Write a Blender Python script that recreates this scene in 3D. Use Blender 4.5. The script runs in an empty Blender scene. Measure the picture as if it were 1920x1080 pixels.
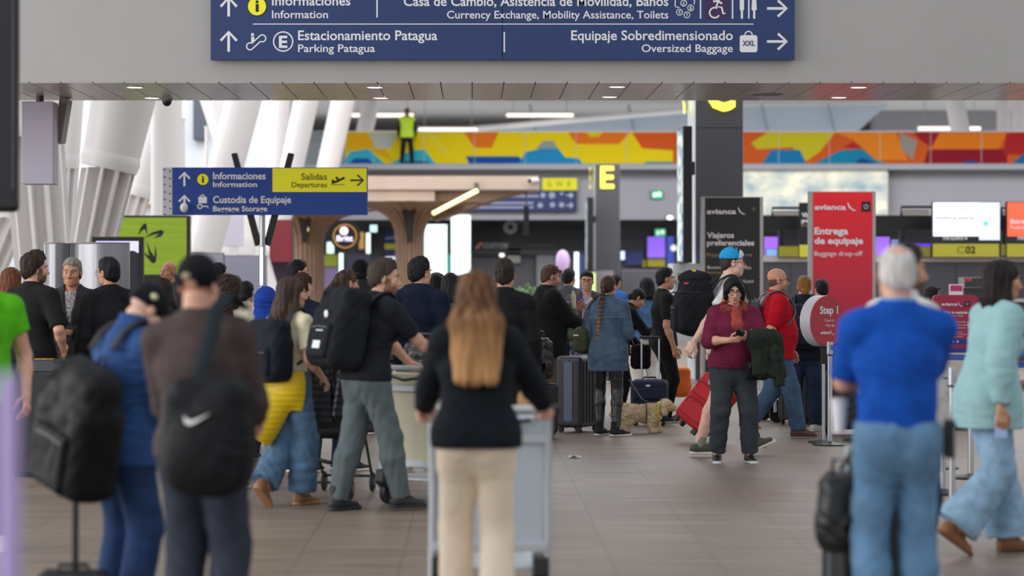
import bpy, bmesh, math, random
import numpy as np
from mathutils import Vector, Matrix
rnd = random.Random(7)
SC = bpy.context.scene
COL = SC.collection

# ------------------------------------------------------------------ camera, world, exposure
LENS = 85.0
F = LENS / 36.0 * 1920.0            # focal length in pixels of the 1920 wide frame
CX, CY, EYE = 886.0, 515.0, 1.65    # principal point and eye height
cam_d = bpy.data.cameras.new('camera'); cam = bpy.data.objects.new('camera', cam_d); COL.objects.link(cam)
cam_d.sensor_width = 36.0; cam_d.lens = LENS
cam_d.shift_x = (960.0 - CX) / 1920.0; cam_d.shift_y = (CY - 540.0) / 1920.0
cam.location = (0, 0, EYE); cam.rotation_euler = (math.pi / 2, 0, 0)
cam_d.clip_end = 400
cam_d.dof.use_dof = True; cam_d.dof.focus_distance = 23.8; cam_d.dof.aperture_fstop = 1.55
SC.camera = cam
w = bpy.data.worlds.new('world'); SC.world = w; w.use_nodes = True
bg = w.node_tree.nodes['Background']; bg.inputs[0].default_value = (0.93, 0.96, 1.0, 1); bg.inputs[1].default_value = 0.80
SC.view_settings.view_transform = 'Standard'; SC.view_settings.look = 'None'
SC.view_settings.gamma = 1.0; SC.view_settings.use_curve_mapping = False; SC.view_settings.exposure = 0.08

def area(name, loc, target, sx, sy, power, col=(1, 1, 1)):
    l = bpy.data.lights.new(name, 'AREA'); l.shape = 'RECTANGLE'; l.size = sx; l.size_y = sy; l.energy = power; l.color = col
    o = bpy.data.objects.new(name, l); COL.objects.link(o); o.location = loc
    o.rotation_euler = (Vector(target) - Vector(loc)).to_track_quat('-Z', 'Y').to_euler()
    return o
# daylight through the glass facade on the left, the lit hall ceilings, and two added fill lamps
area('facade_daylight', (-16, 14, 5), (2, 18, 1.2), 34, 8, 3200, (1.0, 0.98, 0.96))
area('hall_daylight', (-20, 60, 7), (0, 70, 3), 40, 10, 2600, (0.97, 0.98, 1.0))
area('upper_level_fill', (6, 60, 10.5), (6, 77, 5), 46, 5, 2600, (1, 1, 1))  # added fill lamp, brightens the coloured railing and the wall under it
area('far_ceiling_fill', (6, 92, 5.6), (6, 92, 9), 60, 18, 2400, (1, 1, 1))  # added fill lamp aimed upward to lighten the dark far ceiling
area('hall_ceiling_glow', (4, 46, 11), (4, 46, 0), 40, 30, 5200, (0.98, 0.98, 1.0))

def W(px, py, d):
    return Vector(((px - CX) / F * d, d, EYE + (CY - py) / F * d))

# ------------------------------------------------------------------ materials
MATS = {}
def lin(c):
    if isinstance(c, str): c = [int(c[i:i + 2], 16) / 255 for i in (0, 2, 4)]
    elif max(c) > 1: c = [x / 255 for x in c]
    return [x / 12.92 if x <= .04045 else ((x + .055) / 1.055) ** 2.4 for x in c]
def mat(name, col, rough=.55, metal=0., bump=None, var=0., emis=0., alpha=1., spec=.5, vscale=8., stretch=(1, 1, 1), col2=None, trans=0., coat=0.):
    """procedural principled material; bump=(scale,strength), var mixes col to a darker/other tone through noise"""
    if name in MATS: return MATS[name]
    m = bpy.data.materials.new(name); m.use_nodes = True; N = m.node_tree.nodes; L = m.node_tree.links
    b = N['Principled BSDF']; c = lin(col)
    b.inputs['Base Color'].default_value = (*c, 1); b.inputs['Roughness'].default_value = rough
    b.inputs['Metallic'].default_value = metal; b.inputs['Specular IOR Level'].default_value = spec
    if trans: b.inputs['Transmission Weight'].default_value = trans
    if coat: b.inputs['Coat Weight'].default_value = coat
    if alpha < 1: b.inputs['Alpha'].default_value = alpha
    if emis: b.inputs['Emission Color'].default_value = (*c, 1); b.inputs['Emission Strength'].default_value = emis
    if var or bump:
        tc = N.new('ShaderNodeTexCoord'); mp = N.new('ShaderNodeMapping'); mp.inputs['Scale'].default_value = stretch
        L.new(tc.outputs['Object'], mp.inputs[0])
    if var:
        n = N.new('ShaderNodeTexNoise'); n.inputs['Scale'].default_value = vscale; n.inputs['Detail'].default_value = 4
        L.new(mp.outputs[0], n.inputs['Vector'])
        r = N.new('ShaderNodeValToRGB'); r.color_ramp.elements[0].position = .3; r.color_ramp.elements[1].position = .7
        c2 = lin(col2) if col2 is not None else [x * (1 - var) for x in c]
        c3 = c if col2 is not None else [min(1, x * (1 + var * .5)) for x in c]
        r.color_ramp.elements[0].color = (*c2, 1); r.color_ramp.elements[1].color = (*c3, 1)
        L.new(n.outputs[0], r.inputs[0]); L.new(r.outputs[0], b.inputs['Base Color'])
        if emis: L.new(r.outputs[0], b.inputs['Emission Color'])
    if bump:
        n2 = N.new('ShaderNodeTexNoise'); n2.inputs['Scale'].default_value = bump[0]; n2.inputs['Detail'].default_value = 5
        L.new(mp.outputs[0], n2.inputs['Vector']); bn = N.new('ShaderNodeBump')
        bn.inputs['Strength'].default_value = bump[1]; bn.inputs['Distance'].default_value = .01
        L.new(n2.outputs[0], bn.inputs['Height']); L.new(bn.outputs[0], b.inputs['Normal'])
    MATS[name] = m; return m
def hx(col): return col if isinstance(col, str) else '%02x%02x%02x' % tuple(int(v) for v in col)
def cloth(col, var=.18, rough=.88): return mat('cloth_' + hx(col), col, rough, bump=(55, .35), var=var, vscale=14, spec=.2)
def denim(col): return mat('denim_' + hx(col), col, .85, bump=(110, .4), var=.30, vscale=9, spec=.2)
def shiny(col): return mat('shiny_' + hx(col), col, .38, bump=(28, .35), var=.15, spec=.5)
def skin(col): return mat('skin_' + hx(col), col, .5, bump=(90, .12), var=.12, vscale=20, spec=.35)
def hair(col): return mat('hair_' + hx(col), col, .6, bump=(70, .8), var=.32, vscale=45, stretch=(1, 1, .15), spec=.22)
def hair2(ca, cb, z0, z1):
    """hair dyed from cb at the tips (z0) to ca at the roots (z1)"""
    nm = 'hair_dyed_' + hx(ca) + hx(cb)
    if nm in MATS: return MATS[nm]
    m = hair(ca).copy(); m.name = nm; N = m.node_tree.nodes; L = m.node_tree.links
    tc = N.new('ShaderNodeTexCoord'); sp = N.new('ShaderNodeSeparateXYZ'); L.new(tc.outputs['Object'], sp.inputs[0])
    mr = N.new('ShaderNodeMapRange'); mr.inputs[1].default_value = z0; mr.inputs[2].default_value = z1; L.new(sp.outputs[2], mr.inputs[0])
    n = N.new('ShaderNodeTexNoise'); n.inputs['Scale'].default_value = 35; mp = N.new('ShaderNodeMapping'); mp.inputs['Scale'].default_value = (1, 1, .08)
    L.new(tc.outputs['Object'], mp.inputs[0]); L.new(mp.outputs[0], n.inputs['Vector'])
    ad = N.new('ShaderNodeMath'); ad.operation = 'MULTIPLY_ADD'; ad.inputs[1].default_value = 1.4; ad.inputs[2].default_value = -.7
    L.new(n.outputs[0], ad.inputs[0]); a2 = N.new('ShaderNodeMath'); a2.operation = 'ADD'; a2.use_clamp = True
    L.new(mr.outputs[0], a2.inputs[0]); L.new(ad.outputs[0], a2.inputs[1])
    mx = N.new('ShaderNodeMix'); mx.data_type = 'RGBA'; L.new(a2.outputs[0], mx.inputs[0])
    mx.inputs[6].default_value = (*lin(cb), 1); mx.inputs[7].default_value = (*lin(ca), 1)
    L.new(mx.outputs[2], N['Principled BSDF'].inputs['Base Color']); MATS[nm] = m; return m

# ------------------------------------------------------------------ objects
def tag(o, label=None, cat=None, group=None, kind=None):
    if label: o['label'] = label
    if cat: o['category'] = cat
    if group: o['group'] = group
    if kind: o['kind'] = kind
    return o
def thing(name, loc, label, cat, rz=0., group=None):
    o = bpy.data.objects.new(name, None); COL.objects.link(o); o.empty_display_size = .1
    o.location = loc; o.rotation_euler = (0, 0, math.radians(rz)); return tag(o, label, cat, group)
def link_mesh(name, V, Fc, m, parent=None, smooth=False, mi=None):
    me = bpy.data.meshes.new(name)
    if isinstance(V, np.ndarray):
        nf = len(Fc); me.vertices.add(len(V)); me.vertices.foreach_set('co', V.astype('f4').ravel())
        me.loops.add(nf * 4); me.loops.foreach_set('vertex_index', np.asarray(Fc, 'i4').ravel())
        me.polygons.add(nf); me.polygons.foreach_set('loop_start', np.arange(0, nf * 4, 4, dtype='i4'))
        me.polygons.foreach_set('loop_total', np.full(nf, 4, 'i4')); me.update(calc_edges=True); me.validate()
    else:
        me.from_pydata([tuple(v) for v in V], [], Fc); me.update()
    for x in (m if isinstance(m, (list, tuple)) else [m]): me.materials.append(x)
    if mi is not None: me.polygons.foreach_set('material_index', np.asarray(mi, 'i4'))
    if smooth: me.polygons.foreach_set('use_smooth', np.ones(len(me.polygons), bool))
    o = bpy.data.objects.new(name, me); COL.objects.link(o)
    if parent is not None: o.parent = parent
    return o

class MB:
    """collects boxes, bars, tubes, lathes and prisms into one mesh"""
    def __init__(s): s.v = []; s.f = []
    def _add(s, v, f):
        n = len(s.v); s.v += [Vector(x) for x in v]; s.f += [[i + n for i in q] for q in f]; return s
    def box(s, c, d, rot=None):
        x, y, z = (k / 2 for k in d); c = Vector(c)
        v = [Vector((a * x, b * y, e * z)) for e in (-1, 1) for b in (-1, 1) for a in (-1, 1)]
        if rot is not None: v = [rot @ q for q in v]
        return s._add([q + c for q in v], [(0, 2, 3, 1), (4, 5, 7, 6), (0, 1, 5, 4), (2, 6, 7, 3), (0, 4, 6, 2), (1, 3, 7, 5)])
    def tube(s, pts, r, n=10, closed=False, caps=True, flat=None):
        pts = [Vector(p) for p in pts]; m = len(pts); rr = r if isinstance(r, (list, tuple)) else [r] * m
        v = []; f = []; up = None
        for i, p in enumerate(pts):
            a = pts[(i - 1) % m] if (i or closed) else p; b = pts[(i + 1) % m] if (i < m - 1 or closed) else p
            t = (b - a).normalized() if (b - a).length > 1e-9 else Vector((0, 0, 1))
            if up is None: up = Vector((0, 0, 1)) if abs(t.z) < .9 else Vector((1, 0, 0))
            x = t.cross(up).normalized(); y = x.cross(t).normalized(); up = y
            for k in range(n):
                an = 2 * math.pi * k / n; sx, sy = (1, 1) if flat is None else flat
                v.append(p + x * math.cos(an) * rr[i] * sx + y * math.sin(an) * rr[i] * sy)
        for i in range(m if closed else m - 1):
            for k in range(n):
                j = (i + 1) % m; f.append((i * n + k, i * n + (k + 1) % n, j * n + (k + 1) % n, j * n + k))
        if caps and not closed:
            f.append(list(range(n))[::-1]); f.append([(m - 1) * n + k for k in range(n)])
        return s._add(v, f)
    def cyl(s, p0, p1, r, r1=None, n=20): return s.tube([p0, p1], [r, r if r1 is None else r1], n)
    def lathe(s, prof, n=24, c=(0, 0, 0), caps=True, mod=None):
        c = Vector(c); v = []; f = []; m = len(prof)
        for i, (r, z) in enumerate(prof):
            for k in range(n):
                a = 2 * math.pi * k / n; q = r * (mod(k, i) if mod else 1)
                v.append(c + Vector((q * math.cos(a), q * math.sin(a), z)))
        for i in range(m - 1):
            for k in range(n): f.append((i * n + k, i * n + (k + 1) % n, (i + 1) * n + (k + 1) % n, (i + 1) * n + k))
        if caps: f.append(list(range(n))[::-1]); f.append([(m - 1) * n + k for k in range(n)])
        return s._add(v, f)
    def prism(s, poly, y0, y1):
        """outline in local x,z pulled from y0 to y1"""
        n = len(poly); v = [(x, y0, z) for x, z in poly] + [(x, y1, z) for x, z in poly]
        return s._add(v, [list(range(n)), list(range(n, 2 * n))[::-1]] + [(i, i + n, (i + 1) % n + n, (i + 1) % n) for i in range(n)])
    def ball(s, c, r, n=12, m=8):
        c = Vector(c); r = Vector(r) if hasattr(r, '__len__') else Vector((r, r, r)); v = [c + Vector((0, 0, r.z))]; f = []
        for i in range(1, m):
            t = math.pi * i / m
            for k in range(n):
                a = 2 * math.pi * k / n; v.append(c + Vector((r.x * math.sin(t) * math.cos(a), r.y * math.sin(t) * math.sin(a), r.z * math.cos(t))))
        v.append(c - Vector((0, 0, r.z)))
        for k in range(n): f.append((0, 1 + k, 1 + (k + 1) % n))
        for i in range(m - 2):
            for k in range(n): f.append((1 + i * n + k, 1 + (i + 1) * n + k, 1 + (i + 1) * n + (k + 1) % n, 1 + i * n + (k + 1) % n))
        e = len(v) - 1
        for k in range(n): f.append((e, 1 + (m - 2) * n + (k + 1) % n, 1 + (m - 2) * n + k))
        return s._add(v, f)
    def xf(s, M): s.v = [M @ q for q in s.v]; return s
    def build(s, name, m, parent=None, smooth=False, bevel=0., seg=2, loc=None, rz=None):
        o = link_mesh(name, s.v, s.f, m, parent)
        bm = bmesh.new(); bm.from_mesh(o.data); bmesh.ops.recalc_face_normals(bm, faces=bm.faces); bm.to_mesh(o.data); bm.free()
        if bevel:
            b = o.modifiers.new('bevel', 'BEVEL'); b.width = bevel; b.segments = seg; b.limit_method = 'ANGLE'
        if smooth:
            o.data.polygons.foreach_set('use_smooth', np.ones(len(o.data.polygons), bool))
            o.data.set_sharp_from_angle(angle=math.radians(42))
        if loc is not None: o.location = loc
        if rz is not None: o.rotation_euler[2] = math.radians(rz)
        return o

# ------------------------------------------------------------------ flat graphics on a sign facing the camera (local x right, z up, front = -y)
_capw = {}
def text_verts(s, bold=0.):
    cu = bpy.data.curves.new('t', 'FONT'); cu.body = s; cu.size = 1; cu.offset = bold; cu.resolution_u = 3; cu.extrude = 0
    o = bpy.data.objects.new('t', cu); COL.objects.link(o)
    me = bpy.data.meshes.new_from_object(o.evaluated_get(bpy.context.evaluated_depsgraph_get()))
    v = [(p.co.x, p.co.y) for p in me.vertices]; f = [list(p.vertices) for p in me.polygons]
    bpy.data.objects.remove(o); bpy.data.curves.remove(cu); bpy.data.meshes.remove(me)
    return v, f
class Board:
    """places graphics given in photo pixels on a plane at distance d, as children of a thing"""
    def __init__(s, root, d, org, y=0., rz=0.): s.r = root; s.d = d; s.o = org; s.y = y
    def xz(s, px, py): p = W(px, py, s.d) - s.o; return p.x, p.z
    def text(s, t, x0, x1, ybase, cap, m, bold=.012, name='lettering', y=None):
        v, f = text_verts(t, bold)
        if 'H' not in _capw: hv, _ = text_verts('H', 0); _capw['H'] = max(q[1] for q in hv) - min(q[1] for q in hv)
        u = [q[0] for q in v]; a, b = min(u), max(u); sx = (x1 - x0) / (b - a); sz = cap / _capw['H']
        V = []
        for q in v:
            x, z = s.xz(x0 + (q[0] - a) * sx, ybase - q[1] * sz); V.append((x, (s.y if y is None else y), z))
        return link_mesh(name, V, f, m, s.r)
    def poly(s, pts, m, name='panel', t=.004, y=None, parent=None):
        yy = s.y if y is None else y
        return MB().prism([s.xz(*p) for p in pts], yy, yy + t).build(name, m, parent or s.r)
    def rect(s, x0, y0, x1, y1, m, name='panel', t=.004, y=None): return s.poly([(x0, y1), (x1, y1), (x1, y0), (x0, y0)], m, name, t, y)
    def disc(s, x, y_, r, m, name='disc', t=.004, y=None, ry=None, n=28):
        ry = ry or r; return s.poly([(x + r * math.cos(2 * math.pi * k / n), y_ + ry * math.sin(2 * math.pi * k / n)) for k in range(n)], m, name, t, y)
    def strokes(s, lines, wd, m, name='symbol', t=.003, y=None, closed=False):
        mb = MB(); yy = s.y if y is None else y; k = s.d / F * wd / 2
        for ln in lines:
            P = [Vector((s.xz(*p)[0], yy, s.xz(*p)[1])) for p in ln]
            mb.tube(P, k, 8, closed=closed or (len(ln) > 2 and ln[0] == ln[-1]))
        for q in mb.v: q.y = yy + (q.y - yy) * .2
        return mb.build(name, m, s.r)
def arc(cx, cy, r, a0, a1, n=14, ry=None):
    ry = ry or r
    return [(cx + r * math.cos(math.radians(a0 + (a1 - a0) * i / n)), cy - ry * math.sin(math.radians(a0 + (a1 - a0) * i / n))) for i in range(n + 1)]
# ------------------------------------------------------------------ soft shapes: a signed distance grid turned into one smooth mesh
_E = [(a, b) for a in range(8) for b in range(8) if a < b and bin(a ^ b).count('1') == 1]
def V3(*a): return np.array(a, float)
def unit(v): v = np.asarray(v, float); return v / (np.linalg.norm(v) + 1e-12)
class Fld:
    def __init__(s, lo, hi, h):
        s.h = h; s.lo = np.asarray(lo, float) - 2.5 * h
        s.n = np.maximum(4, np.ceil((np.asarray(hi, float) + 2.5 * h - s.lo) / h).astype(int) + 1)
        s.ax = [(s.lo[i] + h * np.arange(s.n[i])).astype('f4') for i in range(3)]
        s.D = np.full(s.n, .35, 'f4')
    def _sub(s, lo, hi):
        i0 = np.clip(np.floor((lo - s.lo) / s.h).astype(int), 0, s.n); i1 = np.clip(np.ceil((hi - s.lo) / s.h).astype(int) + 1, 0, s.n)
        if np.any(i1 - i0 < 1): return None, None
        S = tuple(slice(a, b) for a, b in zip(i0, i1))
        return S, (s.ax[0][S[0]][:, None, None], s.ax[1][S[1]][None, :, None], s.ax[2][S[2]][None, None, :])
    def _put(s, S, d, k, op):
        D = s.D[S]
        if op == '-':
            if k > 0:
                hh = np.clip(.5 - .5 * (D + d) / k, 0, 1); s.D[S] = D + (-d - D) * hh + k * hh * (1 - hh)
            else: s.D[S] = np.maximum(D, -d)
        elif op == '&': s.D[S] = np.maximum(D, d)
        else:
            if k > 0:
                hh = np.clip(.5 + .5 * (D - d) / k, 0, 1); s.D[S] = D + (d - D) * hh - k * hh * (1 - hh)
            else: s.D[S] = np.minimum(D, d)
    def seg(s, p0, p1, a0, a1=None, b0=None, b1=None, u=None, k=.02, flat=0, op='+'):
        p0 = np.asarray(p0, float); p1 = np.asarray(p1, float); a1 = a0 if a1 is None else a1
        if b0 is not None and b1 is None: b1 = b0
        m = max(a0, a1, b0 or 0, b1 or 0) + k + 3 * s.h
        S, g = s._sub(np.minimum(p0, p1) - m, np.maximum(p0, p1) + m)
        if S is None: return s
        ax = p1 - p0; L = max(np.linalg.norm(ax), 1e-6); wv = ax / L
        q = [g[i] - p0[i] for i in range(3)]
        t = (q[0] * wv[0] + q[1] * wv[1] + q[2] * wv[2]) / L; tc = np.clip(t, 0, 1); e = (t - tc) * L
        if b0 is None:
            pp = np.maximum(q[0] ** 2 + q[1] ** 2 + q[2] ** 2 - (t * L) ** 2, 0)
            r = a0 + (a1 - a0) * tc
            d = np.sqrt(pp + e * e) - r
        else:
            uu = np.asarray(u if u is not None else (1, 0, 0), float); uu = unit(uu - wv * np.dot(uu, wv)); vv = np.cross(wv, uu)
            qu = q[0] * uu[0] + q[1] * uu[1] + q[2] * uu[2]; qv = q[0] * vv[0] + q[1] * vv[1] + q[2] * vv[2]
            a = a0 + (a1 - a0) * tc; b = b0 + (b1 - b0) * tc; mn = np.minimum(a, b)
            k1 = np.sqrt((qu / a) ** 2 + (qv / b) ** 2 + (e / mn) ** 2)
            k2 = np.sqrt((qu / a ** 2) ** 2 + (qv / b ** 2) ** 2 + (e / mn ** 2) ** 2) + 1e-6
            d = k1 * (k1 - 1) / k2
        if flat & 1: d = np.maximum(d, (t - 1) * L)
        if flat & 2: d = np.maximum(d, -t * L)
        s._put(S, d, k, op); return s
    def ell(s, c, r, k=.02, op='+', M=None):
        c = np.asarray(c, float); r = np.asarray(r, float) if hasattr(r, '__len__') else V3(r, r, r); m = max(r) + k + 3 * s.h
        S, g = s._sub(c - m, c + m)
        if S is None: return s
        q = [g[i] - c[i] for i in range(3)]
        if M is not None: q = [q[0] * M[0][i] + q[1] * M[1][i] + q[2] * M[2][i] for i in range(3)]
        k1 = np.sqrt((q[0] / r[0]) ** 2 + (q[1] / r[1]) ** 2 + (q[2] / r[2]) ** 2)
        k2 = np.sqrt((q[0] / r[0] ** 2) ** 2 + (q[1] / r[1] ** 2) ** 2 + (q[2] / r[2] ** 2) ** 2) + 1e-6
        s._put(S, k1 * (k1 - 1) / k2, k, op); return s
    def rbox(s, c, hf, r, k=.01, op='+', M=None):
        c = np.asarray(c, float); m = np.linalg.norm(hf) + k + 3 * s.h
        S, g = s._sub(c - m, c + m)
        if S is None: return s
        q = [g[i] - c[i] for i in range(3)]
        if M is not None: q = [q[0] * M[0][i] + q[1] * M[1][i] + q[2] * M[2][i] for i in range(3)]
        q = [np.abs(q[i]) - (hf[i] - r) for i in range(3)]
        o = np.sqrt(np.maximum(q[0], 0) ** 2 + np.maximum(q[1], 0) ** 2 + np.maximum(q[2], 0) ** 2)
        s._put(S, o + np.minimum(np.maximum(q[0], np.maximum(q[1], q[2])), 0) - r, k, op); return s
    def cut(s, p, n):
        """keep the side of the plane the normal points away from"""
        n = unit(n); c = float(np.dot(n, p)); g = (s.ax[0][:, None, None], s.ax[1][None, :, None], s.ax[2][None, None, :])
        s.D = np.maximum(s.D, g[0] * n[0] + g[1] * n[1] + g[2] * n[2] - c); return s
    def fold(s, amp, freq=34., seed=0, squash=(1, 1, 1)):
        """cloth creases"""
        if amp <= 0: return s
        I = np.nonzero(np.abs(s.D) < .03); P = [s.ax[i][I[i]] * squash[i] for i in range(3)]; R = np.random.RandomState(abs(seed) + 3)
        acc = np.zeros(len(I[0]), 'f4')
        for j in range(4):
            a = R.normal(size=3); a /= np.linalg.norm(a); b = R.normal(size=3); b /= np.linalg.norm(b); f = freq * (1 + .45 * j); p = R.uniform(0, 6, 2)
            wv = np.sin(f * (P[0] * a[0] + P[1] * a[1] + P[2] * a[2]) + p[0] + 1.8 * np.sin(.6 * f * (P[0] * b[0] + P[1] * b[1] + P[2] * b[2]) + p[1]))
            acc += (1 - 2 * np.abs(wv)) * (.6 ** j)
        s.D[I] += acc * amp * .55; return s
    def wave(s, fn):
        I = np.nonzero(np.abs(s.D) < .03); s.D[I] += fn(*[s.ax[i][I[i]] for i in range(3)]).astype('f4'); return s
    def mesh(s):
        D = s.D; ins = D < 0; nx, ny, nz = D.shape
        c = np.zeros((nx - 1, ny - 1, nz - 1), 'i1')
        for i in range(8): c += ins[(i & 1):nx - 1 + (i & 1), (i >> 1 & 1):ny - 1 + (i >> 1 & 1), (i >> 2):nz - 1 + (i >> 2)]
        I = np.argwhere((c > 0) & (c < 8))
        if not len(I): return np.zeros((0, 3)), np.zeros((0, 4), int)
        ids = np.full(c.shape, -1, 'i4'); ids[tuple(I.T)] = np.arange(len(I))
        off = np.array([[i & 1, i >> 1 & 1, i >> 2] for i in range(8)]); v = np.stack([D[tuple((I + o).T)] for o in off], 1)
        acc = np.zeros((len(I), 3)); cnt = np.zeros(len(I))
        for a, b in _E:
            x = (v[:, a] < 0) != (v[:, b] < 0); t = np.where(x, v[:, a] / np.where(x, v[:, a] - v[:, b], 1), 0)
            acc += (off[a] + (off[b] - off[a]) * t[:, None]) * x[:, None]; cnt += x
        P = s.lo + s.h * (I + acc / cnt[:, None]); Q = []
        for ax in range(3):
            b, d = [(1, 2), (2, 0), (0, 1)][ax]
            A = [slice(None)] * 3; B = [slice(None)] * 3; A[ax] = slice(0, -1); B[ax] = slice(1, None)
            ia, ib = ins[tuple(A)], ins[tuple(B)]
            for sg in (0, 1):
                E = np.argwhere((ia & ~ib) if sg == 0 else (~ia & ib)); ok = np.all(E[:, [b, d]] >= 1, 1) & (E[:, b] < D.shape[b] - 1) & (E[:, d] < D.shape[d] - 1); E = E[ok]
                def cell(db, dd):
                    X = E.copy(); X[:, b] += db; X[:, d] += dd; return ids[tuple(X.T)]
                q = np.stack([cell(-1, -1), cell(0, -1), cell(0, 0), cell(-1, 0)], 1); Q.append(q if sg == 0 else q[:, ::-1])
        Q = np.concatenate(Q); return P, Q[np.all(Q >= 0, 1)]
    def build(s, name, m, parent=None, M=None):
        P, Q = s.mesh()
        if M is not None: P = P @ np.asarray(M[0]).T + M[1]
        return link_mesh(name, P, Q, m, parent, smooth=True)
def join_np(parts):
    P, Q, n = [], [], 0
    for p, q in parts: P.append(p); Q.append(q + n); n += len(p)
    return np.concatenate(P), np.concatenate(Q)

def rotm(ax, deg):
    return np.array(Matrix.Rotation(math.radians(deg), 3, ax))
def ik(a, t, l1, l2, pole):
    a, t = np.asarray(a, float), np.asarray(t, float); d = t - a; L = np.linalg.norm(d); mx = (l1 + l2) * .998
    if L > mx: t = a + d / L * mx; d = t - a; L = mx
    w = d / L; x = (l1 * l1 - l2 * l2 + L * L) / (2 * L); hgt = math.sqrt(max(l1 * l1 - x * x, 0)); p = np.asarray(pole, float); p = unit(p - w * np.dot(p, w))
    return a + w * x + p * hgt, t

LIP = mat('lips', 'b57b69', .45)
EYEW = mat('eye_white', 'e6e2dc', .2); IRIS = mat('iris', '2a1c14', .15)
GLASS_FRAME = mat('spectacle_frame', '171412', .3)
PEOPLE = {}

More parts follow.
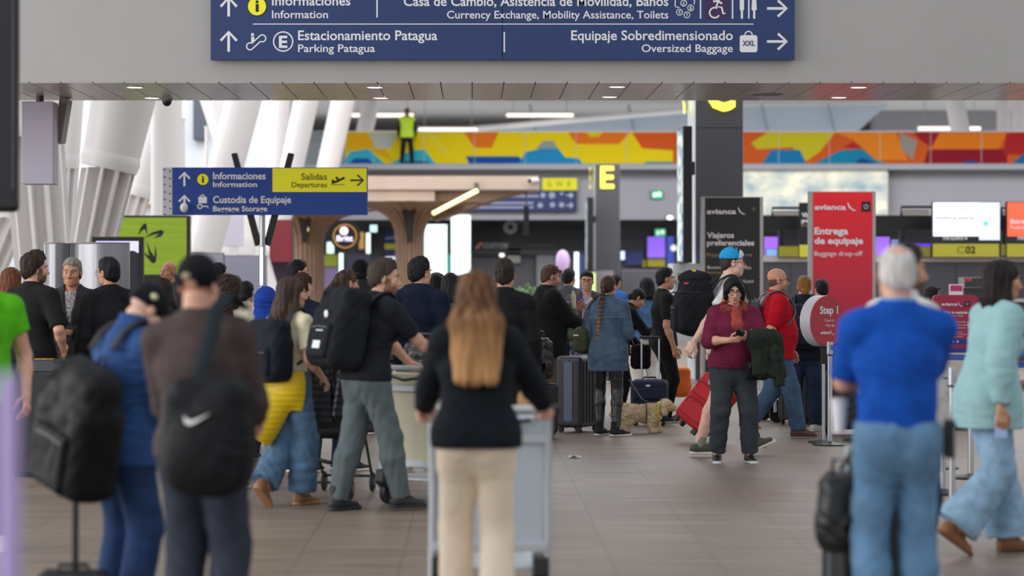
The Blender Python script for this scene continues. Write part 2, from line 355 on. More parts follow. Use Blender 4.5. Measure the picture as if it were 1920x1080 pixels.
class Body:
    """frame of one figure: joints in figure space (x right, y forward, z up), solved from a few targets"""
    def __init__(s, sp):
        g = sp.get; s.sp = sp; H = s.H = sp['H']; k = s.k = H / 1.75; f = s.f = g('sex', 'm') == 'f'; s.g = g('girth', 1.)
        lean, bow, turn, tilt, tw = (g(x, 0.) for x in ('lean', 'bow', 'turn', 'tilt', 'twist'))
        side = g('side', 0.)
        s.drop = g('drop', 0.)
        s.P = V3(g('px_off', 0), g('py_off', 0), .95 * k - s.drop)
        R1 = rotm('Y', side * .5) @ rotm('X', -lean * .5); R2 = rotm('Z', tw) @ rotm('Y', side) @ rotm('X', -lean)
        s.R1, s.R2 = R1, R2; s.up1, s.up2 = R1[:, 2], R2[:, 2]; s.rt = R2[:, 0]; s.fw = R2[:, 1]
        s.wst = s.P + s.up1 * .14 * k
        s.SC = s.wst + s.up2 * .35 * k; s.NB = s.SC + s.up2 * .045 * k
        s.HR = rotm('Z', tw + turn) @ rotm('X', -lean * .35 - bow) @ rotm('Y', tilt)
        s.hs = k ** .5 * (.95 if f else 1.) * g('head', 1.)
        nd = unit(s.up2 + V3(0, 0, .8) + s.HR[:, 2] * .8 + s.HR[:, 1] * .25)
        s.HC = s.NB + nd * .075 * k + s.HR[:, 2] * .078 * s.hs + s.HR[:, 1] * .012
        sx = (.152 if f else .176) * k * (1 + (s.g - 1) * .45)
        s.sh = {1: s.SC + s.rt * sx - s.up2 * .038, -1: s.SC - s.rt * sx - s.up2 * .038}
        hx_ = .082 * k * (1 + (s.g - 1) * .5); s.hip = {1: s.P + R1[:, 0] * hx_ - s.up1 * .03, -1: s.P - R1[:, 0] * hx_ - s.up1 * .03}
        s.el, s.wr, s.hd, s.kn, s.an, s.fy, s.fp = {}, {}, {}, {}, {}, {}, {}
        for sd, nm in ((1, 'R'), (-1, 'L')):
            A = g('arm' + nm) or {}
            if 't' in A: t = V3(*A['t']) * k
            else: t = s.sh[sd] + s.rt * sd * .075 * k + V3(0, .05, -.535) * k
            e, t = ik(s.sh[sd], t, .295 * k, .262 * k, A.get('pole', (sd * .45, -1, -.25)))
            s.el[sd], s.wr[sd] = e, t; s.hd[sd] = dict(A)
            B = g('leg' + nm) or {}
            t = V3(*B['t']) * k if 't' in B else V3(sd * .105 * (1 + (s.g - 1) * .5), 0, .085) * k
            kn, t = ik(s.hip[sd], t, .435 * k, .415 * k, B.get('pole', (sd * .12, 1, 0)))
            s.kn[sd], s.an[sd] = kn, t; s.fy[sd] = B.get('yaw', -sd * 8); s.fp[sd] = B.get('pitch', 0)
    def spine(s, t):
        t *= s.k; a = .14 * s.k
        return s.P + (s.up1 * t if t > 0 else V3(0, 0, t)) if t < a else s.wst + s.up2 * (t - a)
    def stations(s):
        g = s.g
        st = [(-.07, .152, .112), (.02, .150, .110), (.14, .122, .092), (.33, .142, .108), (.45, .125, .082)] if s.f else \
             [(-.07, .150, .110), (.02, .150, .110), (.14, .140, .104), (.33, .162, .120), (.45, .15, .09)]
        return [(t, a * s.k * (1 + (g - 1) * (1 if t < .4 else .5)), b * s.k * (1 + (g - 1) * (1.25 if t < .4 else .6))) for t, a, b in st]
    def torso(s, F_, o=0., t0=-.07, t1=.45, k=.04, flare=0.):
        st = s.stations()
        for i in range(len(st) - 1):
            a, b = st[i], st[i + 1]
            if b[0] <= t0 or a[0] >= t1: continue
            rt = s.R1[:, 0] if b[0] < .2 else s.rt
            fa = flare * max(0, (.33 - a[0])); fb = flare * max(0, (.33 - b[0]))
            F_.seg(s.spine(a[0]), s.spine(b[0]), a[1] + o + fa, b[1] + o + fb, a[2] + o + fa, b[2] + o + fb, u=rt, k=k)
        if t0 < st[0][0]:
            fl = flare * .4; F_.seg(s.spine(t0 - .03), s.spine(st[0][0]), st[0][1] + o + fl * 1.3, st[0][1] + o + fl, st[0][2] + o + fl * 1.3, st[0][2] + o + fl, u=s.R1[:, 0], k=k)
        if t1 > .2:
            kk = s.k
            for sd in (1, -1):
                F_.seg(s.NB - s.fw * .02 * kk, s.sh[sd] - s.fw * .012 + s.up2 * .012, .046 * kk + o * .6, .050 * kk + o * .8, k=.035)
            if s.f:
                for sd in (1, -1): F_.ell(s.spine(.31) + s.rt * sd * .07 * kk * s.g + s.fw * (.075 * kk * s.g), .058 * kk * s.g + o * .8, k=.04)
        if s.g > 1.1 and t0 < .1:
            F_.ell(s.spine(.12) + s.fw * .06 * s.g, V3(.13, .105, .15) * s.k * s.g + o, k=.06)
        if t0 < -.03 and o > .004:
            for sd in (1, -1): F_.seg(s.hip[sd] + s.up1 * .05, s.hip[sd] + unit(s.kn[sd] - s.hip[sd]) * (-t0 + .03) * s.k, (.088 * (1.02 if s.f else 1) * s.k * (1 + (s.g - 1) * .7)) + o + .004, k=.05)
        if t0 < 0:
            for sd in (1, -1): F_.ell(s.hip[sd] + V3(0, -.048, .0) * s.k, V3(.082, .085, .092) * s.k * s.g + o, k=.05)
    def arm(s, F_, sd, o=0., o2=None, upto=2., k=.03, flat=0):
        kk = s.k * (.9 if s.f else 1.) * (1 + (s.g - 1) * .6); o2 = o if o2 is None else o2; S, E, Wr = s.sh[sd], s.el[sd], s.wr[sd]
        ra, rb, rc, rd = .060 * kk, .043 * kk, .043 * kk, .028 * kk
        if upto < 1:
            F_.seg(S, S + (E - S) * upto, ra + o, ra + (rb - ra) * upto + o2, k=k, flat=1); return
        F_.seg(S, E, ra + o, rb + o, k=k)
        u = upto - 1; oe = o + (o2 - o) * min(u, 1)
        if u > 0:
            F_.seg(E, E + (Wr - E) * min(u, 1) * .35, rc + o, rc * 1.02 + o, k=.02)
            F_.seg(E + (Wr - E) * .3 * min(u, 1), E + (Wr - E) * u, rc + o, rc + (rd - rc) * u + oe, k=.02, flat=1 if u < .999 or flat else 0)
    def leg(s, F_, sd, o=(0, 0, 0, 0), upto=2., k=.03, flat=1, flare=None):
        kk = s.k * (1 + (s.g - 1) * .7); Hp, K, A = s.hip[sd], s.kn[sd], s.an[sd]; th = .083 * kk * (1.02 if s.f else 1)
        r = [th + o[0], .058 * kk + o[1], .058 * kk + o[2], .038 * kk + o[3]]
        if upto < 1:
            F_.seg(Hp, Hp + (K - Hp) * upto, r[0], r[0] + (r[1] - r[0]) * upto, k=k, flat=1); return
        F_.seg(Hp, K, r[0], r[1], k=k)
        u = upto - 1; B = K + (A - K) * u
        if u > 0:
            ca = unit(np.cross(A - K, s.R1[:, 0])); ca = -ca if np.dot(ca, s.R1[:, 1]) > 0 else ca
            mid = K + (A - K) * .32 + ca * .012
            if o[3] < .03: F_.seg(K, mid, r[1], .058 * kk + (o[2] + o[1]) * .5, k=.02); F_.seg(mid, B, .058 * kk + (o[2] + o[1]) * .5, r[3], k=.02, flat=flat)
            else: F_.seg(K, B, r[1], r[3], k=.02, flat=flat)

def head_field(h, neck=True, bald=False, f=False, ny=None):
    F_ = Fld((-.095, -.125, -.20), (.095, .135, .135), h)
    F_.ell((0, -.014, .038), (.076, .095, .080), k=.02)
    F_.ell((0, .030, -.040), (.059 if f else .063, .062, .080), k=.03)
    F_.ell((0, .064, -.098), (.022 if f else .027, .022, .020), k=.03)
    for sx in (1, -1):
        F_.ell((sx * .040, .055, -.028), (.026, .026, .024), k=.02)
        F_.ell((sx * .047, .012, -.078), (.016, .03, .022), k=.03)
        F_.ell((sx * .077, -.012, -.008), (.010, .020, .033), k=.008); F_.ell((sx * .089, -.006, -.006), (.008, .010, .018), k=.006, op='-')
        F_.ell((sx * .032, .100, .000), (.020, .020, .013), k=.015, op='-')
        F_.seg((sx * .012, .086, .022), (sx * .048, .072, .024), .011, .009, k=.016)
        F_.ell((sx * .013, .098, -.042), (.009, .011, .008), k=.008)
    F_.seg((0, .086, .008), (0, .112, -.036), .009, .0125, k=.012)
    F_.seg((-.020, .084, -.067), (.020, .084, -.067), .0065, k=.007); F_.seg((-.017, .084, -.079), (.017, .084, -.079), .0078, k=.007)
    F_.ell((0, .086, -.067), (.018, .009, .006), k=.007)
    F_.seg((-.024, .096, -.073), (.024, .096, -.073), .0028, k=.004, op='-')
    return F_

def hand(sd, wr, fdir, pn, h, curl=.35, spread=.1, thumb=.5, kk=1.):
    """palm, four bent fingers of different lengths and a thumb leaving the side of the palm; pn = way the palm faces"""
    fdir = unit(fdir); pn = unit(np.asarray(pn, float) - fdir * np.dot(pn, fdir)); sv = np.cross(fdir, pn) * sd   # sv points to the thumb side
    kk *= 1.03; m = .215 * kk
    F_ = Fld(wr - m, wr + m, h)
    F_.seg(wr - fdir * .05 * kk, wr + fdir * .012 * kk, .029 * kk, .027 * kk, .024 * kk, .021 * kk, u=sv, k=.01)
    F_.seg(wr + fdir * .02 * kk, wr + fdir * .082 * kk, .030 * kk, .040 * kk, .017 * kk, .014 * kk, u=sv, k=.02)
    for i, (x, L) in enumerate(((.030, .074), (.010, .082), (-.010, .076), (-.029, .060))):
        b = wr + fdir * (.086 - .004 * abs(i - 1)) * kk + sv * x * kk; a = 0.; c = curl * (1 + .12 * i); d0 = fdir + sv * spread * (1.5 - i) * .35; r = .0092 * kk
        p = b - fdir * .02 * kk; q = b; F_.seg(p, q, .0105 * kk, r, k=.006); p = q
        for j, fr in enumerate((.44, .32, .24)):
            a += c * (1.05, 1.25, .8)[j]; dr = unit(d0 * math.cos(a) + pn * math.sin(a)); q = p + dr * L * fr * kk
            F_.seg(p, q, r, r * .92, k=.003); r *= .92; p = q
    b = wr + fdir * .022 * kk + sv * .026 * kk + pn * .004; d1 = unit(sv * .75 + fdir * .75 + pn * (.25 + thumb * .5)); q = b + d1 * .044 * kk
    F_.seg(b, q, .0135 * kk, .011 * kk, k=.012); d2 = unit(fdir * 1. + sv * (.35 - thumb * .45) + pn * (.2 + thumb * .55)); p = q; q = p + d2 * .032 * kk; F_.seg(p, q, .0105 * kk, .0098 * kk, k=.004)
    d3 = unit(d2 + pn * thumb * .4 - sv * thumb * .3); F_.seg(q, q + d3 * .026 * kk, .0098 * kk, .0085 * kk, k=.003)
    return F_.mesh(), (wr, fdir, pn, sv)

def shoe(b, sd, root, m, ms, style='shoe', h=.007):
    kk = b.k * (.93 if b.f else 1.); M = rotm('Z', b.fy[sd]) @ rotm('X', b.fp[sd]); O = b.an[sd] - M @ V3(0, 0, .085 * b.k)
    F_ = Fld((-.06, -.12, -.01), (.06, .22, .19 if style == 'boot' else .15), h); c = lambda *a: V3(*a) * kk
    F_.seg(c(0, -.045, .045), c(0, .145, .030), .038 * kk, .040 * kk, .042 * kk, .026 * kk, u=(1, 0, 0), k=.02)
    F_.seg(c(0, -.03, .05), c(0, .06, .055), .036 * kk, .033 * kk, k=.03)
    F_.seg(c(0, -.025, .05), c(0, -.022, .175 if style == 'boot' else .115), .043 * kk, .044 * kk if style != 'low' else .034 * kk, k=.02, flat=1)
    if style == 'low': F_.cut((0, 0, .095 * kk), (0, -.25, 1))
    F_.cut((0, 0, .014), (0, 0, -1)); u = F_.build('shoe', m, root, (M, O))
    G = Fld((-.06, -.12, -.01), (.06, .22, .05), h * .8)
    G.seg(c(0, -.045, .0), c(0, .05, .0), .041 * kk, .038 * kk, .06, .06, u=(1, 0, 0), k=.01); G.seg(c(0, .05, .0), c(0, .148, .0), .038 * kk, .046 * kk, .06, .06, u=(1, 0, 0), k=.01)
    G.cut((0, 0, .026), (0, 0, 1)); G.cut((0, 0, .001), (0, 0, -1)); G.build('sole', ms, u, (M, O))
    return u
STR = lambda a, b, amp: (lambda x, y, z: amp * np.sin(a * x + 2.2 * np.sin(b * x + 9 * z) + 3 * np.sin(11 * y)) * np.sin(a * .8 * y + 2 * np.sin(7 * z + 5 * x)))
def hair_build(b, hd, root, h):
    st, m = hd['style'], hd['c']; HR, HC, hs = b.HR, b.HC, b.hs; out = []
    F_ = Fld((-.17, -.24, -.70 if st in ('long', 'curly', 'braid', 'tail') else -.24), (.17, .15, .20), h); L = hd.get('len', .40)
    vol = hd.get('vol', 0.)
    def cap(o=.0, slope=.78, a=-.004):
        F_.ell((0, -.016, .040), (.0805 + o, .0995 + o, .0865 + o), k=0); F_.ell((0, -.040, -.015), (.077 + o * .7, .068 + o, .080), k=.02)
        F_.cut((0, 0, a), (0, slope, -1))
    def faceoff(r=(.062, .075, .098), c=(0, .078, -.045)): F_.ell(c, r, k=.01, op='-')
    if st == 'short': cap(vol, hd.get('slope', 1.04), hd.get('a', .004)); F_.ell((-.006, .012, .086 + vol), (.058, .070, .044 + vol), k=.03); F_.cut((0, .092, 0), (0, 1, .15)); F_.wave(STR(120, 45, .0030 + vol * .12)); F_.fold(.0035 + vol * .15, 48, 11); F_.fold(.002 + vol * .1, 60, 3)
    elif st == 'bald': cap(-.002, .55, -.03); F_.cut((0, 0, .012), (0, -.12, 1)); F_.wave(STR(150, 40, .002))
    elif st == 'crop_bald': cap(-.001); F_.ell((0, -.045, .125), (.046, .058, .05), k=.012, op='-'); F_.ell((0, .02, .085), (.05, .06, .04), k=.02); F_.cut((0, .08, 0), (0, 1, .2)); F_.wave(STR(160, 40, .003))
    elif st == 'bob':
        F_.ell((0, -.016, .042), (.090, .108, .094), k=0); F_.seg((0, -.040, .02), (0, -.035, -.085), .096, .092, .078, .066, k=.03, flat=1)
        for sx in (1, -1): F_.ell((sx * .078, .022, -.030), (.030, .045, .072), k=.03); F_.seg((sx * .02, .07, .095), (sx * .075, .060, .01), .022, .026, k=.025)
        F_.ell((.006, .105, -.042), (.056, .070, .108), k=.006, op='-'); F_.seg((.012, .11, .05), (.012, .115, .02), .012, .02, k=.02, op='-'); F_.seg((.018, .06, .137), (.014, -.03, .14), .010, k=.012, op='-'); F_.wave(STR(90, 20, .0018))
    elif st in ('long', 'curly'):
        wv = .014 if st == 'curly' else 0.; wd = hd.get('wide', 1.)
        F_.ell((0, -.016, .042), (.088 + wv * .5, .106 + wv * .5, .090 + wv * .4), k=0)
        P = hd.get('path', [(0, -.055, .02), (0, -.095 - hd.get('back', 0) * .6, -.13), (0, -.130 - hd.get('back', 0), .02 - L)])
        F_.seg(P[0], P[1], .090 + wv, .110 * wd + wv, .078, .066, k=.03); F_.seg(P[1], (P[2][0], P[2][1], P[2][2] + .06), .110 * wd + wv, .100 * wd + wv, .064, .050, k=.04)
        for sx in (1, -1):
            F_.seg((sx * .070, .0, .04), (sx * .082, -.01, -.12), .028, .034 + wv, k=.03); F_.seg((sx * .082, -.01, -.12), (sx * .090, -.085 - hd.get('back', 0), .08 - L), .034 + wv, .028, k=.04)
        faceoff()
        F_.wave(STR(110, 26, .005)) if st == 'long' else F_.fold(.017, 75, 5, (1, 1, .8))
        if st == 'long': F_.wave(lambda x, y, z: np.clip((.20 - L - z) / .14, 0, 1) * .020 * np.abs(np.sin(60 * x + 3 * np.sin(31 * x))))
    elif st in ('tail', 'bun', 'braid'):
        cap(.001, .62, -.018); F_.cut((0, .090, 0), (0, 1, .1)); F_.wave(STR(140, 30, .0025))
        if st == 'bun': F_.ell(hd.get('at', (0, -.12, -.02)), (.048, .036, .045), k=.012); F_.fold(.003, 80, 2)
        elif st == 'tail':
            t = hd.get('at', (0, -.115, .035)); F_.seg((t[0], t[1] + .04, t[2]), t, .03, .024, k=.02); e = hd.get('end', (0, -.15, -L))
            mid = ((t[0] + e[0]) / 2, min(t[1], e[1]) - .035, (t[2] + e[2]) / 2 + .05)
            F_.seg(t, mid, .024, .040, k=.02); F_.seg(mid, e, .040, .022, k=.03); F_.wave(STR(160, 40, .004))
        else:
            t = V3(0, -.112, .0); F_.seg((0, -.07, .02), t, .034, .026, k=.02); e = hd.get('end', V3(.035, -.13, -.44)); n = 14
            for i in range(n):
                u = i / n; p = t + (np.asarray(e) - t) * u + V3(0, -.025 * math.sin(math.pi * min(1, u * 1.4)), 0); r = .025 * (1 - .5 * u)
                for sx in (1, -1): F_.ell(p + V3(sx * r * .55, 0, 0), (r * .85, r * .9, .021), k=.004, M=rotm('Y', sx * 35).T)
            F_.wave(STR(200, 40, .002))
    parts = [F_.mesh()] if st != 'none' else []
    if hd.get('brows', 1) and b.sp.get('face', 1):
        G = Fld((-.07, .04, .0), (.07, .12, .05), .0035)
        for sx in (1, -1): G.seg((sx * .014, .094, .021), (sx * .034, .090, .028), .0055, .005, k=.003); G.seg((sx * .034, .090, .028), (sx * .054, .074, .021), .005, .0035, k=.003)
        parts.append(G.mesh())
    if not parts: return
    P, Q = join_np(parts); return link_mesh('hair', (P * hs) @ HR.T + HC, Q, m, root, smooth=True)

def spectacles(b, root, m, r=.026, up=0., sun=False):
    mb = MB(); yy = .103
    for sx in (1, -1):
        ring = [(sx * .033 + r * math.cos(a) * 1.1, yy - .010 * abs(math.cos(a)) * (1 if sx * math.cos(a) > 0 else 0), -.003 + up + r * .85 * math.sin(a)) for a in [2 * math.pi * k / 18 for k in range(18)]]
        mb.tube(ring, .0024, 6, closed=True); mb.tube([(sx * .060, .092, .004 + up), (sx * .080, .06, .004 + up), (sx * .084, -.02, .0 + up)], .0022, 6)
    mb.tube([(-.008, yy, .002 + up), (0, yy + .004, .004 + up), (.008, yy, .002 + up)], .002, 6)
    if sun:
        for sx in (1, -1): mb.ball((sx * .033, yy - .004, up - .003), (.026, .004, .021), 12, 6)
    mb.v = [Vector(b.HR @ (np.array(q) * b.hs) + b.HC) for q in mb.v]
    return mb.build('sunglasses' if sun else 'glasses', m, root, smooth=True)

def cap_build(b, root, c):
    h = .006; F_ = Fld((-.1, -.13, 0), (.1, .14, .15), h); o = .011
    F_.ell((0, -.014, .040), (.079 + o, .098 + o, .088 + o), k=0); F_.cut((0, 0, c.get('z', .032)), (0, .02, -1))
    if not c.get('beanie'): F_.ell((0, -.014, .034), (.083, .101, .089), k=0, op='-')
    if c.get('back'): F_.ell((0, -.12, -.005), (.040, .04, .024), k=.004, op='-')
    P, Q = F_.mesh(); tr = lambda P: (P * b.hs) @ (b.HR @ rotm('X', c.get('pitch', 0))).T + b.HC
    root_c = link_mesh('cap', tr(P), Q, c['c'], root, smooth=True)
    if not c.get('beanie'):
        G = Fld((-.09, .05, 0), (.09, .20, .07), h * .8); G.ell((0, .085, .030), (.074, .100, .040), k=0); G.ell((0, .085, .020), (.080, .110, .040), k=0, op='-'); G.cut((0, .075, 0), (0, -1, 0))
        P, Q = G.mesh(); link_mesh('brim', tr(P), Q, c.get('brim', c['c']), root_c, smooth=True)
    if 'front' in c:
        G = Fld((-.1, .0, 0), (.1, .14, .15), h); G.ell((0, -.014, .040), (.0955, .1145, .1045), k=0); G.cut((0, 0, .036), (0, 0, -1)); G.cut((0, .025, 0), (0, -1, .25)); G.ell((0, -.014, .034), (.085, .104, .093), k=0, op='-')
        P, Q = G.mesh(); link_mesh('front_panel', tr(P), Q, c['front'], root_c, smooth=True)
    if 'badge' in c:
        y, z, r = (-.100, .068, .026) if c.get('badge_back') else (.09, .07, .02)
        mb = MB().ball(c.get('bpos', (c.get('bx', 0), y, z)), (r, r if 'bpos' in c else .006, r * .8)); mb.v = [Vector(tr(np.array(q)[None])[0]) for q in mb.v]; mb.build('badge', c['badge'], root_c, smooth=True)
    return root_c

def person(px, d, label, ytop=None, H=None, yaw=0, z0=0., foot=None, **sp):
    if H is None: H = EYE + (CY - ytop) / F * d - z0
    sp['H'] = H; b = Body(sp); g = sp.get; k = b.k; q = d / F
    h = max(.0105, 1.9 * q); hh = max(.0055, 1.25 * q); hf = max(.0045, 1.1 * q)
    if d < 15: h, hh, hf = .011, .0065, .005
    if d > 60: h, hh, hf = .02, .016, .012
    X = (px - CX) / F * d; root = thing('person', (X, d, z0), label, 'person', yaw, g('group')); root_y = math.radians(yaw)
    b.root = root; b.world = lambda p: Vector((X, d, z0)) + Matrix.Rotation(root_y, 3, 'Z') @ Vector(p)
    sk = g('skin', skin('c99a80')); allp = [b.P, b.SC, b.HC] + list(b.sh.values()) + list(b.el.values()) + list(b.wr.values()) + list(b.hip.values()) + list(b.kn.values()) + list(b.an.values())
    # body: one mesh (trunk and limbs, head, hands)
    A = np.array(allp); Fb = Fld(A.min(0) - .2, A.max(0) + .12, max(.013, h * 1.15))
    b.torso(Fb, -.004)
    nk = (.050 if b.f else .058) * k * (1 + (b.g - 1) * .5)
    neck0 = b.NB - b.up2 * .04; neck1 = b.HC + b.HR @ V3(0, -.022, -.055) * b.hs
    Fb.seg(neck0, neck1, nk * 1.06, nk, k=.035)
    for sd in (1, -1):
        b.arm(Fb, sd, -.002); b.leg(Fb, sd, (0, 0, 0, 0)); Fb.seg(b.an[sd], b.an[sd] + rotm('Z', b.fy[sd]) @ V3(0, .12, -.055) * k, .030 * k, .016 * k, k=.02)
    parts = [Fb.mesh()]
    Hd = head_field(hh, f=b.f); P, Q = Hd.mesh(); Ph = P.copy(); nb = len(parts[0][1]); parts.append(((P * b.hs) @ b.HR.T + b.HC, Q))
    mi = [np.zeros(nb, 'i4')]; Cc = Ph[Q].mean(1); x, y, z = Cc.T; lm = np.zeros(len(Q), 'i4')
    mats = [sk, LIP if not b.f else mat('lips_rose', 'b0635c', .4)]
    if g('face', 1): lm[((x / .023) ** 2 + ((z + .073) / .0115) ** 2 < 1) & (y > .075)] = 1
    if g('beard'):
        mats.append(g('beard')); lm[((z < -.055) & (y > -.005) & (z > -.125) & ~((np.abs(x) < .021) & (z > -.086) & (z < -.062))) | ((np.abs(x) > .058) & (y > .0) & (y < .045) & (z < .0) & (z > -.07)) | ((np.abs(x) < .03) & (y > .07) & (z < -.050) & (z > -.062))] = 2
    mi.append(lm); b.grip = {}
    for sd in (1, -1):
        D = b.hd[sd]; fd = D.get('dir'); fd = unit(b.wr[sd] - b.el[sd]) if fd is None else V3(*fd); pn = D.get('pn', (-sd, .15, 0) if 't' not in D else (-sd * .6, .1, -.8))
        (hp, hq), b.grip[sd] = hand(sd, b.wr[sd], fd, pn, hf, D.get('curl', .35), thumb=D.get('thumb', .5), kk=k * (.92 if b.f else 1.) * g('hand', 1.)); parts.append((hp, hq)); mi.append(np.zeros(len(hq), 'i4'))
    P, Q = join_np(parts); b.mesh_o = link_mesh('body', P, Q, mats, root, smooth=True, mi=np.concatenate(mi))
    if g('face', 1) and d < 35:
        for sx in (1, -1):
            mb = MB().ball(tuple(b.HR @ (V3(sx * .032, .0712, .001) * b.hs) + b.HC), .0125 * b.hs, 14, 10); e = mb.build('eye', [EYEW, IRIS], root, smooth=True)
            ax = Vector(b.HR @ V3(0, 1, -.12)); c = Vector(b.HR @ (V3(sx * .032, .0712, .001) * b.hs) + b.HC)
            for p in e.data.polygons:
                if (Vector(p.center) - c).normalized().dot(ax) > .80: p.material_index = 1
    # upper garments, the inner one first
    for nm in ('shirt', 'top', 'jacket'):
        T = g(nm)
        if not T: continue
        o = T.get('o', .014 if nm != 'jacket' else .026); o2 = T.get('o2', o); sl = T.get('sleeve', 1.97); hem = T.get('hem', -.10); fl = T.get('flare', 0.); fd = T.get('fold', .0030)
        sl_ = sl if isinstance(sl, dict) else {1: sl, -1: sl}; sm = max(sl_.values())
        A = np.array([b.spine(hem), b.SC, b.NB] + list(b.sh.values()) + (list(b.el.values()) if sm > 0 else []) + (list(b.wr.values()) if sm > 1 else []))
        G = Fld(A.min(0) - .22 - o - abs(fl) * .5, A.max(0) + .16 + o, h); b.torso(G, o, hem, .45, flare=fl)
        for sd in (1, -1):
            if sl_[sd] > 0: b.arm(G, sd, o * .9 + T.get('puff', 0), o2 * .9, sl_[sd], flat=1)
        if T.get('collar', 0): G.seg(b.NB - b.up2 * .03, b.NB + (b.up2 * .9 + b.fw * .12) * T['collar'] * k, nk + .030 + o * .3, nk + .018, k=.02, flat=1)
        if T.get('hood'):
            for i in range(7):
                a = math.radians(-100 + 200 * i / 6); G.ell(b.NB + b.rt * math.sin(a) * .088 * k - b.fw * (math.cos(a) * .075 - .01) * k + b.up2 * .0 * k, V3(.042, .045, .045) * k, k=.04)
            G.ell(b.SC - b.fw * .095 * k - b.up2 * .03, V3(.085, .04, .09) * k, k=.04)
        G.fold(fd, T.get('freq', 30), int(px), T.get('squash', (.7, .7, 1.5)))
        hp = b.spine(hem); G.cut(hp, -b.up1 * .2 - V3(0, 0, 1))
        G.seg(b.NB - b.up2 * .035 + b.fw * .012, b.NB + b.up2 * .16 + b.fw * .055, nk + .004 + T.get('scoop', 0), nk + .008 + T.get('scoop', 0), k=.006, op='-')
        if T.get('vee'): G.seg(b.NB + b.fw * .10 + b.up2 * .02, b.spine(.24) + b.fw * .15, .060 * k, .012, k=.008, op='-')
        if T.get('open'):
            c = b.spine(.16) + b.fw * .20; G.rbox(c, (T['open'] * k, .16, .48), .01, k=.01, op='-', M=b.R2.T)
        o_ = G.build(T.get('name', nm), T['c'], root); b.__dict__[nm] = o_
        if T.get('collar_c'):
            K = Fld(b.NB - .16, b.NB + .16, .008); K.seg(b.NB - b.up2 * .02, b.NB + (b.up2 * .9 + b.fw * .12) * .055 * k, nk + .036, nk + .024, k=0, flat=1); K.seg(b.NB - b.up2 * .06, b.NB + b.up2 * .16 + b.fw * .03, nk + .006, nk + .010, k=.004, op='-'); K.build('collar', T['collar_c'], o_)
        if T.get('name2'): o_['label'] = T['name2']
    B = g('bottom')
    if B:
        fit = B.get('fit', (.012, .016, .018, .022)); up = B.get('upto', 2.03); A = np.array([b.spine(.12)] + list(b.hip.values()) + list(b.kn.values()) + list(b.an.values()))
        G = Fld(A.min(0) - .2, A.max(0) + .2, h); wb = B.get('waist', .085); b.torso(G, fit[0] * .7, -.07, min(.14, wb + .05), k=.03)
        for sd in (1, -1): b.leg(G, sd, fit, up, k=.03)
        G.cut(b.spine(wb), b.up1); G.fold(B.get('fold', .0035), B.get('freq', 30), int(px) + 9, (1.1, 1.1, .8))
        G.build(B.get('name', 'trousers'), B['c'], root)
        if B.get('cuff'):
            for sd in (1, -1):
                G = Fld(b.kn[sd] - .2, b.kn[sd] + .25, h); b.leg(G, sd, tuple(x + .004 for x in fit), up); dv = unit(b.kn[sd] - b.hip[sd]); e = b.hip[sd] + (b.kn[sd] - b.hip[sd]) * min(up, 1); G.cut(e - dv * .05, -dv); G.build('cuff', B['cuff'], root)
    S = g('shoes')
    if S:
        for sd in (1, -1): shoe(b, sd, root, S['c'], S.get('s', mat('sole_white', 'd8d4cc', .6, bump=(60, .2))), S.get('style', 'shoe'), max(.006, h * .7))
    if g('hair'): b.hair_o = hair_build(b, g('hair'), root, max(.0065, hh * 1.1) if d < 40 else .02)
    if g('glasses'): spectacles(b, root, g('glasses') if not isinstance(g('glasses'), bool) else GLASS_FRAME)
    if g('cap'): cap_build(b, root, g('cap'))
    return b

def smooth_path(P, n=5):
    P = [Vector(p) for p in P]; Q = [P[0] * 2 - P[1]] + P + [P[-1] * 2 - P[-2]]; out = []
    for i in range(1, len(Q) - 2):
        a, b_, c, d_ = Q[i - 1:i + 3]
        for k in range(n):
            t = k / n; out.append(.5 * ((2 * b_) + (c - a) * t + (2 * a - 5 * b_ + 4 * c - d_) * t * t + (3 * b_ - a - 3 * c + d_) * t ** 3))
    return out + [P[-1]]

def carried(b, name, label, cat, p=None, group=None):
    """a thing worn or held: top-level, its frame sits at figure point p and keeps the figure's heading"""
    p = V3(*(p if p is not None else (0, 0, 0))); r = thing(name, b.world(p), label, cat, math.degrees(b.root.rotation_euler.z), group); r['_'] = 0; del r['_']
    return r, p

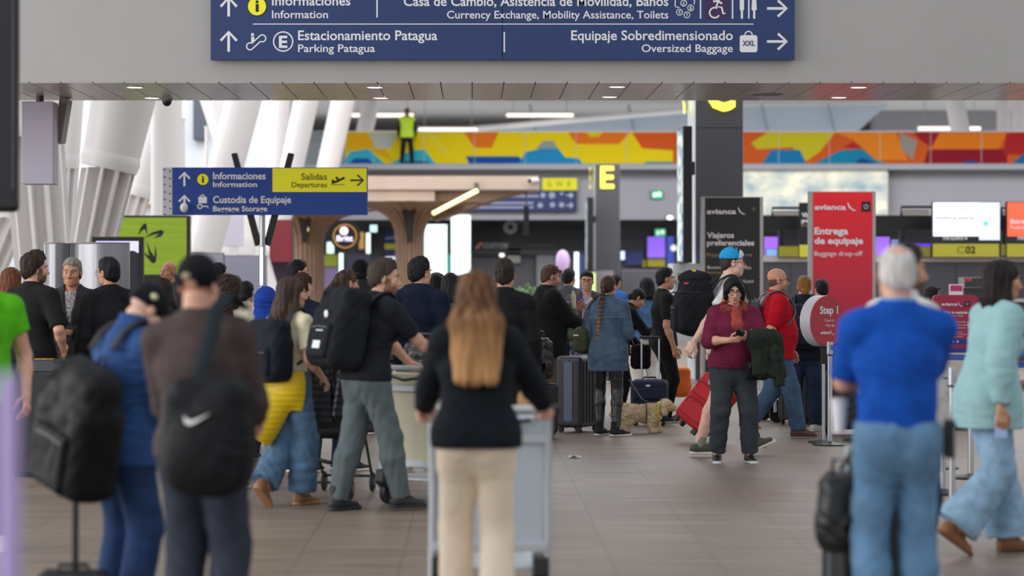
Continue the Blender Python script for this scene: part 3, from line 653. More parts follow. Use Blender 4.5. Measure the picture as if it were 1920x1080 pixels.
def backpack(b, label, c, w_=.32, h_=.46, dp=.17, t=.27, pocket=None, front=False, straps=True, lift=0., sx=0., trim=None, h=.011, tilt=0., lift_o=0., roll=0., soft=0.):
    sg = 1 if front else -1; st = b.stations()[3]; off = st[2] + dp / 2 + .03; ctr = b.spine(t) + b.fw * sg * off + b.up2 * lift + b.rt * sx
    r, p0 = carried(b, 'backpack', label, 'backpack', ctr); M = b.R2 @ rotm('X', tilt) @ rotm('Y', roll); F_ = Fld((-w_ * .75,) * 2 + (-h_ * .75,), (w_ * .75,) * 2 + (h_ * .75,), h)
    F_.rbox((0, 0, 0), (w_ / 2, dp / 2, h_ / 2), min(.06 + soft, dp * .45), k=0); F_.rbox((0, sg * .01, -h_ * .12), (w_ / 2 + .015, dp / 2 + .02, h_ * .34), .06, k=.05); F_.fold(.007, 22, 4)
    F_.seg((-w_ * .44, sg * (dp / 2), h_ * .3), (-w_ * .2, sg * (dp / 2 + .02), h_ * .44), .006, k=.01); F_.build('body', c, r, (M, V3(0, 0, 0)))
    G = Fld((-w_ * .6,) * 2 + (-h_ * .6,), (w_ * .6,) * 2 + (h_ * .6,), h); G.rbox((0, sg * (dp / 2 + .022), -h_ * .2), (w_ * .38, .04, h_ * .22), .03, k=0); G.fold(.004, 30, 8); G.build('front_pocket', pocket or c, r, (M, V3(0, 0, 0)))
    tr = trim or mat('webbing_black', '15161a', .7, bump=(90, .3)); T = lambda q: tuple(M @ V3(*q))
    MB().tube([T((-w_ * .30, sg * (dp / 2 + .061), -h_ * .05)), T((0, sg * (dp / 2 + .064), -h_ * .035)), T((w_ * .30, sg * (dp / 2 + .061), -h_ * .05))], .004, 6).build('zip', mat('zip_grey', '6a6c70', .4), r)
    MB().tube([T((-.03, -sg * dp * .3, h_ * .47)), T((-.02, -sg * dp * .3, h_ * .54)), T((.02, -sg * dp * .3, h_ * .54)), T((.03, -sg * dp * .3, h_ * .47))], .007, 8).build('handle', tr, r, smooth=True)
    if straps:
        for sd in (1, -1):
            S = b.SC + b.rt * sd * .105 * b.k; a = st[2]; O = lambda q: tuple(q - p0); k = b.k; x = .10 * k
            fr = a * .80 + (.045 if b.f else .028) + lift_o
            pts = [S + b.fw * sg * (a + .03) - b.up2 * .05, S + b.fw * sg * (a * .62 + .02) + b.up2 * .045, S + b.up2 * (.075 + lift_o), S - b.fw * sg * (a * .55 + .02) + b.up2 * .03,
                   S - b.fw * sg * fr - b.up2 * .07, S - b.fw * sg * (fr + (.03 if b.f else .005)) - b.up2 * .15 + b.rt * sd * .03, S - b.fw * sg * (a * .55) - b.up2 * .25 + b.rt * sd * .072, S + b.fw * sg * (a * .6) - b.up2 * .32 + b.rt * sd * .05]
            MB().tube(smooth_path([O(q) for q in pts]), .024, 8, flat=(1, .38)).build('strap', tr, r, smooth=True)
    r.parent = None; return r, M
# ================================================================== the setting
def struct(mb, name, m, **k): return tag(mb.build(name, m, **k), kind='structure')
def pbox(mb, x0, y0, x1, y1, d0, d1):
    """box whose front face fills the photo rectangle at distance d0 and runs back to d1"""
    a, b = W(x0, y1, d0), W(x1, y0, d0); return mb.box(((a.x + b.x) / 2, (d0 + d1) / 2, (a.z + b.z) / 2), (b.x - a.x, d1 - d0, b.z - a.z))
def glow(name, col, e): return mat(name, col, .4, emis=e)

fm = bpy.data.materials.new('floor_tile'); fm.use_nodes = True
def _floor():
    N = fm.node_tree.nodes; L = fm.node_tree.links; b = N['Principled BSDF']
    tc = N.new('ShaderNodeTexCoord'); sp = N.new('ShaderNodeSeparateXYZ'); cb = N.new('ShaderNodeCombineXYZ'); L.new(tc.outputs['Object'], sp.inputs[0])
    ad = N.new('ShaderNodeMath'); ad.inputs[1].default_value = -.80 + .605 * 100; L.new(sp.outputs[0], ad.inputs[0])
    L.new(sp.outputs[1], cb.inputs[0]); L.new(ad.outputs[0], cb.inputs[1])
    br = N.new('ShaderNodeTexBrick'); br.inputs['Scale'].default_value = 1; br.inputs['Brick Width'].default_value = 1.21; br.inputs['Row Height'].default_value = .605
    br.inputs['Mortar Size'].default_value = .0035; br.offset = .5; br.inputs['Color1'].default_value = (*lin('92857a'), 1); br.inputs['Color2'].default_value = (*lin('8a7e74'), 1); br.inputs['Mortar'].default_value = (*lin('6c625a'), 1); br.inputs['Bias'].default_value = 0
    L.new(cb.outputs[0], br.inputs['Vector'])
    mp = N.new('ShaderNodeMapping'); mp.inputs['Scale'].default_value = (.9, 9, 1); n = N.new('ShaderNodeTexNoise'); n.inputs['Scale'].default_value = 1.2; n.inputs['Detail'].default_value = 6
    L.new(tc.outputs['Object'], mp.inputs[0]); L.new(mp.outputs[0], n.inputs['Vector'])
    r = N.new('ShaderNodeValToRGB'); r.color_ramp.elements[0].color = (*lin('c4b8ae'), 1); r.color_ramp.elements[1].color = (1, .97, .95, 1); r.color_ramp.elements[0].position = .35; r.color_ramp.elements[1].position = .68; L.new(n.outputs[0], r.inputs[0])
    mx = N.new('ShaderNodeMix'); mx.data_type = 'RGBA'; mx.blend_type = 'MULTIPLY'; mx.inputs[0].default_value = .8; L.new(br.outputs[0], mx.inputs[6]); L.new(r.outputs[0], mx.inputs[7]); L.new(mx.outputs[2], b.inputs['Base Color'])
    b.inputs['Roughness'].default_value = .42; b.inputs['Specular IOR Level'].default_value = .45
    bn = N.new('ShaderNodeBump'); bn.inputs['Strength'].default_value = .3; bn.inputs['Distance'].default_value = .003; iv = N.new('ShaderNodeMath'); iv.operation = 'SUBTRACT'; iv.inputs[0].default_value = 1; L.new(br.outputs[1], iv.inputs[1]); L.new(iv.outputs[0], bn.inputs['Height']); L.new(bn.outputs[0], b.inputs['Normal'])
_floor()
struct(MB().box((0, 64, -.1), (90, 140, .2)), 'floor', fm)

PORTAL = mat('portal_plaster', 'a9a7a5', .7, bump=(140, .05), var=.03, vscale=2)
struct(MB().box((1, 24.475, 6.26), (32, 2.35, 5.5)), 'wall_portal', PORTAL)
sm = mat('soffit_panel', 'c4beba', .22, var=.10, vscale=3.0, stretch=(1.2, 6, 1), spec=.6, bump=(5, .1))
cp = MB()
for i in range(-46, 54):
    for j in range(2):
        cp.box((.15 + i * .305, 23.3 + .5875 + j * 1.175, 3.505), (.295, 1.164, .014))
cp_o = tag(cp.build('ceiling_portal', sm, bevel=.002), kind='structure')
for i, (x, y) in enumerate([(253, 163), (285, 183), (703, 163), (714, 183), (1157, 162), (1143, 181), (1610, 163), (1573, 182)]):
    d = F * 1.85 / (CY - y); where = ['far left front', 'far left back', 'centre left front', 'centre left back', 'centre right front', 'centre right back', 'right front', 'right back'][i]
    p = W(x, y, d); t = thing('recessed_downlight', (p.x, d, 3.498), 'round white downlight in the portal soffit, the %s one' % where, 'ceiling light', group='downlights in the portal soffit')
    MB().lathe([(.078, -.006), (.088, -.006), (.088, 0), (.078, 0)], 24, caps=False).build('trim', mat('light_trim', 'd8d4d0', .4), t)
    MB().lathe([(.0, -.004), (.077, -.004), (.077, -.001), (0, -.001)], 24, caps=False).build('lens', glow('downlight_lens', 'fff0e8', 3.2), t)
t = thing('dome_camera', W(313, 187, 25.4), 'small dark dome camera at the back edge of the soffit, left', 'camera'); MB().ball((0, 0, -.02), (.05, .05, .05)).build('dome', mat('dark_dome', '1b1b1e', .15), t, smooth=True); MB().lathe([(.06, -.01), (.06, .03)], 20).build('base', mat('grey_base', '8d8d90', .5), t)
t = thing('ceiling_speaker', W(1437, 176, 24.75), 'grey round grille set flush in the soffit above the columns', 'speaker'); MB().lathe([(.16, -.012), (.17, .0), (.17, .014)], 24).build('grille', mat('speaker_grille', '6b6663', .4, bump=(300, .5)), t); MB().lathe([(.17, -.006), (.185, -.006), (.185, .01), (.17, .01)], 24, caps=False).build('rim', mat('speaker_rim', 'a9a5a2', .35), t)

# far hall: floor of the upper level, walls, ceiling
GR = mat('bulkhead_paint', 'a9a9b2', .7, var=.03, vscale=1)
struct(pbox(MB(), 540, 308, 2350, 317.5, 75.2, 84), 'floor_upper', mat('slab_edge', 'a6a9b2', .5))
struct(pbox(MB(), 560, 317.5, 2350, 412, 76, 76.6), 'wall_back_upper', GR)
struct(MB().box((8, 79.3, 1.75), (46, .4, 3.5)), 'wall_back', mat('storefront_dark', '58585f', .5, var=.1, vscale=.6))
struct(MB().box((4, 98, 8.45), (70, 60, .3)), 'ceiling', mat('hall_ceiling', 'b4b4b4', .8))
struct(MB().box((4, 122, 4.2), (80, .4, 8.6)), 'wall_far', mat('far_wall', 'b9bcc2', .8))
struct(pbox(MB(), 1640, 150, 2300, 247, 98, 99), 'trim_1', mat('dark_roof_void', '8b8b90', .7))
struct(MB().box((-13.6, 64, 4.6), (17, .4, 9.2)), 'wall_left', mat('facade_panel', 'b9bdc4', .6, var=.04, vscale=.5))
pg = [(905, 249), (1080, 226), (1300, 209), (1396, 201), (1666, 196), (1640, 217), (1606, 249)]
q = [W(x, y, 93) for x, y in pg]; struct(MB().prism([(v.x, v.z) for v in q], 93, 93.2), 'window_1', mat('roof_glazing', 'b3c0cf', .25, spec=.6))
mb = MB(); mb.tube([W(780, 249, 92.5), W(960, 236, 92.5), W(1100, 223, 92.5), W(1300, 206, 92.5)], .11, 8)
struct(mb, 'trim_2', mat('roof_edge_white', 'e6e6e6', .5))
mb = MB()
for x in (1005, 1190, 1440, 1565): mb.tube([W(x, 249, 92.6), W(x - 12, 196, 92.6)], .05, 6)
struct(mb, 'trim_3', mat('glazing_bar', '8c98a6', .5))
for i, (x0, x1, y, d) in enumerate([(660, 775, 216, 92), (950, 1075, 216, 92), (785, 895, 243, 91), (1722, 1838, 241, 90)]):
    w_ = ['behind the white columns', 'in the middle of the far ceiling', 'just above the coloured railing', 'above the railing at the right'][i]
    a, b = W(x0, y, d), W(x1, y, d); t = thing('linear_light', ((a.x + b.x) / 2, d, a.z), 'long white strip light ' + w_, 'ceiling light', group='strip lights of the far hall'); L_ = b.x - a.x
    MB().box((0, 0, 0), (L_, .12, .12)).build('tube', glow('strip_glow', 'fff3ea', 1.3), t); MB().box((0, 0, .09), (L_ + .1, .2, .06)).build('housing', mat('strip_housing', '9a9a9a', .5), t)
    for sx in (-1, 1): MB().cyl((sx * L_ * .4, 0, .1), (sx * L_ * .4, 0, 8.299 - a.z), .015, n=8).build('rod', mat('strip_housing', '9a9a9a', .5), t)

# ------------------------------------------------------------------ big overhead sign
BLUE = mat('sign_blue', '1c3468', .45, bump=(3, .12), var=.06, vscale=1.2); BLUE2 = mat('pole_sign_blue', '0e3c90', .45)
WH = mat('sign_white', 'e2e2e6', .5); YEL = mat('sign_yellow', 'f8f23a', .6, spec=.1); BLK = mat('sign_black', '17181a', .5); OLV = mat('sign_olive_text', '55590f', .6)
def sign_root(name, x0, y0, x1, y1, d, label, cat, **k):
    o = W((x0 + x1) / 2, y1, d); r = thing(name, o, label, cat, **k); return r, o
def up_arrow(B, x, y0, y1, m, wd=5, hw=15): B.strokes([[(x, y1), (x, y0)], [(x - hw, y0 + hw * 1.1), (x, y0), (x + hw, y0 + hw * 1.1)]], wd, m, 'arrow')
def rt_arrow(B, x0, x1, y, m, wd=5, hw=15): B.strokes([[(x0, y), (x1, y)], [(x1 - hw * 1.1, y - hw), (x1, y), (x1 - hw * 1.1, y + hw)]], wd, m, 'arrow')
def info_icon(B, x, y, r):
    B.disc(x, y, r * 1.1, BLK, 'icon_rim', y=-.004); B.disc(x, y, r, YEL, 'icon_disc', y=-.007)
    B.rect(x - r * .15, y - r * .25, x + r * .18, y + r * .6, BLK, 'icon_letter', y=-.010); B.disc(x, y - r * .5, r * .17, BLK, 'icon_letter', y=-.010, n=12)
r, o = sign_root('overhead_sign', 395, -26, 1490, 112, 23.18, 'wide blue directional sign with white lettering mounted on the grey portal wall', 'sign')
B = Board(r, 23.18, o)
B.rect(395, -26, 941.4, 112, BLUE, 'panel', t=.09); B.rect(942.6, -26, 1490, 112, BLUE, 'panel', t=.09); B.rect(396, -25, 1489, 110, mat('sign_back', '20283a', .6), 'backing', t=.01, y=.092)
B.y = -.003
for s_, a, b_, y, c in [('Informaciones', 510, 657, 10, 17.5), ('Information', 510, 615, 34, 14), ('Casa de Cambio, Asistencia de Movilidad, Baños', 757, 1253, 11, 17.5), ('Currency Exchange, Mobility Assistance, Toilets', 838, 1253, 34.5, 14),
                       ('Estacionamiento Patagua', 559, 820, 75, 17.5), ('Parking Patagua', 559, 703, 97.5, 14), ('Equipaje Sobredimensionado', 1071, 1374, 75, 17.5), ('Oversized Baggage', 1203, 1374, 97.5, 14)]: B.text(s_, a, b_, y, c, WH, .014 if c > 15 else .010)
B.rect(474, 44.3, 1413, 46, WH, 'rule')
for x, y0, y1 in [(707, -8, 33), (945.5, 60, 98), (1313.5, -8, 35), (1373.5, -8, 35), (1404, -8, 35)]: B.rect(x - 1.3, y0, x + 1.3, y1, WH, 'divider')
up_arrow(B, 429, 60, 97, WH); up_arrow(B, 429, -4, 31, WH); rt_arrow(B, 1438, 1475, 78, WH); rt_arrow(B, 1438, 1475, 16, WH); info_icon(B, 482, 12, 17)
B.strokes([arc(531, 78, 18, 0, 360, 28)], 2.6, WH, 'ring'); B.text('E', 523, 539, 89, 21, WH, .03)
B.strokes([arc(469, 87, 6.5, 60, 300) + arc(492, 72, 6.5, -120, 120) + [(472.2, 81.4)]], 2.4, WH, 'escalator_symbol'); B.disc(473.5, 65, 3, WH, 'escalator_symbol'); B.rect(471, 69, 477, 79, WH, 'escalator_symbol')
B.poly([(1390, 66)] + [(1417, 66), (1420, 69), (1420, 95), (1417, 98), (1390, 98), (1387, 95), (1387, 69)], WH, 'bag_symbol'); B.strokes([arc(1403.5, 66, 7, 0, 180)], 2.2, WH, 'bag_symbol'); B.text('XXL', 1392, 1415.5, 86, 9.5, BLUE, .02, y=-.008)
B.strokes([[(1266, -8), (1266, 12), (1270, 14), (1274, 14)], [(1302, -8), (1302, 8)]], 2, WH, 'currency_symbol')
for x, y, s_ in [(1282, 6, '£'), (1295, 15, '$'), (1274, 23, '€'), (1288, 28, 'Y')]:
    B.strokes([arc(x, y, 5.6, 0, 360, 16)], 1.5, WH, 'currency_symbol'); B.text(s_, x - 2.2, x + 2.2, y + 3, 6, WH, .02)
B.rect(1323, -10, 1366, 36, mat('symbol_ground', '3a2050', .5), 'symbol_ground', t=.002, y=-.002)
B.strokes([arc(1340, 24, 9.5, 60, 330, 18)], 3, WH, 'wheelchair_symbol', y=-.006); B.strokes([[(1349, -2), (1343, 12), (1353, 14), (1356, 26), (1360, 25)], [(1337, 3), (1346, 2), (1354, 7)]], 3.6, WH, 'wheelchair_symbol', y=-.006)
for x, w_ in ((1391, 0), (1414, 1)):
    B.poly([(x - 4, 0), (x + 4, 0), (x + (5 if w_ else 4), 18), (x + 2, 20), (x + 2, 35), (x - 2, 35), (x - 2, 20), (x - (5 if w_ else 4), 18)], WH, 'toilet_symbol'); B.disc(x, -6, 4, WH, 'toilet_symbol', n=14)

# ------------------------------------------------------------------ pole sign
r, o = sign_root('pole_sign', 305, 314, 689, 403, 30, 'blue and yellow directional sign on a pole at the left, Informaciones and Salidas', 'sign'); B = Board(r, 30, o)
B.rect(323, 314, 689, 403, BLUE2, 'panel', t=.10); B.rect(511, 315.5, 687.5, 360, YEL, 'yellow_field', t=.004, y=-.004); B.rect(305, 314, 323, 403, mat('sign_endplate', 'b9bac2', .35, metal=.4), 'end_plate', t=.12)
for y in range(318, 403, 14): B.disc(309, y, 1.6, BLK, 'rivet', y=-.004, n=10); B.disc(319, y + 3, 1.6, BLK, 'rivet', y=-.004, n=10)
B.y = -.007
for s_, a, b_, y, c, m in [('Informaciones', 399.5, 498, 336, 12.5, WH), ('Information', 399.5, 482, 350.5, 9.5, WH), ('Custodia de Equipaje', 399.5, 546, 380.5, 12.5, WH), ('Baggage Storage', 399.5, 501, 396, 9.5, WH), ('Salidas', 565, 613, 337, 12, OLV), ('Departures', 547, 613, 351, 9.5, OLV)]: B.text(s_, a, b_, y, c, m, .018 if m is WH else .008)
up_arrow(B, 346, 324, 349, WH, 4, 10); up_arrow(B, 346, 367, 393, WH, 4, 10); info_icon(B, 380.5, 336.5, 10.5); rt_arrow(B, 657, 681, 338, BLK, 3, 10)
B.strokes([[(622, 343), (632, 340), (646, 333)], [(630, 332), (636, 339)], [(623, 337), (626, 342)]], 4, BLK, 'plane_symbol'); B.rect(621, 345.5, 646, 346.6, OLV, 'plane_symbol')
B.poly([(372, 369), (388, 369), (388, 381), (372, 381)], WH, 'locker_symbol'); B.strokes([arc(380, 369, 3.5, 0, 180)], 2, WH, 'locker_symbol'); B.strokes([arc(375, 387, 4, 0, 360, 14), [(379, 387), (390, 387), (390, 390)]], 2.4, WH, 'locker_symbol')
o2 = W(492, 403, 30.15) - o; MB().cyl((o2.x, .15, o2.z), (o2.x, .15, -o.z), .035).build('pole', mat('steel_pole', 'a4a8ac', .3, metal=.8), r, smooth=True); MB().lathe([(.26, -o.z), (.26, -o.z + .012), (.05, -o.z + .03)], 28, c=(o2.x, .15, 0)).build('base', mat('dark_base', '2a2b2e', .4), r, smooth=True)
MB().ball((W(344, 392, 29.8).x - o.x, -.14, W(344, 389, 29.8).z - o.z), (.05, .05, .06)).build('sensor', mat('white_plastic', 'ded9d6', .4), r, smooth=True)
DK = mat('black_plastic', '141518', .35); 
for nm, pts, lb in [('display', [(433, 288), (444, 286), (490, 458), (478, 462)], 'black slanted display panel behind the pole sign, left of the pole'), ('display', [(540, 286), (551, 288), (506, 462), (494, 458)], 'black slanted display panel behind the pole sign, right of the pole')]:
    q = [W(x, y, 30.19) for x, y in pts]; c = q[2]; t = thing(nm, (c.x, 30.19, c.z), lb, 'screen'); MB().prism([(v.x - c.x, v.z - c.z) for v in q], 0, .12).build('casing', DK, t, bevel=.01); MB().box((W(492, 0, 30.19).x - c.x, .03, .05), (.10, .10, .06)).build('bracket', DK, t)

# ------------------------------------------------------------------ white structural columns at the left
CW = mat('column_white', 'dbd8d7', .38, var=.03, vscale=1.5, spec=.45)
def slanted(xa, ya, xb, yb, wd, d, label, fins=0, ysplit=None, wb=None, ztop=9.2, dy=0.):
    """round column through photo points (xa,ya)-(xb,yb) at distance d, standing on the floor; below ysplit it turns into radial fins"""
    a, b = W(xa, ya, d), W(xb, yb, d); sl = (b.x - a.x) / (b.z - a.z); P = lambda z: Vector((a.x + (z - a.z) * sl, d + dy * (z - 2), z)); r0 = wd / F * d / 2; r1 = (wb or wd) / F * d / 2
    base = P(0); t = thing('column', base, label, 'column', group='white slanted columns'); R = lambda z: max(.12, r1 + (r0 - r1) * (z - b.z) / (a.z - b.z)) if abs(a.z - b.z) > .01 else r0
    zs = W(0, ysplit, d).z if fins else .02
    n = 5; mb = MB().tube([P(zs + (ztop - zs) * i / n) - base for i in range(n + 1)], [R(min(zs + (ztop - zs) * i / n, a.z + 1.5)) for i in range(n + 1)], 32); mb.build('shaft', CW, t, smooth=True)
    if fins:
        MB().tube([P(zs - .0) - base, P(zs - .10) - base, P(zs - .22) - base], [R(zs) * 1.0, R(zs) * 1.05, R(zs) * .98], 32).build('collar', CW, t, smooth=True)
        MB().tube([P(0) - base, P(zs) - base], [R(0) * .45, R(zs) * .5], 16).build('core', CW, t, smooth=True)
        for k in range(fins):
            an = 2 * math.pi * (k + .35) / fins; u = Vector((math.cos(an), math.sin(an), 0)); v = Vector((-u.y, u.x, 0)) * .022; pts = [P(0) + u * R(0) * .3, P(0) + u * R(0), P(zs - .2) + u * R(zs) * .96, P(zs - .2) + u * R(zs) * .3]
            mb = MB(); mb._add([p - base + v for p in pts] + [p - base - v for p in pts], [(0, 1, 2, 3), (7, 6, 5, 4), (0, 4, 5, 1), (1, 5, 6, 2), (2, 6, 7, 3), (3, 7, 4, 0)]); mb.build('fin', CW, t)
    MB().lathe([(R(0) + .12, 0), (R(0) + .12, .04), (R(0) + .04, .06)], 24).build('base_plate', CW, t)
    return t
slanted(231, 189, 175, 454, 118, 34, 'thickest white slanted column with a finned lower half, left of the pole sign', 10, 288, 89)
slanted(134, 189, 119, 454, 46, 38, 'slimmer white finned column half hidden behind the left of the thickest one', 8, 290, 36)
slanted(62, 250, 78, 455, 118, 36.5, 'pale finned column behind the lavender box at the far left', 10, 230, 110)
slanted(52, 330, -8, 480, 74, 40, 'white finned column leaning in at the left frame edge', 8, 385, 66)
slanted(312, 189, 312, 403, 58, 42, 'upright white column just left of the pole sign')
slanted(457, 189, 380, 475, 66, 46, 'white slanted column passing behind the middle of the pole sign')
slanted(398, 189, 432, 300, 44, 50, 'white column leaning the other way behind the pole sign column', 0, None, 40)
slanted(525, 189, 520, 313, 38, 54, 'slim upright white column above the yellow part of the pole sign')
slanted(574, 189, 547, 313, 47, 53, 'white slanted column rising above the word Salidas', 0, None, 44)
slanted(643, 189, 615, 313, 44, 58, 'white slanted column right of the pole sign in front of the railing', 0, None, 42)
slanted(696, 189, 683, 250, 32, 86, 'thin white slanted column behind the coloured railing at the left')
slanted(1790, 189, 1801, 247, 36, 88, 'white column leaning right behind the coloured railing, right side')
slanted(1881, 189, 1882, 247, 25, 88, 'upright slim white column behind the railing near the right edge')
slanted(1909, 189, 1909, 247, 25, 87, 'last slim white column at the right edge behind the railing')
slanted(262, 350, 228, 470, 52, 45, 'distant white finned column between the thickest column and the pole sign', 8, 345, 50)
for x0, y0, x1, y1, d, c, nm, lb, ct in [(40, 190, 100, 345, 24.9, 'b9b3c6', 'hanging_box', 'lavender box panel hanging under the soffit at the far left', 'panel'), (362, 150, 386, 262, 63.5, '3b414e', 'wall_panel', 'dark slate panel between the white columns above the pole sign', 'panel'),
                                  (262, 296, 287, 346, 63.5, '7f858c', 'louvre', 'grey louvre panel right of the thickest white column', 'louvre'), (266, 346, 292, 384, 63.5, 'c3a287', 'wall_panel', 'tan wood panel under the grey louvre', 'panel')]:
    a, b = W(x0, y1, d), W(x1, y0, d); t = thing(nm, ((a.x + b.x) / 2, d, a.z), lb, ct); wx, hz = b.x - a.x, b.z - a.z
    MB().box((0, .15, hz / 2), (wx, .3, hz)).build('body', mat('panel_' + c, c, .5), t, bevel=.01)
    if nm == 'hanging_box': MB().tube([(0, .15, hz), (0, .15, 3.51 - a.z)], .04).build('hanger', DK, t)
    if nm == 'louvre':
        mb = MB()
        for i in range(9): mb.box((0, -.02, hz * (i + .5) / 9), (wx, .06, hz / 22))
        mb.build('slats', mat('louvre_slat', 'a6abb0', .5), t)
    if nm == 'wall_panel': MB().box((0, -.01, hz - .03), (wx, .03, .06)).build('edge_trim', mat('edge_' + c, c, .4), t)
mb = MB(); q = [W(x, y, 25.2) for x, y in [(112, 180), (127, 186), (114, 266), (100, 268)]]; c = q[3]; t = thing('strut', c, 'grey brown slanted strut beside the lavender box', 'strut'); mb.prism([(v.x - c.x, v.z - c.z) for v in q], 0, .3).build('bar', mat('strut_brown', '8a817c', .5), t)
mb = MB(); q = [(337, 225, 347, 316, 44, 'left'), (384, 240, 391, 300, 47, 'right')]
for x0, y0, x1, y1, d, s_ in q: t = thing('slim_post', W((x0 + x1) / 2, y1, d), 'slim white post standing among the columns, %s of the dark slate panel' % s_, 'post'); h_ = (y1 - y0) / F * d; MB().cyl((0, 0, 0), (0, 0, h_), (x1 - x0) / F * d / 2).build('shaft', CW, t, smooth=True); MB().cyl((0, 0, h_), (0, 0, h_ + .03), (x1 - x0) / F * d / 2 + .01).build('cap', CW, t); MB().cyl((0, 0, 0), (0, 0, -W(0, y1, d).z), (x1 - x0) / F * d / 2).build('lower_shaft', CW, t, smooth=True)

# black screen edge close to the camera at the top left
t = thing('display', W(8, 398, 13.5), 'black display with rounded lower corner cut by the top left frame edge', 'screen'); hz = 2.0
MB().box((-.068, 0, hz / 2), (.30, .10, hz)).build('casing', mat('display_casing', '101115', .3), t, bevel=.03, seg=4); MB().box((.057, -.052, hz / 2 + .05), (.006, .004, hz * .92)).build('edge_strip', mat('edge_grey', '55575c', .3), t); MB().tube([(-.2, .0, hz * .5), (-.2, 0, -t.location.z)], .04).build('stand', DK, t)

# ------------------------------------------------------------------ upper level: coloured railing
t = thing('glass_railing', W(1100, 308, 76.3), 'glass railing of the upper level covered in colourful angular film', 'railing'); B = Board(t, 76.3, W(1100, 308, 76.3)); fc = {}
def film(c): return mat('film_' + c, c, .6, spec=.08)
B.rect(648, 247, 1262, 308, film('f6dc1c'), 'film', t=.02, y=.01); B.rect(1262, 247, 2050, 308, film('d8612a'), 'film', t=.02, y=.01); B.rect(540, 247, 648, 308, mat('clear_glass_panel', 'c9d2d8', .1, alpha=.35), 'pane', t=.02, y=.01)
for i, (c, P_) in enumerate([('f0b81c', [(650, 249), (700, 249), (720, 275), (735, 300), (690, 282), (650, 287)]), ('c9cfc4', [(690, 249), (748, 249), (730, 279), (706, 279)]), ('3fb8cf', [(643, 308), (655, 285), (690, 279), (714, 300), (722, 308)]), ('3fb8cf', [(730, 308), (745, 300), (770, 281), (796, 281), (818, 308)]),
    ('1b56a8', [(652, 308), (665, 297), (690, 297), (702, 308)]), ('1b56a8', [(748, 308), (760, 302), (800, 302), (812, 308)]), ('ef7d28', [(870, 248), (935, 248), (922, 277), (890, 277)]), ('1b56a8', [(873, 293), (972, 293), (987, 308), (880, 308)]), ('f3dc3a', [(795, 249), (815, 249), (845, 290), (832, 290)]),
    ('2a93c9', [(972, 308), (985, 285), (1010, 280), (1020, 270), (1040, 270), (1060, 295), (1085, 297), (1094, 308)]), ('9aa79b', [(1004, 279), (1020, 264), (1038, 264), (1046, 279)]), ('ef7d28', [(1065, 248), (1182, 248), (1160, 270), (1080, 270)]), ('e8cf1e', [(1098, 247), (1132, 247), (1122, 257), (1106, 257)]), ('e0622a', [(1185, 248), (1262, 248), (1262, 282), (1204, 278)]), ('3d8f97', [(1212, 303), (1262, 303), (1262, 308), (1205, 308)]),
    ('cfc32c', [(1408, 268), (1440, 248), (1566, 248), (1538, 284), (1512, 302), (1486, 276), (1420, 280)]), ('1f7fb5', [(1428, 308), (1446, 281), (1500, 281), (1512, 308)]), ('1f8ab0', [(1524, 308), (1575, 282), (1616, 279), (1640, 299), (1668, 308)]), ('1b4a90', [(1600, 308), (1615, 296), (1650, 308)]), ('bf2b34', [(1580, 276), (1600, 266), (1618, 279)]), ('ea8a2a', [(1566, 248), (1680, 248), (1702, 300), (1642, 300), (1600, 262)]),
    ('9f9690', [(1686, 247), (1720, 264), (1712, 300), (1690, 280)]), ('a3242f', [(1712, 247), (1762, 247), (1746, 276), (1725, 262)]), ('e98426', [(1762, 249), (1888, 249), (1872, 280), (1746, 279)]), ('93202f', [(1740, 281), (1888, 279), (1888, 308), (1732, 308)]), ('b62c2f', [(1888, 249), (2040, 249), (2040, 290), (1880, 290)]), ('1f6fa5', [(1896, 308), (1925, 283), (1960, 308)]), ('1b4a90', [(1800, 308), (1812, 301), (1828, 301), (1838, 308)])]):
    B.poly(P_, film(c), 'film', t=.004, y=.004 - .0004 * i)
B.rect(540, 245.5, 2050, 247.2, mat('rail_metal', 'a9abb0', .3, metal=.6), 'handrail', t=.06, y=-.01); B.rect(540, 306.5, 2050, 309, mat('rail_shoe', '8f9196', .4), 'base_channel', t=.08, y=-.02)
for x in range(700, 2050, 95): B.rect(x - .5, 248, x + .5, 307, mat('glass_joint', 'bfc3c0', .3), 'joint', t=.003, y=-.012)

# ------------------------------------------------------------------ wooden trees and canopy
WD = mat('wood_slat', '9c8069', .5, var=.25, vscale=6, stretch=(6, 6, .3)); WD2 = mat('wood_fascia', 'd0bcac', .6, var=.06, vscale=2)
def tree(cx, d, prof, label):
    o = W(cx, 515, d); t = thing('wooden_column', (o.x, d, 0), label, 'column', group='wooden tree columns'); s = d / F
    pr = [(prof[0][0] * s, 0)] + [(r * s, W(0, y, d).z) for r, y in prof]
    MB().lathe(pr, 96, mod=lambda k, i: 1.0 if k % 4 < 2 else .90, caps=True).build('trunk', WD, t)
    zz = [W(0, y, d).z for y in (455, 425, 400, 386)]; rr = [pr[1][0] * 1.0, .62, .85, 1.2]; MB().prism([(-.03, zz[0]), (.03, zz[0]), (.10, zz[1]), (.17, zz[3]), (-.17, zz[3]), (-.10, zz[1])], -.74, -.1).build('gap_shade', mat('tree_gap_shade', '2e2723', .7), t)  # dark brown panel before the trunk stands in for its shaded recess
    MB().lathe([(pr[0][0] * 1.05, 0), (pr[0][0] * 1.05, .15)], 32).build('plinth', mat('dark_base', '2a2b2e', .4), t)
tree(768, 55, [(27, 520), (27, 450), (29, 432), (34, 418), (43, 407), (56, 398), (75, 391), (105, 385), (150, 381)], 'wooden tree-shaped column with curved slats, the right one of two')
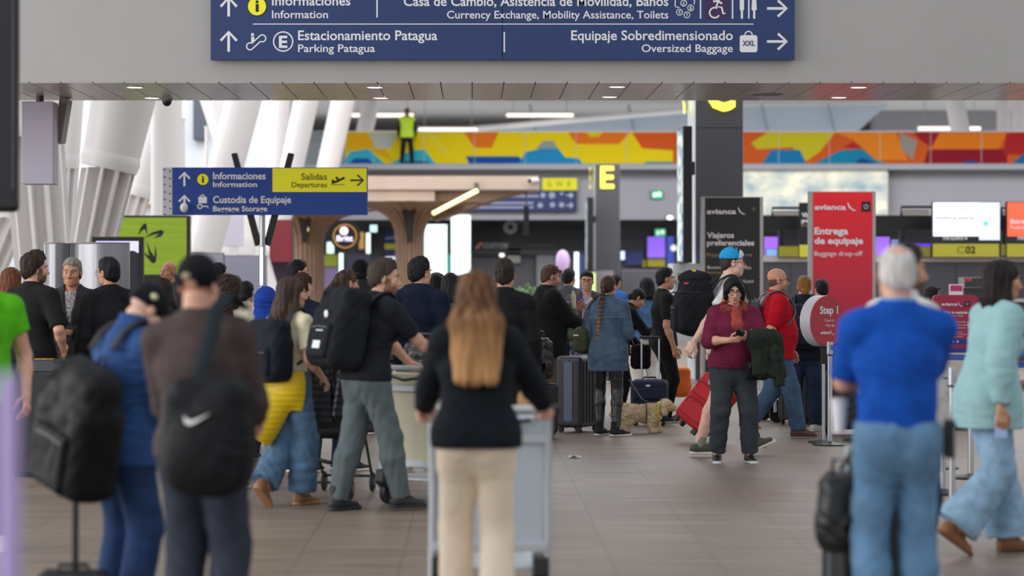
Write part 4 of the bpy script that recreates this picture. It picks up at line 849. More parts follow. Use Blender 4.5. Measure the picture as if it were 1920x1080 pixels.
tree(574, 56, [(34, 520), (34, 460), (37, 440), (45, 425), (58, 413), (80, 405), (110, 398), (140, 394)], 'wooden tree-shaped column with curved slats, the left one below the pole sign')
t = thing('wood_canopy', W(845, 380, 56), 'pale wood canopy spanning the two wooden tree columns', 'canopy'); o = W(845, 380, 56); B = Board(t, 56, o)
B.rect(600, 330, 1010, 355, WD2, 'fascia', t=1.2, y=0); B.rect(600, 357, 815, 386, WD2, 'fascia', t=1.6, y=.1); B.poly([(815, 360), (1010, 354), (962, 362), (905, 380), (862, 396), (815, 412), (800, 400)], WD, 'soffit_slats', t=2.5, y=.3); B.rect(600, 355, 1010, 357.5, mat('canopy_shadow_gap', 'b9b4b4', .5), 'joint', t=1.0, y=.1)
t = thing('linear_light', W(853, 379, 53.5), 'slanted pale yellow light tube under the wood canopy', 'ceiling light'); o = W(853, 379, 53.5); MB().tube([W(812, 400, 53.5) - o, W(895, 357, 53.0) - o], .05, 10).build('tube', glow('tube_yellow', 'fff3a8', 1.6), t, smooth=True); MB().tube([W(812, 398, 53.6) - o, W(895, 355, 53.1) - o, W(893, 345, 56.1) - o], .05, 8).build('housing', DK, t)
t = thing('linear_light', W(576, 420, 55.35), 'short upright yellow light tube under the pole sign', 'ceiling light'); MB().tube([(0, 0, -.16), (0, 0, .17)], .03, 10).build('tube', glow('tube_yellow', 'fff3a8', 1.6), t, smooth=True); MB().tube([(0, .03, -.18), (0, .03, .2)], .03, 8).build('housing', DK, t)
# ------------------------------------------------------------------ far storefronts below the upper level
def panel(name, x0, y0, x1, y1, d, c, label, cat, depth=.25, emis=0., frame=None, group=None, gap=.0, floor=False):
    """a framed board or screen: body with a face set into it"""
    o = W((x0 + x1) / 2, y1, d); t = thing(name, o, label, cat, group=group); B = Board(t, d, o); fr = frame or DK
    B.rect(x0, y0, x1, y1, fr, 'casing', t=depth, y=.006); g = max(1.0, gap)
    B.rect(x0 + g, y0 + g, x1 - g, y1 - g, glow('glow_%s_%d' % (c, emis * 100), c, emis) if emis else mat('board_' + c, c, .5), 'screen' if emis else 'face', t=.008, y=-.001)
    if floor: B.rect(x0 + (x1 - x0) * .3, y1, x0 + (x1 - x0) * .7, y1 + o.z * F / d, fr, 'stand', t=depth * .8, y=.01)
    B.y = -.004; return t, B
SF = mat('storefront_dark', '46464d', .5)
for i, (x0, y0, x1, y1, w_) in enumerate([(795, 420, 839, 516, 'left pane of the bright glass door'), (845, 402, 883, 516, 'right pane of the bright glass door')]):
    t, B = panel('window_%d' % (i + 2), x0, y0, x1, y1, 76, 'e4fbfa', 'bright daylit ' + w_ + ' beside the wooden column', 'window', .2, 1.12); t['kind'] = 'structure'
    B.rect(x0 + 2, (y0 + y1) / 2 + 12, x1 - 2, (y0 + y1) / 2 + 13.5, mat('door_bar_teal', '3f6f70', .4), 'bar', t=.03, y=-.03)
panel('door_header', 798, 396, 868, 419, 78.6, '232a3c', 'dark header box above the bright glass door', 'panel', .49)
panel('window_4', 722, 480, 744, 520, 78.9, 'd4e4ee', 'pale lit window left of the right wooden column', 'window', .2, .8)[0]['kind'] = 'structure'
t, B = panel('shop_sign', 720, 433, 744, 478, 78.8, '1d4a94', 'small blue and yellow shop sign left of the right wooden column', 'sign'); B.rect(721, 457, 743, 467, YEL, 'yellow_band', t=.01); B.strokes([[(723, 447), (741, 445)]], 2.5, WH, 'lettering')
t, B = panel('shop_sign', 796, 453, 820, 479, 78.75, 'b9c3cf', 'small yellow and blue notice hanging in the bright glass door', 'sign'); B.rect(797, 454, 819, 467, YEL, 'yellow_band', t=.01); B.rect(799, 469, 818, 477, BLUE2, 'lettering', t=.01)
panel('light_panel', 612, 453, 627, 476, 78.9, 'd9fff6', 'pale mint lit panel left of the round coffee sign', 'light', .194, 1.2)
panel('light_panel', 635, 474, 644, 540, 70, 'd3fff4', 'narrow upright white light below the round coffee sign', 'light', .1, 1.3, floor=True)
panel('light_panel', 686, 436, 695, 476, 78.9, 'e6fff4', 'bright upright light right of the round coffee sign', 'light', .194, 1.6)
panel('light_panel', 672, 434, 684, 468, 78.9, 'c99a5e', 'warm amber lit panel right of the round coffee sign', 'light', .194, .6)
panel('light_panel', 693, 421, 708, 436, 78.9, 'bdeeea', 'small cyan lamp box high right of the round coffee sign', 'light', .194, 1.4)
panel('light_panel', 840, 476, 844, 512, 78.9, '64e0d0', 'thin teal light line between the door panes', 'light', .194, .8)
panel('shop_wall', 640, 476, 694, 580, 73, '35324a', 'dark violet shop wall under the round coffee sign', 'wall panel', .4)
panel('shop_poster', 606, 476, 634, 500, 78.8, 'b9c63a', 'small green poster at the left of the coffee shop', 'poster')
panel('shop_poster', 604, 500, 640, 545, 78.8, '9c86b4', 'lilac poster under the green one at the coffee shop', 'poster')
panel('shop_wall', 505, 412, 548, 492, 50, '7e2630', 'dark red wall panel between the pole and the left wooden column', 'wall panel', .3)
panel('shop_wall', 500, 492, 552, 575, 50.5, '3f3044', 'dark plum wall panel below the dark red one', 'wall panel', .3)
panel('partition', 350, 474, 420, 640, 43, 'a2a2ad', 'grey frosted partition behind the man with the fade haircut', 'partition', .06)
panel('partition', 420, 479, 500, 640, 44, '9c9db0', 'blue grey frosted partition just left of the sign pole', 'partition', .06)
panel('display_case', 418, 403, 456, 462, 47, 'd9d6e6', 'pale lilac panel below the left end of the pole sign', 'panel', .2, frame=mat('case_white', 'e5e3e6', .5), floor=True)
panel('display_case', 385, 446, 476, 478, 47.5, 'efeeee', 'white ledge block behind the partitions left of the pole', 'panel', .4, frame=mat('case_white', 'e5e3e6', .5), floor=True)
panel('light_panel', 486, 462, 494, 536, 30.03, 'dffcf8', 'bright slim white light tube on the front of the sign pole', 'light', .05, 1.3)
# round coffee sign
o = W(647, 470, 50); t = thing('round_sign', o, 'round black coffee shop sign with a gold ring and white lettering', 'sign'); B = Board(t, 50, o)
B.disc(647, 443, 28, DK, 'disc', t=.2, y=0, n=40); B.strokes([arc(647, 443, 21.5, 0, 360, 36)], 3, glow('gold_ring', 'a9772f', .25), 'ring', y=-.01); LV = glow('lettering_lavender', 'e6dcf6', .8)
B.disc(645, 433, 8, LV, 'emblem', t=.01, y=-.012); B.text('Britt', 631, 662, 452, 10, LV, .03, y=-.012); MB().tube([(0, .1, 0), (0, .1, -o.z)], .03).build('post', DK, t)
# storefront with a name board
t, B = panel('store_sign', 885, 424, 1095, 480, 78.9, '3b3a40', 'dark shop fascia with pale grey lettering right of the bright glass door', 'sign', .194)
B.text('CUSTOM', 905, 952, 465, 9, glow('letter_grey', '8f9094', .25), .02); B.strokes([[(893, 466), (900, 458), (903, 455)]], 4, glow('tick_red', 'c06a68', .3), 'emblem'); B.rect(988, 458, 1040, 462, mat('board_55555b', '55555b', .5), 'lettering', t=.01); B.rect(886, 471, 1094, 473.5, mat('board_64646a', '64646a', .5), 'ledge', t=.05)
t = thing('round_lamp', W(957, 426, 78.72), 'round white ring lamp with a dark centre on the dark shop front', 'lamp'); B = Board(t, 78.72, W(957, 426, 78.72)); B.disc(957, 426, 13, mat('lamp_grey', 'b5b6ba', .4), 'ring', t=.2); B.disc(957, 426, 5, DK, 'lens', t=.02, y=-.02)
t = thing('hanging_speaker', W(987, 441, 56.5), 'slim black box hanging on a rod in front of the dark shop', 'speaker'); B = Board(t, 56.5, W(987, 441, 56.5)); B.rect(982, 387, 992, 441, DK, 'casing', t=.15); MB().tube([(0, .07, .6), (0, .07, 1.2)], .02).build('rod', mat('rod_grey', '6d6d72', .4), t)
for x, y, d, s_ in [(973, 409, 78.95, 'above the round ring lamp'), (1256, 408, 75.85, 'left of the big C column'), (941, 478, 78.95, 'low on the dark shop front')]:
    t = thing('spotlight', W(x, y, d), 'small glaring white spotlight ' + s_, 'lamp'); MB().ball((0, -.02, 0), (.10, .05, .065), 14, 8).build('lens', glow('spot_white', 'fffaf5', 2.), t, smooth=True); MB().box((0, .10, .03), (.16, .20, .12)).build('housing', DK, t)
t, B = panel('overhead_sign', 865, 357, 1082, 396, 75.75, '26376f', 'far blue directional sign on the lavender wall behind the canopy, with a yellow GWK field', 'sign', .25); B.rect(1017, 334, 1082, 356.5, YEL, 'yellow_field', t=.12, y=0)
B.text('G  W  K', 1026, 1072, 350, 10, mat('sign_pale_olive', 'a3a83a', .5), .02, y=-.006); PALE = mat('sign_pale', 'aab0cc', .5)
for x0, x1, y in [(944, 1010, 368), (880, 1000, 381), (868, 1000, 389)]: B.rect(x0, y - 2, x1, y + 1.5, PALE, 'lettering', t=.006)
for x, y, r_ in [(1035, 366, 6), (1018, 366, 5), (1053, 363, 3), (1013, 385, 5), (1036, 384, 5), (1053, 384, 5)]: B.disc(x, y, r_, PALE, 'symbol', t=.006, n=14)
for y in (366, 385): B.strokes([[(1062, y), (1074, y)], [(1069, y - 5), (1074, y), (1069, y + 5)]], 2, WH, 'arrow')
t = thing('wall_camera', W(1002, 338, 55.95), 'small white security camera on the canopy edge', 'camera'); MB().tube([(-.10, -.12, -.02), (.08, .0, .0)], [.07, .06], 14).build('body', mat('white_plastic', 'ded9d6', .4), t, smooth=True); MB().ball((-.11, -.13, -.02), .05).build('lens', DK, t, smooth=True); MB().tube([(.05, 0, 0), (.15, .1, .1)], .02).build('bracket', DK, t)
for x, y, d, s_ in [(1232, 365, 75.9, 'high on the lavender wall'), (1238, 436, 78.9, 'low, over the purple screen')]:
    t, B = panel('exit_sign', x - 11, y - 8, x + 11, y + 8, d, '39b07a', 'green lit exit pictogram sign ' + s_, 'sign', .25, .9); B.disc(x + 4, y - 1, 4, glow('pictogram', 'e9fff2', .9), 'pictogram', n=12); B.rect(x - 7, y - 3, x - 2, y + 4, glow('pictogram', 'e9fff2', .9), 'pictogram')
panel('screen', 1213, 443, 1248, 484, 78.9, '8d63ea', 'purple lit screen left of the big C column', 'screen', .194, .9); panel('desk_board', 1213, 485, 1248, 501, 78.9, 'c9c22e', 'yellow desk number board under the purple screen', 'sign', .194)
t, B = panel('banner', 1250, 443, 1264, 560, 70, '24409a', 'upright navy banner at the left edge of the big C column', 'banner', .1, .15, floor=True); B.disc(1263, 465, 6, WH, 'emblem', n=14)
panel('screen', 1172, 470, 1206, 498, 78.9, '27356e', 'dark blue screen right of the E column', 'screen', .194, .3); panel('light_panel', 1163, 470, 1172, 488, 78.9, 'cfe0ff', 'small bluish white lamp beside the E column', 'light', .194, 1.3)
panel('far_counter', 1167, 506, 1262, 619, 72, '55535a', 'grey far counter right of the E column', 'counter', 1.0, frame=mat('counter_top_grey', '9a989a', .5))
panel('desk_board', 1203, 486, 1212, 502, 78.9, 'a39d2a', 'narrow olive yellow board beside the yellow desk board', 'sign', .194)
t = thing('balloon', W(1055, 490, 60), 'oval lilac balloon sign above the man with the lanyard', 'balloon'); MB().ball((0, 0, 0), (.18, .14, .29), 20, 14).build('body', mat('balloon_lilac', 'd9b8e6', .3, emis=.15), t, smooth=True); MB().tube([(0, 0, -.29), (0, 0, -W(1055, 490, 60).z)], .012, 6).build('string', DK, t)
panel('poster', 1005, 478, 1040, 540, 78.9, '8a9094', 'grey sketchy poster left of the lilac balloon', 'poster', .194, floor=True)
panel('poster', 950, 465, 977, 494, 78.9, 'a9a9a4', 'small pale notice on the dark shop front', 'poster', .194)
panel('light_panel', 1076, 472, 1086, 545, 68, 'dff3fb', 'upright white light strip left of the E column', 'light', .1, 1.2, floor=True)
panel('shop_sign', 1086, 476, 1095, 560, 69, '2c3f7a', 'narrow navy panel left of the E column', 'wall panel', .1, floor=True)
# planter
t = thing('planter', W(985, 560, 47), 'leafy green planter behind the blond woman, in front of the dark shop', 'plant'); t.location.z = 0
MB().lathe([(.22, 0), (.30, .75), (.28, .75), (.20, .1)], 24).build('pot', mat('pot_grey', '6d6c6a', .6), t, smooth=True)
mb = MB(); R_ = random.Random(3)
for i in range(420):
    a, e, r_ = R_.uniform(0, 6.28), R_.uniform(-.3, 1.4), R_.uniform(.12, .42); p = Vector((math.cos(a) * math.cos(e) * r_ * 1.1, math.sin(a) * math.cos(e) * r_, .98 + math.sin(e) * r_ * 1.1)); u = Vector((R_.uniform(-1, 1), R_.uniform(-1, 1), R_.uniform(-.2, 1))).normalized() * .09; v = u.cross(Vector((R_.uniform(-1, 1), R_.uniform(-1, 1), R_.uniform(-1, 1)))).normalized() * .03
    mb._add([p, p + u * .5 + v, p + u, p + u * .5 - v], [(0, 1, 2, 3)])
lf = mb.build('foliage', mat('leaf_green', '5f8a4a', .5, var=.35, vscale=6), t)
mb = MB(); [mb.tube([(0, 0, .7), (math.cos(k) * .12, math.sin(k) * .12, 1.05)], .008, 6) for k in range(7)]; mb.build('stem', mat('stem_green', '4d6a36', .6), t)

# ------------------------------------------------------------------ E and C columns
DG = mat('column_cladding', '4c4b52', .5, bump=(160, .05)); YG = glow('lit_letter', 'fff04a', 1.6); PB = mat('column_side_white', 'c9d0d4', .5)
def letter_column(x0, x1, d, depth, ytop, label, letter, lx0, lx1, lb, lcap, z1):
    a, b = W(x0, 515, d), W(x1, 515, d); c = (a.x + b.x) / 2; t = thing('column', (c, d, 0), label, 'column', group='dark lettered columns'); wd = b.x - a.x
    MB().box((.012, depth / 2, z1 / 2), (wd - .024, depth, z1)).build('cladding', DG, t); MB().box((-wd / 2 + .006, depth / 2, z1 / 2), (.016, depth, z1)).build('side_panel', PB, t)
    MB().box((wd / 2 - .004, depth / 2, z1 / 2), (.016, depth * .99, z1)).build('side_panel', PB, t)
    for z in (EYE + (CY - ytop) / F * d - .42, 2.2): MB().box((.012, -.001, z), (wd - .03, .006, .008)).build('joint', DK, t)
    B = Board(t, d, Vector((c, d, 0)), y=-.05); lt = B.text(letter, lx0, lx1, lb, lcap, YG, .02)
    so = lt.modifiers.new('depth', 'SOLIDIFY'); so.thickness = .05
    M = lt.data.copy(); l2 = bpy.data.objects.new('lettering', M); COL.objects.link(l2); l2.parent = t; l2.location = (-wd / 2 - .06, depth * .55, 0); l2.rotation_euler = (0, 0, -math.pi / 2)
    xm = sum(v.co.x for v in M.vertices) / len(M.vertices)
    for v in M.vertices: v.co.x -= xm
    return t, wd
t, wd = letter_column(1115, 1162, 72, .9, 309, 'dark square column with a glowing yellow letter E, far behind the braided woman', 'E', 1126, 1151, 352, 39, 4.93)
t, wd = letter_column(1303, 1393, 38, 1.25, 189, 'broad dark column with a glowing yellow C behind the cap-wearing man', 'C', 1322, 1378, 205.5, 84, 7.0)
SCR = mat('advert_screen', 'c9d6d2', .3, emis=.9, var=.9, vscale=5, col2='3f5a6e', stretch=(1, .4, 1.2))
for x0, x1, y0, y1, d, dp, lb in [(1281, 1298, 236, 493, 36.6, 1.05, 'tall black display seen edge-on on the left side of the big C column'), (1101, 1113, 370, 506, 70.6, .9, 'tall black display seen edge-on on the left side of the E column')]:
    a, b = W(x0, y1, d), W(x1, y0, d); t = thing('display', ((a.x + b.x) / 2, d, a.z), lb, 'screen'); wx, hz = b.x - a.x, b.z - a.z; MB().box((0, dp / 2, hz / 2), (wx, dp, hz)).build('casing', DK, t, bevel=.01); MB().box((-wx / 2 - .004, dp / 2, hz / 2), (.01, dp * .86, hz * .97)).build('screen', SCR, t)
    MB().box((wx / 2 + .02, dp / 2, hz * .7), (.12, .2, .2)).build('bracket', DK, t)
panel('column_base', 1262, 494, 1316, 640, 37.6, 'cfd6d4', 'white lower panel at the foot of the big C column', 'panel', 1.0, frame=mat('column_side_white', 'c9d0d4', .5))
panel('notice', 1273, 512, 1297, 548, 37.4, 'c4d24a', 'lime green notice on the white panel of the big C column', 'poster', .25)
panel('column_base', 1103, 506, 1152, 600, 71, '7c7b80', 'grey lower casing at the foot of the E column', 'panel', .8); panel('notice', 1104, 510, 1118, 560, 70.5, 'd3e08a', 'pale lime notice at the foot of the E column', 'poster', .6, .3)

# ------------------------------------------------------------------ check-in zone on the right
lb_ = mat('photo_lightbox', 'f3ecd0', .4, emis=.42, var=.5, vscale=1.1, col2='7c97a6', stretch=(1, 1, 1.6))
t, B = panel('lightbox', 1392, 318, 1666, 404, 75.5, 'f4efdc', 'large bright blurred landscape lightbox under the coloured railing', 'lightbox', .2); B.rect(1395, 320, 1663, 402, lb_, 'picture', t=.01, y=-.012)
t = thing('check_in_wall', W(1720, 640, 46), 'long dark grey check-in back wall with a pale top rail at the right', 'wall panel'); t.location.z = 0; B = Board(t, 46, Vector((W(1720, 0, 46).x, 46, 0)))
B.rect(1395, 490, 2150, 677, mat('checkin_grey', '414147', .55), 'panel', t=.3); B.rect(1395, 479, 2150, 491, mat('rail_silver', 'aaa6a4', .4), 'top_rail', t=.36, y=-.03)
for x in range(1420, 2150, 62): B.rect(x - .5, 492, x + .5, 676, mat('panel_joint', '2b2b30', .5), 'joint', t=.01, y=-.006)
B.rect(1395, 560, 2150, 566, mat('rail_silver', 'aaa6a4', .4), 'bumper', t=.05, y=-.04)
t = thing('gantry', W(1720, 432, 47), 'black overhead gantry beam carrying the check-in screens', 'beam'); B = Board(t, 47, W(1720, 432, 47)); B.rect(1394, 404, 2150, 432, DK, 'beam', t=.25)
for x0, x1, y0 in [(1448, 1520, 390), (1690, 1748, 388), (1878, 1900, 390)]:
    B.strokes([[(x0, 404), (x0, y0), (x1, y0), (x1, 404)]], 5, DK, 'frame'); B.rect(x0 + 4, y0 + 5, x1 - 4, 404, mat('gantry_beige', 'a39c97', .5), 'backing', t=.05, y=.1)
for x in (1465, 1692, 1884): B.rect(x - 4, 432, x + 4, CY + EYE * F / 47, DK, 'post', t=.2)
PUR = 'a06bf0'
for i, (x0, y0, x1, y1, c, e, lb) in enumerate([(1432, 443, 1459, 481, PUR, .9, 'purple lit screen just right of the black totem'), (1641, 443, 1669, 482, PUR, .9, 'purple lit screen just right of the red totem'), (1715, 456, 1746, 462, '6a3bf0', 1.0, 'thin violet light bar left of the C02 board'), (1670, 448, 1690, 476, '8f9ad0', .5, 'small pale blue screen right of the purple one beside the red totem'), (1436, 466, 1458, 482, '7fb0ea', .6, 'light blue lower screen right of the black totem')]): panel('screen', x0, y0, x1, y1, 47.4 - .05 * i, c, lb, 'screen', .06, e, floor=True)
for x0, y0, x1, y1, c, lb in [(1459, 461, 1498, 482, '8f8a22', 'olive yellow desk board left of the red totem'), (1498, 458, 1520, 483, 'c8c23c', 'brighter yellow desk board touching the red totem'), (1714, 461, 1746, 482, '7d7a2a', 'olive yellow desk board left of the C02 board'), (1876, 457, 1888, 480, '8a862c', 'narrow olive board between the two yellow desk boards')]: panel('desk_board', x0, y0, x1, y1, 45.9, c, lb, 'sign', .12)
t, B = panel('desk_board', 1748, 456, 1874, 482.5, 45.85, 'b3ab34', 'yellow desk board reading C02 below the white screen', 'sign', .12); B.text('C', 1794, 1808, 475, 13, mat('letter_olive', '6f6a28', .5), .0); B.text('02', 1810, 1829, 475, 13, BLK, .03)
panel('desk_board', 1887, 456, 2010, 482.5, 45.85, 'b3ab34', 'yellow desk board at the right frame edge', 'sign', .12)
t, B = panel('screen', 1748, 378, 1876, 456, 45.85, '1b2026', 'wide white screen above the C02 board, Asistencia especial', 'screen', .1)
S1 = glow('screen_white', 'f2f4fb', .72); B.rect(1749.5, 379.5, 1836, 443, S1, 'picture', t=.004); B.rect(1836, 379.5, 1874.5, 450, glow('screen_pale', 'd3def6', .7), 'picture', t=.004); TM = mat('screen_text', '4a5c66', .5)
B.y = -.012; B.text('Asistencia especial', 1754, 1826, 411, 6, TM, .01); B.text('avianca', 1791, 1822, 392, 5, mat('screen_pink', 'd48a98', .5), .01); B.text('STAR ALLIANCE', 1768, 1806, 449.5, 5.5, WH, .03)
B.disc(1848, 419, 4.5, glow('icon_green', '5fe08a', .8), 'icon', n=14); B.disc(1811, 447, 2.2, WH, 'icon', n=12); B.rect(1842, 429, 1868, 430.5, glow('icon_green2', 'b9f0cf', .8), 'icon'); B.strokes([[(1856, 408), (1854, 414)]], 1.2, TM, 'icon')
for x in (1755, 1774, 1795, 1807, 1828): B.disc(x, 428, 1.6, mat('screen_icon', 'c9b9bd', .5), 'icon', n=10)
t, B = panel('screen', 1887, 378, 2012, 456, 45.85, '1b2026', 'orange red screen at the right frame edge, Entrega de equipaje', 'screen', .1); B.rect(1889, 379.5, 2010, 443, glow('screen_orange', 'f4553a', 1.0), 'picture', t=.004); B.y = -.009; B.text('Entrega', 1894, 1932, 419, 8, WH, .04); B.text('de equipaje', 1936, 1994, 419, 8, WH, .04); B.text('Baggage drop-off', 1894, 1960, 428, 5, WH, .0); B.text('STAR ALLIANCE', 1908, 1946, 449.5, 5.5, WH, .03)
t, B = panel('screen', 1499, 380, 1540, 458, 45.9, '101216', 'black screen half hidden behind the red totem, Viajeros', 'screen', .1); B.text('Viaj', 1503, 1520, 407, 8, WH, .03); B.text('pref', 1503, 1520, 417, 7, WH, .03); B.text('Prio', 1503, 1518, 425, 5, mat('totem_gold', 'a58a5c', .5), .0)

# totems
def bird(B, x, y, s, m):
    B.poly([(x, y), (x + 4.5 * s, y + 9 * s), (x + 9 * s, y + 13 * s), (x + 3.2 * s, y + 12.4 * s), (x + .6 * s, y + 6 * s)], m, 'bird_mark'); B.poly([(x + 4 * s, y + 13.4 * s), (x + 11 * s, y + 14 * s), (x + 17 * s, y + 18 * s), (x + 10 * s, y + 16.6 * s)], m, 'bird_mark')
def star_box(B, x0, y0, x1, y1, m0, m1):
    B.rect(x0, y0, x1, y1, m0, 'star_field', y=-.009); cx_, cy_, r_ = (x0 + x1) / 2, (y0 + y1) / 2, (x1 - x0) * .30
    for k in range(5):
        a = math.radians(90 + 72 * k); B.poly([(cx_ + r_ * math.cos(a + dx) * q, cy_ - r_ * math.sin(a + dx) * q) for dx, q in ((-.34, .95), (.34, .95), (.1, .45), (-.1, .45))], m1, 'star_mark', t=.003, y=-.012)
SV = mat('totem_silver', 'aba6a2', .194, metal=.3); TB = mat('totem_black', '1f1e20', .4)
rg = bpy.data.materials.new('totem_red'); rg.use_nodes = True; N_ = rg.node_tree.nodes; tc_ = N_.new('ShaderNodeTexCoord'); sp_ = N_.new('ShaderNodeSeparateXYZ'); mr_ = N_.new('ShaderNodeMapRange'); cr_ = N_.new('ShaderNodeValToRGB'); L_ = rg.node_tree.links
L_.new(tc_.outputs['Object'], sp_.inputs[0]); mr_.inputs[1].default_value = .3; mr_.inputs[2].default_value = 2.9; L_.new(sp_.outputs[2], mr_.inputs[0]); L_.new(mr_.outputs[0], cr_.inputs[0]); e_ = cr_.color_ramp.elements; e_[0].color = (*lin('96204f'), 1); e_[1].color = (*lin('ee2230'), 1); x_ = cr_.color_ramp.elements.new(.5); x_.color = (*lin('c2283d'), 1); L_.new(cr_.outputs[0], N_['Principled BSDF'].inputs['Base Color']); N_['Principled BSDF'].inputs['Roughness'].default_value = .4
def totem(x0, y0, x1, d, label, m, side):
    p = W((x0 + x1) / 2, y0, d); t = thing('totem_sign', (p.x, d, 0), label, 'sign'); B = Board(t, d, Vector((p.x, d, 0))); yb = CY + EYE * F / d
    B.rect(x0, y0, x1, yb - 2, SV, 'frame', t=.16, y=0); B.rect(x0 + side, y0 + 1.5, x1 - side * .9, yb - 3, m, 'face', t=.01, y=-.006); B.rect(x0 - 4, yb - 3, x1 + 4, yb, mat('dark_base', '2a2b2e', .4), 'foot', t=.5, y=-.12); B.y = -.010; return t, B
t, B = totem(1315, 369, 1431, 37.0, 'tall black check-in totem for Viajeros preferenciales', TB, 7)
TG = mat('totem_grey_text', 'd5d2d0', .5); GO = mat('totem_gold', 'a58a5c', .5)
B.text('avianca', 1325, 1380, 401, 9, TG, .028); bird(B, 1383.5, 387, .87, TG); star_box(B, 1407, 386, 1419, 398, TB, mat('star_grey', '8f8b88', .5)); B.text('Viajeros', 1325.5, 1376, 446, 10, TG, .028); B.text('preferenciales', 1325.5, 1414, 460, 9.5, TG, .028)
B.text('Priority customers', 1325, 1410, 482, 8, GO, .0); B.text('Business / Clásicas', 1326, 1408, 504, 5.5, TG, .0); B.text('Business / Classic', 1326, 1380, 513, 4.5, GO, .0); B.text('Gold', 1392, 1412, 530, 5, TG, .0)
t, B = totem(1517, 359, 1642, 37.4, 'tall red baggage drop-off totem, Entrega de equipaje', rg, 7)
B.text('avianca', 1527, 1586, 393, 9.5, WH, .028); bird(B, 1589, 378, 1.0, WH); star_box(B, 1615, 378, 1632, 397, TB, WH); B.text('Entrega', 1527, 1590, 439, 12, WH, .032); B.text('de equipaje', 1527, 1618, 457, 11.5, WH, .032); B.text('Baggage drop-off', 1527, 1617, 479.5, 8.5, WH, .0)

# carry-on sizer with red board
t = thing('bag_sizer', (W(1797, 0, 25.8).x, 25.8, 0), 'white carry-on bag sizer topped by a red Mide tu equipaje board', 'sizer'); B = Board(t, 25.8, Vector((W(1797, 0, 25.8).x, 25.8, 0)))
SW = mat('sizer_white', 'd8d0c8', .5); RB = mat('sizer_red', 'b5283c', .45, var=.12, vscale=1.5, col2='a02658')
def rrect(x0, y0, x1, y1, r_): return [p for c in ((x1 - r_, y0 + r_, 90, 0), (x1 - r_, y1 - r_, 0, -90), (x0 + r_, y1 - r_, -90, -180), (x0 + r_, y0 + r_, 180, 90)) for p in arc(c[0], c[1], r_, c[2], c[3], 5)]
B.poly(rrect(1749, 553, 1834, 661, 9), RB, 'board', t=.05, y=0); B.rect(1766, 661, 1828, 735, SW, 'upper_bin', t=.4); B.rect(1766, 741, 1828, 798, SW, 'lower_bin', t=.4, y=-.02); B.rect(1768, 734, 1826, 742, mat('sizer_shadow', '6f6c6a', .5), 'shelf_shadow', t=.38, y=.02); B.rect(1762, 797, 1832, 806, mat('dark_base', '2a2b2e', .4), 'plinth', t=.5, y=-.05)  # shadow between the bins is put into the strip's dark grey
B.rect(1750, 636, 1833, 645, mat('band_blue', '1f3c9a', .5), 'band', y=-.006); B.rect(1750, 653, 1833, 661, mat('band_blue', '1f3c9a', .5), 'band', y=-.006); B.y = -.006
B.text('avianca', 1765, 1795, 573, 6, WH, .03); bird(B, 1796, 565, .55, WH); star_box(B, 1808, 565, 1818, 575, TB, WH); B.text('Mide tu equipaje', 1769, 1814, 588, 5, WH, .03); B.text('Measure your baggage', 1777, 1806, 593, 2.6, WH, .0)
for s_, x0, x1, y in [('Si el equipaje excede el', 1769, 1815, 605), ('peso o dimensiones, pueden', 1766, 1818, 610.5), ('cobrarte adicional', 1773, 1810, 616)]: B.text(s_, x0, x1, y, 3.4, WH, .0)
for x0, x1, y in [(1779, 1805, 623), (1774, 1812, 627), (1779, 1806, 631)]: B.rect(x0, y - .8, x1, y + .8, mat('small_print', 'd9a0a6', .5), 'small_print', t=.002)
B.text('Artículo', 1769, 1784, 673, 4, mat('print_red', '9c4a48', .5), .0, y=-.004); B.text('Equipaje', 1768, 1792, 743 + 0, 5, mat('print_red2', 'b23a3c', .5), .02, y=-.024); B.text('de mano', 1768, 1792, 750, 4.6, mat('print_red2', 'b23a3c', .5), .02, y=-.024)
for x in (1779, 1787, 1795): B.disc(x, 640.5, 2, WH, 'icon', n=10, y=-.012)
# kiosk and counter things behind the sizer
t, B = panel('kiosk_screen', 1848, 512, 1905, 562, 33, 'c9ccd2', 'white self-service kiosk monitor behind the woman in mint', 'kiosk', .1, frame=mat('kiosk_white', 'd0d2d6', .4)); B.rect(1856, 521, 1898, 556, glow('kiosk_glow', 'eef0ff', 1.0), 'screen', t=.006, y=-.008); B.rect(1858, 562, 1895, 740, mat('kiosk_white', 'd0d2d6', .4), 'stand', t=.3, y=.02)
t, B = panel('notice', 1780, 533, 1806, 556, 33.5, 'e8e2ea', 'small pink and white notice on a stand behind the red board', 'sign', .03, frame=mat('kiosk_white', 'd0d2d6', .4)); B.rect(1782, 535, 1804, 546, mat('pink_print', 'c62a70', .5), 'print', t=.004); B.rect(1792, 556, 1794, 740, SV, 'stand', t=.03)
t, B = panel('counter', 1808, 520, 1852, 540, 34, '3b3c40', 'grey counter hood with a red label behind the sizer', 'counter', .4, frame=SV); B.rect(1810, 521, 1822, 527, mat('label_red', 'c04048', .5), 'label', t=.006); B.rect(1810, 540, 1850, 745, mat('checkin_grey', '414147', .55), 'body', t=.5, y=.05)

